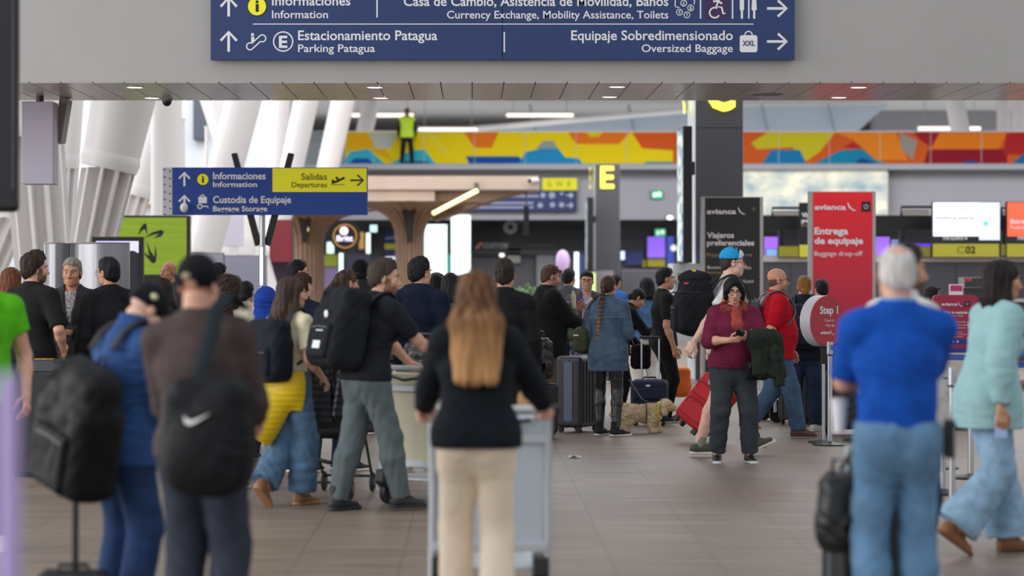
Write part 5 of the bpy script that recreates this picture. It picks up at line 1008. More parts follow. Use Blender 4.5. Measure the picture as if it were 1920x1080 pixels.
# ------------------------------------------------------------------ left side: enclosure, screens, billboard, bin
bm_ = mat('brushed_panel', '9a9aa0', .32, metal=.75, bump=(8, .3), stretch=(3, 3, .1), var=.2, vscale=3)
t = thing('booth', (W(165, 0, 27).x, 27, 0), 'waist-high curved brushed metal booth wall behind the grey-haired man', 'booth'); zt = W(0, 456, 27).z
for x0, x1 in [(85, 132), (134, 241)]:
    a, b = W(x0, 0, 27).x - t.location.x, W(x1, 0, 27).x - t.location.x; n = 12; P_ = [(a + (b - a) * i / n, -.16 * math.sin(math.pi * (i / n * .9 + .05))) for i in range(n + 1)]; P2 = [(x, y + .03) for x, y in P_[::-1]]; pl = P_ + P2; m_ = len(pl)
    mb = MB(); mb._add([(x, y, .05) for x, y in pl] + [(x, y, zt) for x, y in pl], [list(range(m_)), list(range(m_, 2 * m_))[::-1]] + [(i, (i + 1) % m_, (i + 1) % m_ + m_, i + m_) for i in range(m_)]); mb.build('wall_panel', bm_, t, smooth=True); mb = MB().tube([(x, y, zt) for x, y in P_], .012, 6); mb.build('top_edge', SV, t)
for x in (85, 133, 241): MB().cyl((W(x, 0, 27).x - t.location.x, 0, 0), (W(x, 0, 27).x - t.location.x, 0, zt + .01), .016).build('post', SV, t, smooth=True)
t, B = panel('display', 172, 444, 268, 580, 31, '0f1016', 'black standing screen with a violet lit top behind the metal booth', 'screen', .12, floor=True)
B.rect(180, 452, 260, 474, glow('screen_violet', 'c3c0f2', .9), 'picture', t=.004); B.rect(180, 474, 260, 572, mat('screen_navy', '1d2233', .2), 'picture', t=.004); B.disc(248, 482, 12, mat('screen_dark_blob', '15161c', .3), 'picture', t=.002, y=-.006)
BG = mat('billboard_green', '9cbf2a', .45, emis=.12, var=.22, vscale=3, stretch=(.5, 1, 7), col2='8aa82a'); t = thing('billboard', (W(284, 0, 38).x, 38, 0), 'green billboard with a black three-stroke swirl emblem on a black base', 'billboard'); B = Board(t, 38, Vector((W(284, 0, 38).x, 38, 0)))
B.rect(212, 404, 355, 516, DK, 'frame', t=.25, y=0); B.rect(214, 408, 350, 515, BG, 'picture', t=.01, y=-.008); B.rect(212, 515, 355, 710, mat('billboard_base', '1c1d20', .5), 'base', t=.4, y=-.02); B.y = -.012
B.poly([(259, 442), (263, 428), (270, 419), (275, 420), (276, 440), (272, 430), (267, 431)], BLK, 'emblem'); B.poly([(270, 446), (285, 436), (302, 431), (308, 434), (303, 443), (288, 447), (299, 438), (288, 440)], BLK, 'emblem'); B.poly([(275, 450), (282, 470), (290, 482), (291, 458), (294, 478), (292, 492), (286, 494), (277, 484), (268, 472), (280, 480)], BLK, 'emblem'); B.text('PRONTO', 268, 318, 543, 9, mat('base_grey', '6a6b70', .5), .02, y=-.026)
t = thing('waste_bin', (W(88, 0, 19.9).x, 19.9, 0), 'black slant-topped recycling bin with a yellow label at the left', 'bin'); BK = mat('bin_black', '25272b', .45); s_ = 19.9 / F
mb = MB(); mb._add([(-.25, -.22, .03), (.15, -.22, .03), (.24, .24, .03), (-.20, .24, .03), (-.25, -.22, .86), (.15, -.22, .86), (.24, .24, .86), (-.20, .24, .86)], [(3, 2, 1, 0), (4, 5, 6, 7), (0, 1, 5, 4), (1, 2, 6, 5), (2, 3, 7, 6), (3, 0, 4, 7)]); mb.build('body', BK, t, bevel=.015)
mb = MB(); mb._add([(-.23, -.22, .86), (.15, -.22, .86), (.24, .24, .86), (-.19, .24, .86), (-.16, -.16, .95), (.08, -.18, .95), (.16, .2, .95), (-.12, .2, .95)], [(3, 2, 1, 0), (4, 5, 6, 7), (0, 1, 5, 4), (1, 2, 6, 5), (2, 3, 7, 6), (3, 0, 4, 7)]); mb.build('lid', mat('bin_lid', '3a3c42', .4), t, bevel=.012)
MB().box((-.02, .0, .956), (.16, .06, .006)).build('lid_label', mat('bin_yellow', 'd8a920', .5), t); MB().box((.17, -.11, .70), (.008, .12, .16), Matrix.Rotation(math.radians(-11), 3, 'Z')).build('label', mat('bin_yellow', 'd8a920', .5), t)
MB().box((-.255, -.19, .45), (.008, .02, .8)).build('edge_strip', SV, t); MB().box((-.02, 0, .015), (.40, .42, .03)).build('plinth', DK, t)
for i in range(3): MB().cyl((.02 + i * .045, -.07, .952), (.02 + i * .045, -.07, .957), .014).build('vent', DK, t)
t = thing('barrier_post', W(16, 0, 4.6).to_2d().to_3d(), 'pale lavender post right up against the lens at the lower left', 'post'); t.location = (W(16, 0, 4.6).x, 4.6, 0); LVP = mat('post_lavender', 'b7a3dc', .5, var=.05)
MB().lathe([(.021, .02), (.021, 1.43), (.016, 1.46), (0, 1.465)], 20).build('shaft', LVP, t, smooth=True); MB().lathe([(.16, 0), (.16, .015), (.03, .03)], 28).build('base', DK, t, smooth=True)
# ================================================================== luggage and other loose things
RUB = mat('rubber_black', '17181a', .6); ALU = mat('aluminium', 'c9d0d6', .4, metal=.3); PLB = mat('plastic_black', '1a1b1e', .4)
def at(px, d): return (px - CX) / F * d
def suitcase(px, d, wd, hz, dp, label, c, rz=0, kind='soft', handle=0., pitch=0., roll=0., z=0., trim=None, ribs=None, group=None, wheels=4):
    """front face looks along local -y; pitch tips it on its wheels"""
    t = thing('suitcase', (at(px, d), d, z), label, 'suitcase', rz, group); t.rotation_euler = (math.radians(pitch), math.radians(roll), math.radians(rz)); wz = .055; hb = hz - wz; tr = trim or PLB
    h = max(.009, d / F * 1.8); G = Fld((-wd / 2, -dp / 2, wz), (wd / 2, dp / 2, hz), h); G.rbox((0, 0, wz + hb / 2), (wd / 2, dp / 2, hb / 2), .05 if kind == 'soft' else .045, k=0)
    if kind == 'soft': G.fold(.003, 20, int(px))
    G.build('shell', c, t)
    if kind == 'soft':
        for z0, z1, ww in ((.10, .46, .80), (.52, .80, .84)):
            P_ = Fld((-wd / 2, -dp / 2 - .06, 0), (wd / 2, 0, hz), h); P_.rbox((0, -dp / 2 - .004, wz + hb * (z0 + z1) / 2), (wd * ww / 2, .028, hb * (z1 - z0) / 2), .02, k=0); P_.build('pocket', c, t)
            y = -dp / 2 - .034; x = wd * ww / 2 - .025; zz = wz + hb * z1 - .02; MB().tube([(-x, y, zz - .06), (-x, y, zz), (x, y, zz), (x, y, zz - .06)], .0035, 6).build('zip', tr, t)
        MB().tube([(wd / 2 * math.cos(a) ** 3 * .0 + sx * (wd / 2 + .001), -dp * .18, zz) for sx, a, zz in ((-1, 0, wz + .06), (-1, 0, hz - .06))] + [(-wd / 2 + .05, -dp * .18, hz + .001), (wd / 2 - .05, -dp * .18, hz + .001)] + [(wd / 2 + .001, -dp * .18, hz - .06), (wd / 2 + .001, -dp * .18, wz + .06)], .005, 6).build('zip', tr, t)
        MB().ball((0, -dp / 2 - .034, hz - hb * .14), (.028, .008, .014)).build('badge', mat('badge_silver', 'd5d7da', .3, metal=.5), t, smooth=True)
    else:
        if ribs == 'chevron':
            for k in range(7):
                z_ = wz + .05 + k * (hb - .12) / 6; MB().tube([(-wd / 2 + .03, -dp / 2, z_ + .05), (0, -dp / 2 - .003, z_), (wd / 2 - .03, -dp / 2, z_ + .05)], .010, 6).build('rib', c, t)
        else:
            for k in range(6):
                x = -wd / 2 + .06 + k * (wd - .12) / 5; MB().box((x, -dp / 2 - .003, wz + hb / 2), (.016, .014, hb * .86)).build('rib', c, t, bevel=.005)
        MB().tube([(-wd / 2 - .001, 0, wz + .04), (-wd / 2 - .001, 0, hz - .04), (-wd / 2 + .04, 0, hz + .001), (wd / 2 - .04, 0, hz + .001), (wd / 2 + .001, 0, hz - .04), (wd / 2 + .001, 0, wz + .04)], .008, 6).build('frame_seam', tr, t)
    for i, (sx, sy) in enumerate([(-1, -1), (1, -1), (-1, 1), (1, 1)][:4] if wheels == 4 else [(-1, 1), (1, 1)]):
        x, y = sx * (wd / 2 - .05), sy * (dp / 2 - .045); w_ = MB().cyl((x - .014, y, .028), (x + .014, y, .028), .027, n=16).build('wheel', RUB, t, smooth=True); MB().box((x, y, .052), (.045, .035, .03)).build('fork', PLB, w_)
    MB().tube([(-.075, 0, hz - .005), (-.065, 0, hz + .025), (.065, 0, hz + .025), (.075, 0, hz - .005)], .010, 8).build('carry_handle', tr, t, smooth=True)
    if handle:
        hw = min(.10, wd * .24); y = dp * .32
        hd = MB().tube([(-hw, y, hz - .01), (-hw, y, hz + handle)], .009, 8).tube([(hw, y, hz - .01), (hw, y, hz + handle)], .009, 8).build('telescopic_handle', ALU, t, smooth=True); MB().tube([(-hw - .02, y, hz + handle), (hw + .02, y, hz + handle)], .016, 10).build('grip', PLB, hd, smooth=True)
    if wheels == 2:
        for sx in (-1, 1): MB().box((sx * (wd / 2 - .06), -dp / 2 + .03, .03), (.05, .03, .055)).build('foot', PLB, t)
    return t

def bag(px, py, d, sz, label, c, name='bag', cat='bag', rz=0, r=.06, fold=.008, strap=None, seed=1, pitch=0., handles=True):
    """soft bag; (px,py) is its centre in the photo at distance d"""
    o = W(px, py, d); o.z -= sz[2] / 2; t = thing(name, o, label, cat, rz); t.rotation_euler[1] = math.radians(pitch); h = max(.010, d / F * 2)
    G = Fld((-sz[0] / 2, -sz[1] / 2, 0), (sz[0] / 2, sz[1] / 2, sz[2]), h); G.rbox((0, 0, sz[2] * .5), (sz[0] / 2, sz[1] / 2, sz[2] / 2), min(r, min(sz) * .45), k=0); G.ell((0, 0, sz[2] * .35), (sz[0] * .52, sz[1] * .58, sz[2] * .36), k=.06); G.fold(fold, 24, seed); G.build('body', c, t)
    if handles:
        MB().tube([(-sz[0] * .22, 0, sz[2] * .96), (-sz[0] * .18, 0, sz[2] + .07), (sz[0] * .18, 0, sz[2] + .07), (sz[0] * .22, 0, sz[2] * .96)], .009, 8).build('handle', PLB, t, smooth=True)
        MB().tube([(-sz[0] * .36, -sz[1] * .50, sz[2] * .8), (sz[0] * .36, -sz[1] * .50, sz[2] * .8)], .004, 6).build('zip', mat('zip_grey', '6a6c70', .4), t)
    if strap: MB().tube([Vector(p) - o for p in strap], .018, 8, flat=(1, .3)).build('strap', mat('strap_' + c.name, '1c1d20', .7), t, smooth=True)
    return t

def luggage_cart(x, y, rz, label, panel_c, group='luggage carts'):
    t = thing('luggage_cart', (x, y, 0), label, 'luggage cart', rz, group); P = mat(*panel_c)
    for sx in (-1, 1):
        MB().tube([(sx * .29, .02, .12), (sx * .285, .0, .55), (sx * .29, -.02, .93), (sx * .29, -.06, .97)], .019, 10).build('post', ALU, t, smooth=True)
        MB().tube([(sx * .27, .02, .20), (sx * .24, .50, .17), (sx * .19, .88, .17)], .018, 10).build('side_rail', ALU, t, smooth=True)
        w_ = MB().cyl((sx * .25 - .025, .05, .085), (sx * .25 + .025, .05, .085), .085, n=24).build('wheel', RUB, t, smooth=True); MB().cyl((sx * .25 - .03, .05, .085), (sx * .25 + .03, .05, .085), .04, n=16).build('hub', PLB, w_)
        MB().prism([(.0, .10), (.14, .06), (.17, .14), (.10, .26), (-.06, .25), (-.07, .16)], sx * .25 - .04, sx * .25 + .04).xf(Matrix(((0, 1, 0, 0), (1, 0, 0, 0), (0, 0, 1, 0), (0, 0, 0, 1)))).build('wheel_cover', PLB, t, bevel=.01)
    w_ = MB().cyl((-.02, .86, .06), (.02, .86, .06), .06, n=20).build('wheel', RUB, t, smooth=True); MB().box((0, .86, .12), (.07, .05, .08)).build('fork', PLB, w_)
    hd = MB().tube([(-.33, -.07, .985), (.33, -.07, .985)], .020, 12).build('handle', mat('handle_grey', 'c9ced2', .4), t, smooth=True)
    for sx in (-1, 1): MB().tube([(sx * .34, -.07, .985), (sx * .27, -.07, .985)], .025, 12).build('grip', PLB, hd, smooth=True)
    MB().tube([(-.2, -.03, .93), (0, -.09, .90), (.2, -.03, .93)], .010, 8).build('brake_bar', PLB, t, smooth=True)
    MB().box((0, .012, .56), (.53, .022, .50)).build('advert_panel', P, t, bevel=.006); MB().box((0, .08, .90), (.55, .18, .09)).build('top_basket', P, t, bevel=.012)
    for z in (.835, .30): MB().box((0, .0, z), (.57, .035, .045)).build('crossbar', ALU, t, bevel=.006)
    MB().box((0, .45, .185), (.46, .82, .02)).build('platform', ALU, t, bevel=.006); MB().box((0, .86, .24), (.36, .02, .10)).build('front_stop', PLB, t, bevel=.005)
    return t

def stanchion(px, d, label, belt_to=None, top=1.0, cat='barrier post'):
    t = thing('barrier_post', (at(px, d), d, 0), label, cat, group='belt barrier posts'); st = mat('stanchion_steel', 'c3c6ca', .25, metal=.85)
    MB().lathe([(.165, 0), (.17, .012), (.15, .02), (.05, .03), (.03, .04)], 32).build('base', mat('dark_base', '2a2b2e', .4), t, smooth=True); MB().cyl((0, 0, .03), (0, 0, top - .12), .024).build('pole', st, t, smooth=True); MB().cyl((0, 0, top - .12), (0, 0, top), .032).build('cassette', st, t, smooth=True); MB().cyl((0, 0, top - .135), (0, 0, top - .12), .034).build('ring', PLB, t)
    if belt_to is not None:
        a = Vector((0, 0, top - .05)); b = Vector(belt_to) - t.location; n = 10; v = []
        for i in range(n + 1):
            u = i / n; p = a + (b - a) * u - Vector((0, 0, .05 * math.sin(math.pi * u))); v += [p + Vector((0, 0, .025)), p - Vector((0, 0, .025))]
        mb = MB(); sd = (b - a).cross(Vector((0, 0, 1))).normalized() * .0012; m_ = len(v); mb._add([p + sd for p in v] + [p - sd for p in v], [(2 * i, 2 * i + 1, 2 * i + 3, 2 * i + 2) for i in range(n)] + [(m_ + 2 * i, m_ + 2 * i + 2, m_ + 2 * i + 3, m_ + 2 * i + 1) for i in range(n)] + [(2 * i, 2 * i + 2, m_ + 2 * i + 2, m_ + 2 * i) for i in range(n)] + [(2 * i + 1, m_ + 2 * i + 1, m_ + 2 * i + 3, 2 * i + 3) for i in range(n)]); mb.build('belt', mat('belt_blue', '1f4fae', .6, var=.5, vscale=30, col2='c4d0ea', stretch=(1, 1, .2)) if False else mat('belt_blue', '1f4fae', .6), t)
    return t

stanchion(1556, 23.4, 'silver belt post beside the round Step 1 sign, blue belt running right', (at(1770, 20.8), 20.8, .93))
stanchion(1760, 20.6, 'silver belt post just right of the man in the blue polo shirt', (at(1990, 24.0), 24.0, .95))
stanchion(1820, 19.6, 'bright belt post seen behind the legs of the woman in mint', (at(1996, 20.6), 20.6, .95))
stanchion(1768, 18.2, 'belt post whose dark foot shows right of the jeans of the man in blue', None)
stanchion(1846, 15.9, 'belt post with its foot between the feet of the woman in mint', (at(1990, 17.5), 17.5, .95))
stanchion(1785, 16.9, 'belt post mostly hidden by the trailing leg of the woman in mint', None)

for x_, d_, w_ in ((1990, 24.0, 'farthest'), (1996, 20.6, 'middle'), (1990, 17.5, 'nearest')): stanchion(x_, d_, 'belt post past the right frame edge holding the %s blue belt end' % w_, None, 1.0 if d_ > 18 else .99)

# Step 1 sign
t = thing('round_sign', (at(1544, 23.75), 23.75, 0), 'round red Step 1 sign on a slim silver stand', 'sign'); pz = W(0, 602, 23.75).z
MB().cyl((0, 0, .03), (0, 0, W(0, 682, 23.75).z), .016).build('pole', mat('stanchion_steel', 'c3c6ca', .25, metal=.85), t, smooth=True); MB().lathe([(.15, 0), (.155, .012), (.03, .03)], 28).build('base', mat('dark_base', '2a2b2e', .4), t, smooth=True); MB().box((.01, 0, W(0, 666, 23.75).z), (.07, .05, .17)).build('clamp', PLB, t, bevel=.008)
ds = thing('tmp', (0, 0, 0), None, None); s_ = 23.75 / F; R_ = 48 * s_; th = math.radians(40)
rot = Matrix.Rotation(th, 4, 'Z'); loc = Matrix.Translation((.035, 0, pz)); bpy.data.objects.remove(ds)
mb = MB().cyl((0, -.0, 0), (0, .13, 0), R_, n=48); mb.xf(loc @ rot); dr = mb.build('drum', mat('drum_grey', 'b4b5bb', .5), t, smooth=True)
mb = MB().cyl((0, -.012, 0), (0, .0, 0), R_ * 1.0, n=48); mb.xf(loc @ rot); fc_ = mb.build('face', mat('step_red', 'b02a3a', .45), t, smooth=True)
_g0 = set(bpy.data.objects); B = Board(t, 23.75, W(1553, 602, 23.75), y=-.016); q_ = 1 / math.cos(th)
X_ = lambda x: 1553 + (x - 1553) * q_
B.text('Step 1', X_(1535), X_(1574), 588, 13.5, WH, .03); B.text('Check-in', X_(1545), X_(1565), 603, 5, WH, .0); B.text('• Bag tag', X_(1546), X_(1566), 612, 5, WH, .0); B.text('avianca', X_(1537), X_(1557), 626, 6, WH, .03); bird(B, X_(1558), 618, .6, WH); star_box(B, X_(1564), 618, X_(1571), 629, TB, mat('star_grey', '8f8b88', .5))
for o_ in set(bpy.data.objects) - _g0: o_.data.transform(loc @ rot)

# litter
t = thing('paper_scrap', (at(1078, 21.75), 21.75, .003), 'small crumpled scrap of pale blue paper on the floor', 'litter'); mb = MB(); mb._add([(-.06, -.02, .0), (-.01, -.045, .02), (.06, -.02, .0), (.05, .03, .015), (0, .03, .0), (-.05, .035, .022), (-.06, -.02, .003), (-.01, -.045, .023), (.06, -.02, .003), (.05, .03, .018), (0, .03, .003), (-.05, .035, .025)], [(0, 1, 4, 5), (1, 2, 3, 4), (6, 11, 10, 7), (7, 10, 9, 8), (0, 6, 7, 1), (1, 7, 8, 2), (2, 8, 9, 3), (3, 9, 10, 4), (4, 10, 11, 5), (5, 11, 6, 0)]); mb.build('sheet', mat('paper_blue', 'c3cfe0', .7), t)

# suitcases standing on the floor
c1 = mat('case_charcoal', '34353a', .45, bump=(80, .05)); t = suitcase(1084, 25.4, .48, .80, .30, 'tall charcoal hard-shell suitcase beside the braided woman, raised lettering', c1, rz=62, kind='hard', trim=mat('case_blue_grey', '5b6b80', .4))
MB().box((-.242, -.0, .43), (.012, .10, .62)).build('side_band', mat('case_blue_grey', '5b6b80', .4), t, bevel=.004)
v_, f_ = text_verts('WANDERLUST', .02); u0, u1 = min(q[0] for q in v_), max(q[0] for q in v_); link_mesh('lettering', [(.13 - q[1] * .08, -.172, .12 + (q[0] - u0) / (u1 - u0) * .58) for q in v_], f_, mat('case_lettering', '4a4b50', .35), t)
suitcase(1218, 26.5, .40, .50, .24, 'navy soft suitcase with two front pockets and a raised silver handle behind the dog', mat('case_navy', '1b2440', .75, bump=(120, .2)), rz=-10, handle=.46)
suitcase(1582, 25.0, .42, .66, .27, 'dark navy hard suitcase with chevron ribs behind the silver belt post', mat('case_dark_navy', '20283c', .45), rz=0, kind='hard', ribs='chevron', handle=.04)
suitcase(1498, 26.6, .40, .74, .28, 'black suitcase standing left of the woman with the navy backpack', mat('case_black', '16171a', .5), rz=20, kind='hard')
rs = suitcase(1262, 22.3, .38, .60, .25, 'bright red soft suitcase tilted on its wheels, trailed by the man in shorts', mat('case_red', 'b01522', .7, bump=(120, .2)), rz=-52, handle=.30, wheels=2)
rs.rotation_euler = (math.radians(0), math.radians(0), 0); rs.matrix_basis = Matrix.Translation((at(1288, 23.9), 23.9, 0.0)) @ Matrix.Rotation(math.radians(38), 4, 'Y') @ Matrix.Rotation(math.radians(-38), 4, 'Z')
rs.location.z = -min((rs.matrix_basis @ Matrix.Identity(4) @ v.co).z - rs.matrix_basis.translation.z for ch in rs.children for v in ch.data.vertices) + .002
bag(1275, 715, 28.2, (.24, .20, .34), 'bright orange soft bag on the floor behind the red suitcase', mat('bag_orange', 'e06a12', .6, bump=(40, .3)), seed=2, fold=.005, handles=False)
bag(1010, 672, 24.2, (.26, .24, .40), 'black quilted bag resting on a dark case behind the blond woman', shiny('191a1e'), seed=8, fold=.012); suitcase(1008, 24.3, .40, .565, .26, 'dark case under the quilted bag, mostly hidden by the blond woman', mat('case_black', '16171a', .5), kind='hard')
t = suitcase(1640, 11.2, .44, .74, .28, 'black suitcase with a silver rail behind the legs of the man in blue', mat('case_black', '16171a', .5), rz=12, kind='hard', handle=.14, trim=mat('case_rail', '7d8a96', .35, metal=.5))
t = bag(1578, 960, 10.75, (.20, .16, .33), 'black shoulder bag hooked on the suitcase left of the man in blue', shiny('131417'), seed=3, r=.05)
MB().tube([(.0, .0, .36), (.08, .16, .43), (.13, .28, .44)], .012, 8).build('strap', PLB, t, smooth=True)
MB().box((.05, -.09, .10), (.05, .012, .30)).build('side_rail', mat('case_rail', '7d8a96', .35, metal=.5), t, bevel=.004)
t = suitcase(137, 11.2, .34, .28, .22, 'black cabin case cut by the lower frame edge, its long dark handle under the backpack', mat('case_black', '16171a', .5), kind='soft'); MB().tube([(0, .06, .27), (0, .06, .74)], .016, 10).build('telescopic_handle', PLB, t, smooth=True)
luggage_cart(at(772, 17.25), 17.25, -38, 'luggage cart with cream panels pushed by the man in the black T-shirt', ('cart_cream', 'd8d2b8', .5))
luggage_cart(.088, 12.0, 0, 'luggage cart with pale blue-grey panels pushed by the long-haired blond woman', ('cart_blue_grey', 'c0ccd8', .5))
t = bag(1003, 775, 12.55, (.14, .12, .12), 'small tan bag in the top of the blond woman cart', cloth('a58058'), seed=4, handles=False); t.location.z = .95
t = luggage_cart(at(1436, 27.2), 27.2, -80, 'luggage cart whose wheel shows between the red sweater woman and the red polo man', ('cart_steel', 'a9adb2', .5))
bag(800, 682, 17.65, (.30, .24, .20), 'black folded bag lying on top of the cream luggage cart', shiny('1e1f22'), seed=6, fold=.014, rz=-38).location.z = .948
bag(832, 622, 23.06, (.30, .18, .27), 'white bag with red and blue bands carried beyond the cream cart', mat('bag_white_band', 'd5d6dc', .6), seed=7, r=.05, handles=False)
t = [o_ for o_ in bpy.data.objects if o_.get('label', '').startswith('white bag with red')][0]; MB().box((0, 0, .19), (.275, .195, .03)).build('red_band', mat('band_red', 'a03040', .6), t, bevel=.012); MB().box((0, 0, .225), (.24, .165, .025)).build('blue_band', mat('band_blue2', '4a6a8a', .6), t, bevel=.012)
bag(128, 655, 21.3, (.30, .20, .36), 'black backpack with an olive edge standing by the bin, in front of the grey-haired man', cloth('1d1d1d'), name='backpack', cat='backpack', seed=9, rz=15)

suitcase(128, 21.45, .38, .795, .24, 'dark case behind the recycling bin carrying the olive-edged backpack', mat('case_black', '16171a', .5), kind='hard')

# folded stroller with black padded coats hung over it
t = thing('stroller', (at(632, 18.1), 18.1, 0), 'black folding stroller draped with dark padded coats, behind the man in grey trousers', 'stroller', -12)
for sx in (-1, 1):
    MB().tube([(sx * .19, -.30, .10), (sx * .20, -.02, .50), (sx * .21, .22, .98)], .011, 8).build('frame_tube', PLB, t, smooth=True); MB().tube([(sx * .19, .32, .10), (sx * .20, .05, .46), (sx * .21, -.10, .62)], .011, 8).build('frame_tube', PLB, t, smooth=True)
    for y in (-.31, .33):
        w_ = MB(); w_.tube([(sx * .19, y + .062 * math.cos(a), .075 + .062 * math.sin(a)) for a in [2 * math.pi * k / 20 for k in range(20)]], .013, 8, closed=True); w_ = w_.build('wheel', RUB, t, smooth=True); MB().cyl((sx * .19 - .02, y, .075), (sx * .19 + .02, y, .075), .036, n=16).build('hub', mat('hub_grey', '4b4c50', .4), w_)
    MB().tube([(sx * .21, .22, .98), (sx * .21, .30, 1.03), (sx * .17, .34, 1.02)], .016, 8).build('handle', PLB, t, smooth=True)
MB().tube([(-.19, -.31, .12), (.19, -.31, .12)], .010, 8).build('axle', PLB, t); MB().tube([(-.19, .33, .12), (.19, .33, .12)], .010, 8).build('axle', PLB, t); MB().tube([(-.2, -.16, .30), (0, -.22, .26), (.2, -.16, .30)], .016, 8).build('foot_rest', PLB, t, smooth=True)
MB().tube([(-.30, -.34, .34), (-.27, -.36, .25), (-.20, -.30, .21)], .016, 8).build('pedal', PLB, t, smooth=True)
G = Fld((-.22, -.2, .3), (.22, .3, .8), .012); G.rbox((0, .02, .46), (.19, .17, .03), .03, k=0); G.rbox((0, .14, .66), (.18, .035, .22), .03, k=.05, M=rotm('X', -18).T); G.fold(.004, 24, 2); G.build('seat', cloth('17181b'), t)
for i, (x, lb) in enumerate([(-.17, 'black padded coat hanging from the left stroller handle'), (.0, 'black padded coat hanging behind the right leg of the man in grey trousers')]):
    o = Vector((at(598 + 66 * i, 17.8), 17.8 - .02 * i, .52)); c_ = thing('coat', o, lb, 'coat', -10, 'padded coats on the stroller'); G = Fld((-.17, -.13, -.05), (.17, .13, .62), .011); G.seg((0, 0, .50), (0, 0, .06), .09, .135, .05, .075, u=(1, 0, 0), k=0); G.seg((-.06, -.03, .50), (-.11, -.05, .10), .045, .05, k=.02)
    G.wave(lambda x, y, z: .007 * np.abs(np.sin(z * 62)) - .004); G.build('quilting', shiny('1c2027'), c_); MB().tube([(0, 0, .55), (.01, .10, .60)], .008, 6).build('loop', PLB, c_)

# the dog
t = thing('dog', (at(1206, 25.2), 25.2, 0), 'small curly cream dog with a yellow-green harness, walking right', 'dog'); t.scale = (.93, .93, .95); G = Fld((-.40, -.16, 0), (.42, .16, .46), .0075)
G.seg((-.20, 0, .215), (.10, 0, .215), .095, .085, .085, .085, u=(0, 1, 0), k=.03); G.ell((.08, 0, .20), (.105, .085, .105), k=.04); G.ell((-.19, 0, .215), (.10, .08, .095), k=.04); G.seg((.13, 0, .245), (.22, .02, .28), .065, .055, k=.03)
G.ell((.25, .02, .300), (.072, .062, .064), k=.012); G.seg((.28, .03, .288), (.345, .045, .274), .036, .026, k=.015)
for sy in (-1, 1): G.seg((.22, sy * .05, .305), (.235, sy * .068 , .225), .026, .020, k=.01)
for (x0, y_, z0), (x1, z1), (x2, z2) in [((.10, -.05, .17), (.075, .10), (.095, .02)), ((.10, .05, .17), (.15, .10), (.165, .02))]: G.seg((x0, y_, z0), (x1, y_, z1), .046, .036, k=.03); G.seg((x1, y_, z1), (x2, y_, z2), .036, .030, k=.02); G.ell((x2 + .014, y_, .024), (.038, .028, .024), k=.015)
for (x0, y_, z0), (x1, z1), (x2, z2), x3 in [((-.22, -.05, .18), (-.16, .125), (-.235, .085), -.205), ((-.22, .05, .18), (-.20, .12), (-.285, .085), -.265)]: G.seg((x0, y_, z0), (x1, y_, z1), .062, .046, k=.03); G.seg((x1, y_, z1), (x2, y_, z2), .044, .034, k=.02); G.seg((x2, y_, z2), (x3, y_, .025), .034, .030, k=.02); G.ell((x3 + .014, y_, .024), (.038, .028, .024), k=.015)
G.seg((-.27, 0, .24), (-.335, .02, .20), .034, .028, k=.02); G.fold(.010, 70, 1); G.fold(.006, 150, 4); G.cut((0, 0, .002), (0, 0, -1))
fur = mat('dog_fur', 'f6e6c8', .9, var=.3, vscale=22, col2='dcc198', bump=(120, .9), spec=.1); bd = G.build('body', fur, t)
mb = MB(); R_ = random.Random(5); vs = [v.co.copy() for v in bd.data.vertices]; ns = [v.normal.copy() for v in bd.data.vertices]
for i in range(7600):
    k = R_.randrange(len(vs)); p, n_ = vs[k], ns[k]; j = Vector((R_.uniform(-1, 1), R_.uniform(-1, 1), R_.uniform(-1.3, .7))); u = (n_ * .8 + j * .7).normalized(); s1 = u.cross(Vector((R_.uniform(-1, 1), R_.uniform(-1, 1), R_.uniform(-1, 1)))).normalized() * .0035; L_ = R_.uniform(.008, .019); m1 = p + u * L_ * .5; e_ = m1 + (u + j * .6).normalized() * L_ * .6
    if e_.z < .004: continue
    mb._add([p - s1, p + s1, m1 + s1 * .8, m1 - s1 * .8, e_], [(0, 1, 2, 3), (3, 2, 4)])
tag(mb.build('coat_tufts', fur, t), kind='stuff')
MB().ball((.37, .05, .282), (.010, .014, .010)).build('nose', DK, t, smooth=True)
for sy in (-1, 1): MB().ball((.295, .03 + sy * .034, .305), .008).build('eye', DK, t, smooth=True)
HN = mat('harness_yellow', 'c3c04a', .7); MB().tube([(.155 + .02 * math.sin(a), .088 * math.cos(a), .24 + .10 * math.sin(a)) for a in [2 * math.pi * k / 24 for k in range(24)]], .012, 6, closed=True, flat=(.5, 1.2)).build('harness', HN, t, smooth=True); MB().tube([(.10, -.095, .27), (.155, -.10, .22), (.20, -.09, .16)], .012, 6).build('harness_strap', HN, t); MB().tube([(.03, .105 * math.cos(a), .205 + .115 * math.sin(a)) for a in [2 * math.pi * k / 24 for k in range(24)]], .009, 6, closed=True).build('girth_strap', mat('harness_grey', '5b5a52', .7), t, smooth=True)
MB().tube([(.10, 0, .32), (.0, .2, .36), (-.12, .6, .56)], .005, 6).build('leash', PLB, t)
# ================================================================== the people
SK1, SK2, SK3, SK4 = skin('d3a189'), skin('bf8d70'), skin('dfb49f'), skin('8c634a')
BLKH, BRN, DBR, GRY = hair('15141a'), hair('4b382c'), hair('2a211c'), hair('a9a7a4')
BT = lambda c, **k: dict(c=cloth(c), **k)
JD = denim('26344c')
SHB = dict(c=mat('shoe_black', '1b1c1f', .5)); SHBB = dict(c=mat('shoe_black', '1b1c1f', .5), s=mat('sole_black', '202123', .6)); SHW = dict(c=mat('shoe_white', 'd9d7d3', .6))
SHORT = lambda c=BLKH, **k: dict(style='short', c=c, **k)
HOLD = lambda x, y, z, **k: dict(t=(x, y, z), **k)

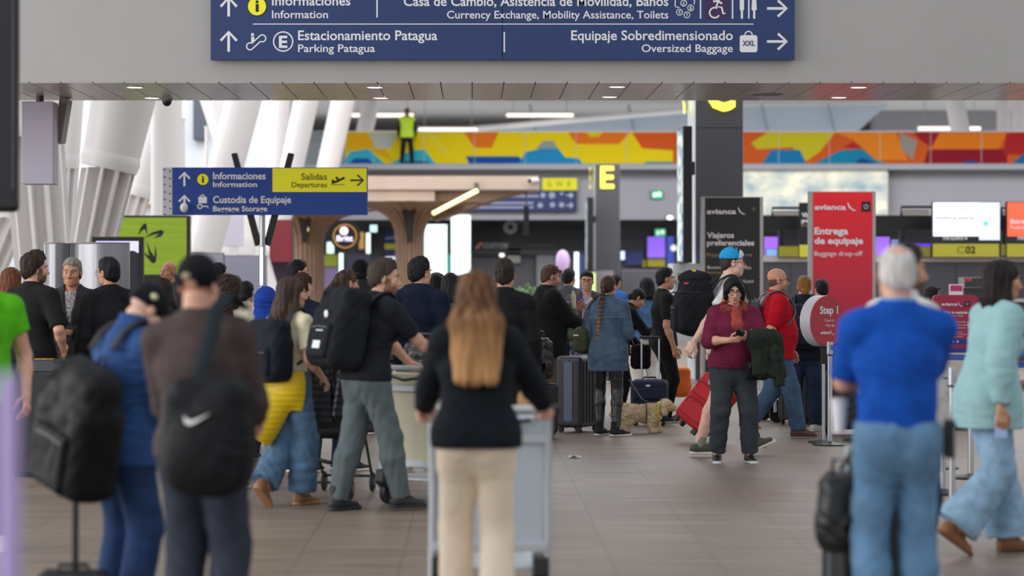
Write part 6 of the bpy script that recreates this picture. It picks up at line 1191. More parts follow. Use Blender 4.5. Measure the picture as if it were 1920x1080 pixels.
def handheld(b, sd, name, label, cat, dims, c, off=(0, .10, .02), rot=None, scr=None):
    wr, fd, pn, sv = b.grip[sd]; p = wr + fd * off[1] + pn * off[2] + sv * off[0]; r, p0 = carried(b, name, label, cat, p); M = np.stack([sv, fd, pn], 1)
    mb = MB().box((0, 0, 0), dims); mb.v = [Vector(M @ np.array(q)) for q in mb.v]; mb.build('body', c, r, bevel=min(dims) * .3)
    if scr:
        mb = MB().box((0, 0, dims[2] / 2 * scr[1] + .0004 * scr[1]), (dims[0] * .9, dims[1] * .92, .0012)); mb.v = [Vector(M @ np.array(q)) for q in mb.v]; mb.build(scr[2] if len(scr) > 2 else 'screen', scr[0], r)
    return r
PH = mat('phone_body', '1b1c20', .25); PS = mat('phone_glass', '22262e', .1)

# ---- nearest, out of focus
b = person(-40, 14.5, 'person in a lime green T-shirt cut by the left frame edge, arm hanging', H=1.80, yaw=195, skin=SK1, hair=SHORT(BRN), top=BT('58b81e', sleeve=.50, o=.022, hem=-.10), bottom=dict(c=cloth('1f2840')), shoes=SHW, armL=HOLD(-.27, .06, .90), armR=HOLD(.30, .05, .90), girth=1.08)
b = person(226, 11.5, 'person in a blue jacket and black badge cap, head bowed, beside the brown sweatshirt', ytop=529, yaw=-50, lean=8, bow=38, skin=SK3, girth=1.1, hair=dict(style='none', c=BRN), cap=dict(c=cloth('17191f'), z=-.012, pitch=-3, badge=mat('badge_cream', 'd6d2a8', .5), bpos=(.082, -.050, .045)), top=BT('2b4a7c', o=.032, hem=-.14, collar=.11, fold=.006), bottom=dict(c=cloth('253a60'), fit=(.022, .03, .035, .04)), shoes=SHB, armR=HOLD(.10, .36, 1.10), armL=HOLD(-.06, .38, 1.12))
backpack(b, 'large black backpack slung low on the person in the blue jacket', cloth('121417', rough=.6), w_=.40, h_=.64, dp=.22, t=.02, tilt=8, lift_o=.03, roll=15, soft=.07, sx=.07)
handheld(b, 1, 'phone', 'dark phone held by the bowed person in the blue jacket', 'phone', (.072, .15, .008), PH, scr=(PS, 1))
R_p, p0 = carried(b, 'neck_pillow_clip', 'white strap label lying across the chest of the person in the blue jacket', 'label', b.spine(.33) + b.fw * .20 + b.rt * .05); MB().box((0, 0, 0), (.17, .012, .03)).build('body', mat('label_white', 'c9d0d8', .5), R_p, bevel=.003); MB().tube([(-.09, 0, 0), (-.14, -.10, .05)], .006).build('cord', PLB, R_p)
b3 = b = person(380, 10.3, 'person in a brown sweatshirt and black cap worn backwards, seen from behind', ytop=484, yaw=-14, lean=5, side=-5, turn=-4, skin=SK1, girth=1.04, hair=dict(style='none', c=DBR), cap=dict(c=cloth('15171d'), back=True, badge=mat('badge_tan', 'a89a80', .5), bpos=(-.005, -.119, .034), z=-.022), top=BT('4a3f3e', o=.022, hem=-.06, collar=.03), bottom=dict(c=cloth('343a47'), fit=(.02, .03, .035, .04)), shoes=SHB, armR=HOLD(.12, .36, 1.04, pole=(.5, -1, -.4)), armL=HOLD(-.12, .36, 1.05))
r, p0 = carried(b, 'shoulder_bag', 'black gym bag with a white curved tick mark behind the person in brown', 'bag', b.spine(.02) - b.fw * .26 + b.rt * .13); G = Fld((-.21, -.17, -.27), (.21, .17, .27), .012); G.rbox((0, 0, 0), (.18, .12, .235), .09, k=0); G.ell((0, -.02, -.05), (.19, .14, .20), k=.05); G.fold(.008, 20, 3); G.build('body', cloth('131519', rough=.65), r)
sw = [(-.055, .025), (-.048, -.003), (-.030, -.012), (-.005, -.004), (.062, .038), (-.002, .012), (-.028, .006), (-.042, .012)]; mb = MB(); mb._add([(x, -.165 + 1.0 * (x * x) + .3 * (z + .0) ** 2, z + .06) for x, z in sw] + [(x, -.150 + 1.0 * (x * x), z + .06) for x, z in sw], [list(range(8)), list(range(8, 16))[::-1]] + [(i, i + 8, (i + 1) % 8 + 8, (i + 1) % 8) for i in range(8)]); mb.build('tick_mark', mat('mark_white', 'e6e6e8', .5), r)
MB().tube([(-.06, -.01, .22), (-.05, .06, .30), (-.03, .10, .42), (-.02, .135, .52), (.0, .22, .575), (.03, .36, .52)], .036, 8, flat=(1, .22)).build('strap', mat('strap_dark_teal', '20292e', .8, spec=.1), r, smooth=True)
b4 = b = person(893, 11.2, 'person with long blond hair in a cropped black jacket and cream trousers, pushing a cart', ytop=511, yaw=0, sex='f', skin=SK3, hair=dict(style='long', c=hair2('53331f', 'c0905e', 1.20, 1.54), len=.49, wide=1.22, back=.055), jacket=BT('151b22', o=.030, o2=.028, hem=-.05, flare=.06), bottom=dict(c=cloth('eddcc4', var=.06), fit=(.014, .022, .03, .045), upto=1.92, waist=.11), shoes=SHB, armL=HOLD(-.28, .50, 1.02, curl=.9, pn=(.2, .2, -1)), armR=HOLD(.38, .50, 1.02, curl=.9, pn=(-.2, .2, -1)), legL=HOLD(-.10, .10, .085), legR=HOLD(.10, -.12, .10, pitch=-15))
b5 = b = person(1683, 10.5, 'person with short grey hair, balding crown, bright blue polo shirt and jeans, arms folded', ytop=466, yaw=2, skin=SK1, girth=1.0, hair=dict(style='crop_bald', c=hair('cfcdca')), top=BT('124fb0', sleeve=.85, o=.022, hem=.03, collar=.045, fold=.003, collar_c=cloth('6f9fd0')), bottom=dict(c=denim('6288ab'), fit=(.012, .022, .024, .028), waist=.055), shoes=SHBB, armL=HOLD(.04, .27, 1.18, pole=(-1.2, -.15, -.5)), armR=HOLD(-.06, .30, 1.22, pole=(1.2, -.15, -.5)))
r, p0 = carried(b, 'phone_pouch', 'black belt pouch on the right hip of the man in the blue polo', 'pouch', b.spine(-.02) + b.rt * .225); MB().box((0, 0, 0), (.035, .09, .17)).build('body', PLB, r, bevel=.01); MB().box((.018, 0, .06), (.006, .09, .03)).build('flap', mat('pouch_flap', '26272a', .4), r)
r, p0 = carried(b, 'paper_cup', 'white cup held at the left elbow of the man in the blue polo', 'cup', b.el[-1] + V3(-.015, .02, -.15)); MB().lathe([(.026, -.07), (.036, .06), (.036, .065)], 20).build('body', mat('cup_white', 'e3e3e6', .5), r, smooth=True); MB().lathe([(.038, .062), (.038, .075), (.03, .08)], 20).build('lid', mat('cup_lid', 'd0d0d4', .4), r, smooth=True)
b = person(1692, 12.4, 'person with a dark beard in an off-white sweater, half hidden by the man in blue', ytop=466, yaw=-62, turn=-14, skin=SK2, hair=SHORT(DBR, vol=.006), beard=mat('beard_dark', '5a4236', .8), top=BT('c9c8c4', o=.03, collar=.07), bottom=dict(c=JD), shoes=SHB)
b7 = b = person(1853, 14.3, 'person with long dark hair in a mint cardigan and wide pale jeans striding right', ytop=487, yaw=-76, sex='f', lean=9, turn=-6, skin=SK2, hair=dict(style='long', c=hair('211816'), len=.40, path=[(0, -.055, .02), (0, -.075, -.11), (.0, -.06, -.36)], wide=.8), shirt=BT('d9dce2', o=.010, hem=-.0, sleeve=0, scoop=.03), jacket=dict(c=cloth('95bcc0', var=.06), o=.026, o2=.024, puff=.020, hem=-.20, flare=.12, open=.085, fold=.006, name='cardigan', sleeve=1.9),
    bottom=dict(c=denim('8fb0cc'), fit=(.014, .04, .058, .10), upto=1.97, fold=.005, waist=.13), shoes=dict(c=mat('shoe_tan', '8a5a34', .6), s=mat('sole_tan', '6b4528', .6)), armR=HOLD(.29, -.06, .88, pole=(.4, -1, 0)), armL=HOLD(-.2, .30, 1.0), legR=HOLD(.08, -.25, .17, pitch=-36), legL=HOLD(-.08, .17, .085))
handheld(b, 1, 'phone', 'pale phone held low by the woman in mint', 'phone', (.07, .14, .008), mat('phone_pale', '9fb3dd', .3), scr=(PS, 1))
G = Fld(b.spine(.10) - .3, b.spine(.10) + .3, .012); b.torso(G, .016, -.07, .14); G.cut(b.spine(.125), b.up1); G.cut(b.spine(.095), -b.up1); G.build('belt', mat('belt_brown', '7a4a2c', .5), b.root)

# ---- middle ground
b8 = b = person(688, 16.9, 'person with a short beard in a black T-shirt and grey trousers pushing the cream cart', ytop=487, yaw=-58, lean=13, turn=-26, skin=SK1, hair=SHORT(hair('3d322c'), vol=.005), beard=mat('beard_brown', '84624f', .8), top=BT('1f2228', sleeve=.80, o=.026, hem=-.04), bottom=dict(c=cloth('5d686b'), fit=(.018, .028, .028, .026), fold=.005, upto=2.03), shoes=dict(c=mat('shoe_charcoal', '202226', .6), s=mat('sole_black', '202123', .6), style='boot'), armR=HOLD(.16, .56, 1.0, curl=.8), armL=HOLD(-.24, .52, .98, curl=.8), legR=HOLD(.10, .22, .085), legL=HOLD(-.12, -.16, .085))
r, M = backpack(b, 'large black backpack with white patches on the man in grey trousers', cloth('1b1e24', var=.1), w_=.38, h_=.56, dp=.22, t=.27, lift_o=.02); T = lambda q: Vector(M @ V3(*q))
MB().ball((0, 0, 0), (.028, .006, .028)).xf(Matrix.Translation(T((.03, -.152, .07)))).build('round_patch', mat('patch_white', 'd9dbe0', .6), r, smooth=True)
mb = MB().box((0, 0, 0), (.10, .008, .055), Matrix([list(x) for x in M])); mb.xf(Matrix.Translation(T((.03, -.180, -.15)))); mb.build('square_patch', mat('patch_white', 'd9dbe0', .6), r)
mb = MB().box((0, 0, 0), (.10, .006, .012), Matrix([list(x) for x in M])); mb.xf(Matrix.Translation(T((.03, -.176, -.05)))); mb.build('strap_print', mat('patch_grey', 'a9adb5', .6), r)
b9 = b = person(540, 17.3, 'person with long brown hair, cream T-shirt and a yellow padded jacket round the waist', ytop=522, yaw=-38, sex='f', turn=-28, lean=3, skin=SK1, hair=dict(style='long', c=hair2('3a2b26', '6b5240', 1.15, 1.45), len=.36, wide=.8, brows=0), top=BT('e6ddbc', sleeve=.75, o=.018, hem=.01), bottom=dict(c=denim('587694'), fit=(.016, .042, .055, .070), upto=1.95, fold=.007), shoes=dict(c=mat('shoe_tan2', '8d6242', .6), s=mat('sole_sand', 'a87a55', .6)), armR=HOLD(.22, .16, .98), armL=HOLD(-.20, .2, 1.0), legR=HOLD(.05, .10, .085), legL=HOLD(-.05, -.22, .17, pitch=-42))
backpack(b, 'dark navy backpack on the woman with the yellow jacket', cloth('20232d'), w_=.32, h_=.44, dp=.17, t=.24)
G = Fld(b.P - .42, b.P + .35, .011); b.torso(G, .030, -.07, .10); G.seg(b.spine(.0) - V3(.02, .03, 0), b.spine(-.30) - V3(.26, .14, 0), .195, .28, .145, .19, u=b.R1[:, 0], k=.04, flat=1); G.cut(b.spine(.085), b.up1); G.rbox(b.spine(-.1) + V3(.16, .22, 0), (.22, .22, .5), .01, k=.01, op='-', M=rotm('Z', 20).T); G.rbox(b.spine(-.1), (.120, .07, .6), .05, op='-', k=.01); G.wave(lambda x, y, z: .006 * np.abs(np.sin(z * 78)) - .004); G.build('tied_jacket', mat('puffer_yellow', 'e6c312', .45, bump=(25, .3)), b.root)
b11 = b = person(1375, 21.2, 'person with black bobbed hair and glasses in a burgundy sweater looking at a phone', ytop=521, yaw=182, sex='f', girth=1.24, bow=12, skin=SK1, hair=dict(style='bob', c=hair('121319'), brows=1), glasses=True, top=BT('6d1f3e', sleeve=1.25, o=.024, hem=-.05, name='sweater', fold=.004), bottom=dict(c=cloth('3b4148'), fit=(.014, .022, .022, .030), upto=1.95, fold=.006), shoes=dict(c=mat('shoe_black', '1b1c1f', .5)), armR=HOLD(.075, .33, 1.17, pole=(1, -.5, -.6), curl=.7, pn=(-.6, -.3, .8)), armL=HOLD(-.075, .33, 1.19, pole=(-1, -.5, -.6), curl=.7, pn=(.6, -.3, .8)), legL=HOLD(-.155, 0, .085), legR=HOLD(.155, 0, .085))
r, p0 = carried(b, 'phone', 'dark phone held in both hands by the woman in burgundy', 'phone', (b.wr[1] + b.wr[-1]) / 2 + V3(0, .085, .045)); mb = MB().box((0, 0, 0), (.074, .012, .14), Matrix.Rotation(math.radians(-52), 3, 'X')); mb.build('body', PH, r, bevel=.004); mb = MB()
for dx, dz in ((-.02, .05), (.0, .05), (-.02, .03)): mb = MB().ball((dx, .008 + dz * .8, dz * .62 + .002), (.008, .006, .006)); mb.build('camera_lens', mat('lens_grey', '8f9296', .2), r, smooth=True)
G = Fld(b.NB - .25, b.NB + .22, .009); up, fw, rt = b.up2, b.fw, b.rt
for i in range(12):
    a = 2 * math.pi * i / 12; G.ell(b.NB + rt * math.sin(a) * .088 + fw * (math.cos(a) * .085 + .012) + up * (-.018 + .012 * math.sin(3 * a) - .03 * math.cos(a)), V3(.040, .040, .040), k=.03)
G.fold(.010, 48, 3); SCF = mat('scarf_rust', 'ab3a2c', .8, var=.8, vscale=17, col2='2c1519', bump=(40, .4)); sc_ = G.build('scarf', SCF, b.root)
G = Fld(b.spine(.2) - .3, b.NB + .2, .009); c0 = b.NB + fw * .115 - up * .03 - rt * .01; G.seg(c0, c0 - up * .14 + fw * .035, .040, .055, .028, .026, u=rt, k=.02); G.seg(c0 - up * .12 + fw * .035, c0 - up * .30 + fw * .04 + rt * .02, .055, .042, .022, .018, u=rt, k=.02, flat=1); G.fold(.008, 45, 6, (1.6, 1, .5)); G.build('scarf_tail', mat('scarf_red', 'b8453a', .8, var=.6, vscale=9, col2='6e2a2a'), sc_)
G = Fld(b.NB - .2, b.NB + .2, .009); G.ell(b.NB + fw * .02 + up * .055 - rt * .07, V3(.035, .04, .025), k=.01); G.ell(b.NB + fw * .02 + up * .055 + rt * .07, V3(.035, .04, .025), k=.01); G.fold(.006, 60, 2); G.build('scarf_edge', mat('scarf_mustard', 'b07c20', .8, var=.4, vscale=14), sc_)
e = b.el[-1]; r, p0 = carried(b, 'jacket', 'dark green jacket draped over the left arm of the woman in burgundy', 'jacket', (e + b.wr[-1]) / 2 - V3(.03, -.04, .0)); G = Fld((-.26, -.22, -.46), (.26, .22, .16), .010); ax = (b.wr[-1] - e) * .5; G.seg(-ax * .9 + V3(-.03, 0, 0), ax * .6, .095, .080, k=0)
G.seg(-ax * .7 + V3(-.05, .02, 0), V3(-.12, .04, -.33), .095, .12, .060, .055, u=(1, 0, 0), k=.05, flat=1); G.seg(ax * .1 + V3(0, .04, 0), V3(-.02, .07, -.30), .08, .09, .05, .045, u=(1, 0, 0), k=.05, flat=1); G.fold(.014, 22, 7, (1.5, 1.2, .5)); G.build('cloth', cloth('252c26'), r); G = Fld((-.3, -.2, -.46), (.2, .2, .1), .010); G.seg(V3(-.12, .06, -.10), V3(-.17, .07, -.40), .055, .045, k=0, flat=1); G.fold(.006, 26, 2); G.build('sleeve', cloth('252c26'), r)
r, p0 = carried(b, 'handbag', 'small black handbag on a chain strap at the hip of the woman in burgundy', 'bag', b.spine(-.07) + V3(-.17, .24, .0)); G = Fld((-.12, -.06, -.10), (.12, .06, .10), .008); G.rbox((0, 0, 0), (.10, .045, .08), .035, k=0); G.build('body', cloth('17181a'), r); MB().tube([(-.09, .0, .06), (-.12, -.02, .2), (-.03, .06, .28), (.06, .03, .36), (.09, .0, .05)][1:4], .005, 6).build('chain', mat('chain_silver', 'c9c9cc', .25, metal=.9), r); MB().box((.06, .05, .05), (.035, .02, .05)).build('key_pouch', PLB, r, bevel=.006)
b12 = b = person(1362, 22.0, 'tall person in a blue cap, white T-shirt and denim shorts striding right', ytop=466, yaw=-86, lean=4, skin=skin('e2b5a4'), girth=1.08, hair=SHORT(hair('3b2f2a')), glasses=mat('glasses_dark', '14161a', .2), cap=dict(c=cloth('2496cf', var=.06), front=cloth('d9dadd'), brim=mat('brim_navy', '232a3c', .7)), top=BT('d9d6d6', sleeve=.7, o=.02, hem=-.09), bottom=dict(c=denim('2b4260'), fit=(.02, .03, .03, .03), upto=.80, cuff=cloth('8f9dab')), shoes=dict(c=mat('shoe_olive', '47493a', .7), s=mat('sole_white', 'd8d4cc', .6, bump=(60, .2)), style='low'),
    armR=HOLD(.24, -.38, .88, curl=.55), armL=HOLD(-.26, -.10, .90, curl=.8), legR=HOLD(.09, -.25, .09), legL=HOLD(-.10, .24, .12, pitch=22))
r, M = backpack(b, 'huge black hiking backpack on the man in the blue cap', cloth('191b20', var=.1), w_=.36, h_=.54, dp=.28, t=.30, lift=-.0, lift_o=.02, soft=.05, tilt=3)
G = Fld((-.22, -.25, .12), (.22, .25, .38), .011); G.ell((0, .0, .25), (.16, .15, .07), k=0); G.fold(.008, 26, 4); G.build('top_lid', cloth('1d1f24', var=.1), r, (M, V3(0, 0, 0)))
for q, c_ in (((.06, -.02, .315), 'd9b51e'), ((-.02, -.10, .295), 'c9ccd2'), ((.15, -.10, .20), 'c23a34')): mb = MB().box((0, 0, 0), (.05, .035, .02)); mb.xf(Matrix.Translation(Vector(M @ V3(*q)))); mb.build('tag_' + dict(d9b51e='yellow', c9ccd2='white', c23a34='red')[c_], mat('pack_tag_' + c_, c_, .6), r, bevel=.004)
for z in (.12, -.06): MB().tube(smooth_path([tuple(M @ V3(*p)) for p in ((-.19, .02, z), (-.16, -.15, z), (0, -.205, z - .01), (.16, -.15, z), (.19, .02, z))]), .012, 6, flat=(1, .4)).build('compression_strap', mat('webbing_grey2', '2f3136', .7), r)
for sd in (1, -1):
    G = Fld(b.an[sd] - .12, b.an[sd] + .14, .007); G.seg(b.an[sd] - V3(0, 0, .02), b.an[sd] + unit(b.kn[sd] - b.an[sd]) * .075, .047, .049, k=0, flat=1); G.build('sock', cloth('8a9280'), b.root)
b13 = b = person(1455, 24.5, 'bald person with glasses in a red polo shirt walking right', ytop=505, yaw=-84, skin=skin('cf9478'), girth=1.24, hair=dict(style='bald', c=hair('5d4a40')), glasses=True, beard=mat('beard_stubble', 'a97c66', .7), top=BT('b50f22', sleeve=.9, o=.022, hem=-.13, collar=.05), bottom=dict(c=denim('47607e'), fit=(.012, .026, .03, .034)), shoes=dict(c=mat('shoe_brown', '5a3826', .6), s=mat('sole_dark_brown', '2f211a', .6)), legR=HOLD(.09, .22, .085), legL=HOLD(-.09, -.26, .15, pitch=-35), armR=HOLD(.20, .0, .90), armL=HOLD(-.24, .2, .9))
backpack(b, 'grey backpack of the bald man in the red polo', cloth('4c4f55'), w_=.28, h_=.40, dp=.14, t=.27, trim=mat('webbing_grey', '6b6d70', .7, bump=(90, .3)), lift_o=.01)
b14 = b = person(1508, 25.5, 'person with a reddish blond low bun and a navy backpack, seen from behind', ytop=518, yaw=-8, sex='f', skin=SK3, hair=dict(style='bun', c=hair('8f6130'), at=(.01, -.115, -.055)), jacket=BT('1d2330', o=.028, hem=-.14, hood=True), bottom=dict(c=JD, fit=(.014, .024, .03, .035)), shoes=SHW, legR=HOLD(.13, -.05, .085, yaw=-50), legL=HOLD(-.09, .0, .085))
r, M = backpack(b, 'navy backpack with red zips on the woman with the bun', cloth('222a3c'), w_=.34, h_=.46, dp=.18, t=.24, lift_o=.015); MB().tube([tuple(M @ V3(-.07, -.165, .10)), tuple(M @ V3(.03, -.165, .10))], .004, 6).build('red_zip', mat('zip_red', 'c0243a', .5), r)
person(1541, 28.5, 'dark-haired head and shoulders between the blond bun and the red totem', ytop=527, yaw=10, skin=SK2, hair=SHORT(BLKH), top=BT('1f2024'), bottom=dict(c=JD), shoes=SHB)
b16 = b = person(1027, 26.2, 'person in a black hooded jacket and brown trousers, sunglasses on head, holding papers', ytop=499, yaw=-72, skin=skin('c98f76'), girth=1.14, bow=8, hair=SHORT(hair('51392c')), beard=mat('beard_grey_brown', '94705c', .8), jacket=BT('16171a', o=.034, hem=-.18, hood=True, flare=.05), bottom=dict(c=cloth('5d4a3b'), fit=(.018, .03, .034, .036)), shoes=SHB, armR=HOLD(.10, .42, 1.07, curl=.8), armL=HOLD(-.10, .38, 1.28, curl=.7, pn=(.9, 0, .2)))
spectacles(b, b.root, mat('sunglass_dark', '1a1714', .15), up=.075, sun=True)
r, p0 = carried(b, 'papers', 'folded white papers in the hand of the man in the black hooded jacket', 'papers', b.wr[-1] + V3(.04, .13, .03)); MB().box((0, 0, 0), (.012, .10, .17), Matrix.Rotation(math.radians(-38), 3, 'X')).build('sheet', mat('paper_white', 'e4ddd2', .7), r); MB().box((.01, .01, .0), (.006, .08, .15), Matrix.Rotation(math.radians(-28), 3, 'X')).build('sheet', mat('paper_cream', 'd9cdbb', .7), r)
r, M = backpack(b, 'sage green pack worn on the chest of the man in the black hooded jacket', cloth('5f6e5c'), w_=.28, h_=.42, dp=.12, t=.20, front=True, straps=False); MB().lathe([(.03, -.02), (.03, .12), (.014, .15), (.014, .17)], 16, c=tuple(Vector(M @ V3(.12, .02, .16)))).build('bottle', mat('bottle_clear', 'b9b49a', .2), r, smooth=True)
b17 = b = person(1140, 24.8, 'person with a long braid in an oversized denim jacket and shiny black leggings, from behind', ytop=518, yaw=-8, turn=-22, sex='f', skin=SK2, hair=dict(style='braid', c=hair2('3d2a20', '8f6238', 1.10, 1.42), end=(-.02, -.27, -.62)), jacket=dict(c=denim('4f6379'), o=.030, o2=.028, hem=-.24, flare=.03, fold=.005, collar=.05), bottom=dict(c=mat('leather_black', '14161a', .28, bump=(70, .12), spec=.7), fit=(.004, .004, .004, .004), fold=.003), shoes=dict(c=mat('canvas_black', '1b1c1f', .8), s=mat('sole_white', 'd8d4cc', .6, bump=(60, .2)), style='boot'), armR=HOLD(.13, .28, 1.10), armL=HOLD(-.16, .24, 1.08), legL=HOLD(-.09, 0, .085, yaw=-40), legR=HOLD(.10, -.10, .085, yaw=-70))
b.jacket and MB().tube([tuple(b.SC + b.rt * x * .19 - b.fw * (.165 - abs(x) * .05) - b.up2 * .13) for x in (-1, -.5, 0, .5, 1)], .004, 6).build('seam', denim('6d8196'), b.jacket)
r, p0 = carried(b, 'shoulder_bag', 'olive shoulder bag under the left arm of the woman with the braid', 'bag', b.spine(.10) - b.rt * .27 + b.fw * .03); G = Fld((-.12, -.16, -.16), (.12, .16, .16), .010); G.rbox((0, 0, 0), (.075, .13, .13), .05, k=0); G.fold(.006, 24, 3); G.build('body', cloth('3f4630'), r); MB().tube([(.0, -.10, .10), (.05, -.12, .30), (.13, -.10, .42), (.17, .0, .45), (.10, .09, .30), (.0, .10, .10)], .016, 8, flat=(1, .4)).build('strap', cloth('3a3f2c'), r, smooth=True); MB().box((-.05, -.13, .05), (.05, .012, .015)).build('buckle', ALU, r)
b18 = b = person(1158, 27.8, 'person in black bending forward with a hand on the navy suitcase handle', H=1.53, yaw=-80, sex='f', lean=24, bow=24, skin=SK2, hair=dict(style='bun', c=hair('1c1817'), at=(0, -.10, -.03)), top=BT('18191c', o=.022, hem=-.12), bottom=dict(c=cloth('17181b')), shoes=SHB, armR=HOLD(.08, .58, 1.12, curl=.8), armL=HOLD(-.05, .35, .92))
r, p0 = carried(b, 'shoulder_bag', 'black bag held against the body of the bending person in black', 'bag', b.P + V3(.14, .24, -.12)); G = Fld((-.1, -.13, -.17), (.1, .13, .17), .011); G.rbox((0, 0, 0), (.07, .11, .14), .05, k=0); G.fold(.008, 24, 3); G.build('body', cloth('141518'), r); MB().tube([(0, -.08, .12), (-.04, -.16, .32), (-.08, -.10, .45)], .010, 6).build('strap', PLB, r)
b19 = b = person(1245, 27.0, 'young person in a black T-shirt and black trousers standing in profile behind the hiking backpack', ytop=505, yaw=-80, skin=SK2, hair=SHORT(BLKH), top=BT('191a1c', sleeve=.8, o=.02, hem=-.08), bottom=dict(c=cloth('161719')), shoes=SHB)
person(1213, 31.0, 'person in a blue denim shirt and white trousers behind the navy suitcase handle', ytop=521, yaw=20, sex='f', skin=SK2, hair=dict(style='long', c=BLKH, len=.24), top=dict(c=denim('5179a8'), o=.03, hem=-.06), bottom=dict(c=cloth('d6d2ce'), fit=(.014, .022, .03, .04)), shoes=SHW)
b21 = person(1100, 29.0, 'person in a maroon cardigan with a blue lanyard and glasses, facing the camera', ytop=511, yaw=178, skin=SK2, hair=SHORT(BLKH), glasses=True, beard=mat('beard_grey', '9c8676', .8), shirt=BT('a79aa6', o=.010), jacket=BT('54404a', o=.024, hem=-.12, open=.06), bottom=dict(c=JD), shoes=SHB, armR=HOLD(.12, .26, 1.10))
MB().tube([tuple(b21.NB + b21.rt * x + b21.fw * y + b21.up2 * z) for x, y, z in ((-.07, .02, .04), (-.05, .11, -.08), (.0, .15, -.26), (.05, .11, -.08), (.07, .02, .04))], .012, 6, flat=(1, .3)).build('lanyard', mat('lanyard_blue', '2d4fc0', .6), b21.root); MB().box(tuple(b21.NB + b21.fw * .155 - b21.up2 * .31), (.07, .006, .10)).build('name_badge', mat('badge_white', 'dfe3ec', .4), b21.root)
person(1066, 32.0, 'person in a dark grey jacket with the back turned, beyond the man with the lanyard', ytop=506, yaw=-30, skin=SK2, hair=SHORT(BLKH), jacket=BT('4b4c50'), bottom=dict(c=JD), shoes=SHB)
person(1153, 37.0, 'distant person in a blue top just right of the braided woman head', ytop=517, yaw=-40, sex='f', skin=SK2, hair=SHORT(BLKH), top=BT('3465b0', o=.03), bottom=dict(c=JD), shoes=SHB)
person(946, 19.8, 'person in a black suit jacket standing behind the blond woman', ytop=490, yaw=-10, skin=SK2, hair=SHORT(hair('2a211d')), jacket=BT('17181b', o=.024, hem=-.16, collar=.05), bottom=dict(c=cloth('1d1e22')), shoes=SHB)
b24 = b = person(785, 20.6, 'person in a navy hooded sweatshirt and glasses seen from behind, past the cart', ytop=486, yaw=-12, turn=-34, skin=SK1, hair=SHORT(hair('171519'), vol=.004), glasses=mat('glasses_wire', '8e8f92', .3, metal=.7), top=BT('141c30', o=.030, hem=-.12, hood=True, sleeve={1: 1.97, -1: 1.4}), bottom=dict(c=cloth('2b2d33')), shoes=SHW)
MB().tube([tuple(b.wr[-1] + unit(b.el[-1] - b.wr[-1]) * .03 + V3(.031 * math.cos(a), .031 * math.sin(a), 0)) for a in [2 * math.pi * k / 14 for k in range(14)]], .011, 6, closed=True).build('watch', PLB, b.root)
person(818, 26.0, 'person with straight black hair in dark clothes behind the navy hooded man', ytop=513, yaw=-60, sex='f', skin=SK1, hair=dict(style='long', c=BLKH, len=.26), top=BT('2b2b2e'), bottom=dict(c=JD), shoes=SHB)
b = person(845, 23.5, 'person with wavy black hair and olive grey jacket, left of the blond woman', ytop=514, yaw=-8, sex='f', skin=SK1, hair=dict(style='long', c=hair('17161a'), len=.24), jacket=BT('45443f', o=.03, hood=True), bottom=dict(c=JD), shoes=SHB); backpack(b, 'olive grey backpack on the wavy-haired woman beyond the cart', cloth('3b3a36'), w_=.28, h_=.38, dp=.14, t=.22)
person(878, 31.0, 'person with curly dark hair in a lilac top, left of the blond woman', ytop=517, yaw=30, sex='f', skin=SK4, hair=dict(style='curly', c=hair('201b1a'), len=.18), top=BT('8d8297'), bottom=dict(c=JD), shoes=SHB)
b26 = b = person(648, 20.4, 'person with a blond-brown ponytail in a dark tweed coat with a fur collar', ytop=507, yaw=-48, sex='f', skin=SK2, turn=-8, hair=dict(style='tail', c=hair2('2c2320', '9c7448', 1.36, 1.58), at=(0, -.105, .05), end=(0, -.14, -.28)), jacket=dict(c=mat('tweed', '45464a', .9, var=.7, vscale=90, col2='24252a', bump=(150, .5)), o=.034, hem=-.22, flare=.06), bottom=dict(c=JD), shoes=SHB)
G = Fld(b.NB - .2, b.NB + .2, .009)
for i in range(12):
    a = 2 * math.pi * i / 12; G.ell(b.NB + b.rt * math.sin(a) * .092 * b.k + b.fw * math.cos(a) * .085 * b.k + b.up2 * (.005), V3(.040, .040, .040), k=.03)
G.fold(.012, 110, 3); G.build('fur_collar', mat('fur_leopard', 'a08a68', .95, var=.9, vscale=60, col2='3a2d22', bump=(140, .8)), b.root)
person(676, 25.0, 'person in a black beanie and dark grey jacket, back turned, behind the ponytail', ytop=489, yaw=0, skin=SK2, hair=SHORT(BLKH), cap=dict(c=cloth('141416'), beanie=True, z=-.03), jacket=BT('302f2e', o=.03, collar=.10), bottom=dict(c=JD), shoes=SHB)
person(556, 24.5, 'person with receding black hair in profile facing right, above the auburn ponytail', ytop=490, yaw=-70, skin=SK1, hair=SHORT(BLKH, slope=.9, a=.006), top=BT('2a2c33'), bottom=dict(c=JD), shoes=SHB)
person(566, 20.2, 'person with an auburn ponytail in a navy jacket, seen from behind', ytop=512, yaw=-22, sex='f', skin=SK1, turn=-10, hair=dict(style='tail', c=hair('3a201a'), at=(0, -.11, .02), end=(.03, -.12, -.22)), jacket=BT('161d2e', o=.03), bottom=dict(c=JD), shoes=SHB)
b = person(492, 21.5, 'person with a bright blue hood up, left of the brown-haired woman', H=1.50, yaw=-25, lean=8, skin=SK2, hair=SHORT(BLKH), top=BT('1f3f9a', o=.034, hood=True), bottom=dict(c=JD), shoes=SHB, armL=HOLD(-.22, .25, 1.02))
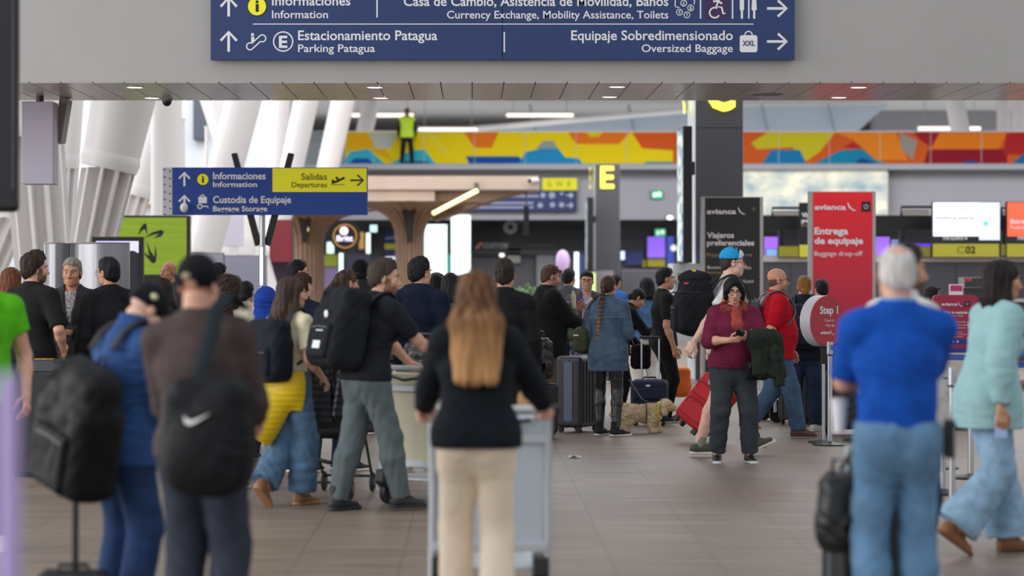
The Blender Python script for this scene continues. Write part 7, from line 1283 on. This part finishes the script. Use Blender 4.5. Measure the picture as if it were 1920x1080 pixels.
G = Fld((-.14, -.17, -.16), (.14, .17, .18), .009); G.ell((0, -.02, .03), (.105, .128, .122), k=0); G.seg((0, -.03, -.02), (0, -.02, -.13), .10, .12, k=.04); G.ell((0, .11, -.02), (.075, .09, .10), k=.02, op='-'); G.fold(.005, 30, 2); P_, Q_ = G.mesh(); link_mesh('hood', P_ * b.hs @ b.HR.T + b.HC, Q_, cloth('1f3f9a'), b.root, smooth=True)
person(424, 18.6, 'person with a mass of long brown curls and a cream fleece, seen from behind', ytop=520, yaw=-14, sex='f', skin=SK2, hair=dict(style='curly', c=hair2('2e2019', '4d3424', 1.1, 1.4), len=.40, wide=.8), jacket=BT('cfc4b4', o=.036, fold=.006), bottom=dict(c=JD), shoes=SHB)
person(407, 25.6, 'person with a dark fade haircut in front of the grey partition', ytop=497, yaw=-55, skin=SK1, hair=SHORT(BLKH, vol=.004), top=BT('34363c'), bottom=dict(c=JD), shoes=SHB)
person(438, 27.0, 'person with a small dark head right of the fade haircut man', ytop=518, yaw=-20, sex='f', skin=SK1, hair=dict(style='bob', c=BLKH, brows=0), top=BT('2b2c31'), bottom=dict(c=JD), shoes=SHB)
person(461, 23.6, 'person with a round dark bob and an oatmeal top, left of the blue hood', ytop=529, yaw=-15, sex='f', skin=SK2, hair=dict(style='bun', c=BLKH, at=(0, -.09, -.05)), top=BT('c7baa9', o=.03), bottom=dict(c=cloth('1e1f24')), shoes=SHB)
person(318, 29.0, 'bald person in front of the green billboard base', ytop=491, yaw=140, skin=skin('b87f68'), hair=dict(style='bald', c=hair('8c8580')), top=BT('3a3b40'), bottom=dict(c=JD), shoes=SHB)
person(303, 22.5, 'person with glasses and dark parted hair looking left, between the two black caps', ytop=523, yaw=118, sex='f', skin=SK3, hair=dict(style='long', c=hair('2b2220'), len=.24), glasses=True, top=BT('2b2a2c'), bottom=dict(c=JD), shoes=SHB)

# ---- group at the left
b = person(62, 20.4, 'person with messy dark hair in a black T-shirt, hand on hip, from behind', ytop=478, yaw=-30, turn=-30, skin=SK1, hair=SHORT(hair('2e221c'), vol=.014), beard=mat('beard_dark2', '6e503e', .8), top=BT('1b1b1c', sleeve=.95, o=.026, hem=-.10), bottom=dict(c=cloth('1c1d20')), shoes=SHB, armR=HOLD(.24, .10, .96, pole=(.9, -1, 0), dir=(-.5, .3, -.8)), armL=HOLD(-.24, .05, .95))
b37 = b = person(136, 21.2, 'grey-haired person in a dark zipped jacket over a checked shirt, facing the camera', ytop=487, yaw=176, skin=skin('b98468'), hair=SHORT(hair('857d76'), slope=1.15, a=.012), shirt=dict(c=mat('shirt_check', 'b8b2b0', .8, var=.9, vscale=60, col2='4a4650'), o=.010, collar=.04), jacket=BT('2f2e2d', o=.028, hem=-.13, collar=.055, vee=1), bottom=dict(c=cloth('7d7265'), fit=(.016, .028, .032, .034)), shoes=SHB, armL=HOLD(-.06, .34, 1.13, curl=.7), armR=HOLD(.24, .08, .9))
handheld(b, -1, 'phone', 'black phone in the hand of the grey-haired man', 'phone', (.07, .14, .008), PH, scr=(PS, 1))
person(206, 20.6, 'person with slicked black hair, thin glasses and a black jacket, seen from behind', ytop=486, yaw=30, turn=22, skin=SK2, hair=SHORT(hair('141317'), slope=.85, a=-.02), glasses=mat('glasses_wire', '8e8f92', .3, metal=.7), shirt=BT('d8d6d4', o=.016, hem=-.15), jacket=BT('191a1e', o=.028, hem=-.11, collar=.03), bottom=dict(c=JD), shoes=SHB)
b = person(20, 22.3, 'person with long auburn hair at the far left edge behind the black T-shirt', ytop=503, yaw=-18, sex='f', skin=SK1, hair=dict(style='long', c=hair('6a3e28'), len=.30), top=BT('b3a48e'), bottom=dict(c=JD), shoes=SHB); spectacles(b, b.root, mat('sunglass_dark', '1a1714', .15), up=.075, sun=True)

# ---- far away
b = person(1748, 34.0, 'person with dark hair and sunglasses pushed up, behind the red board', ytop=536, yaw=-40, sex='f', skin=SK2, turn=-20, hair=dict(style='long', c=BLKH, len=.26), top=BT('26262a'), bottom=dict(c=JD), shoes=SHB); spectacles(b, b.root, mat('sunglass_dark', '1a1714', .15), up=.075, sun=True)
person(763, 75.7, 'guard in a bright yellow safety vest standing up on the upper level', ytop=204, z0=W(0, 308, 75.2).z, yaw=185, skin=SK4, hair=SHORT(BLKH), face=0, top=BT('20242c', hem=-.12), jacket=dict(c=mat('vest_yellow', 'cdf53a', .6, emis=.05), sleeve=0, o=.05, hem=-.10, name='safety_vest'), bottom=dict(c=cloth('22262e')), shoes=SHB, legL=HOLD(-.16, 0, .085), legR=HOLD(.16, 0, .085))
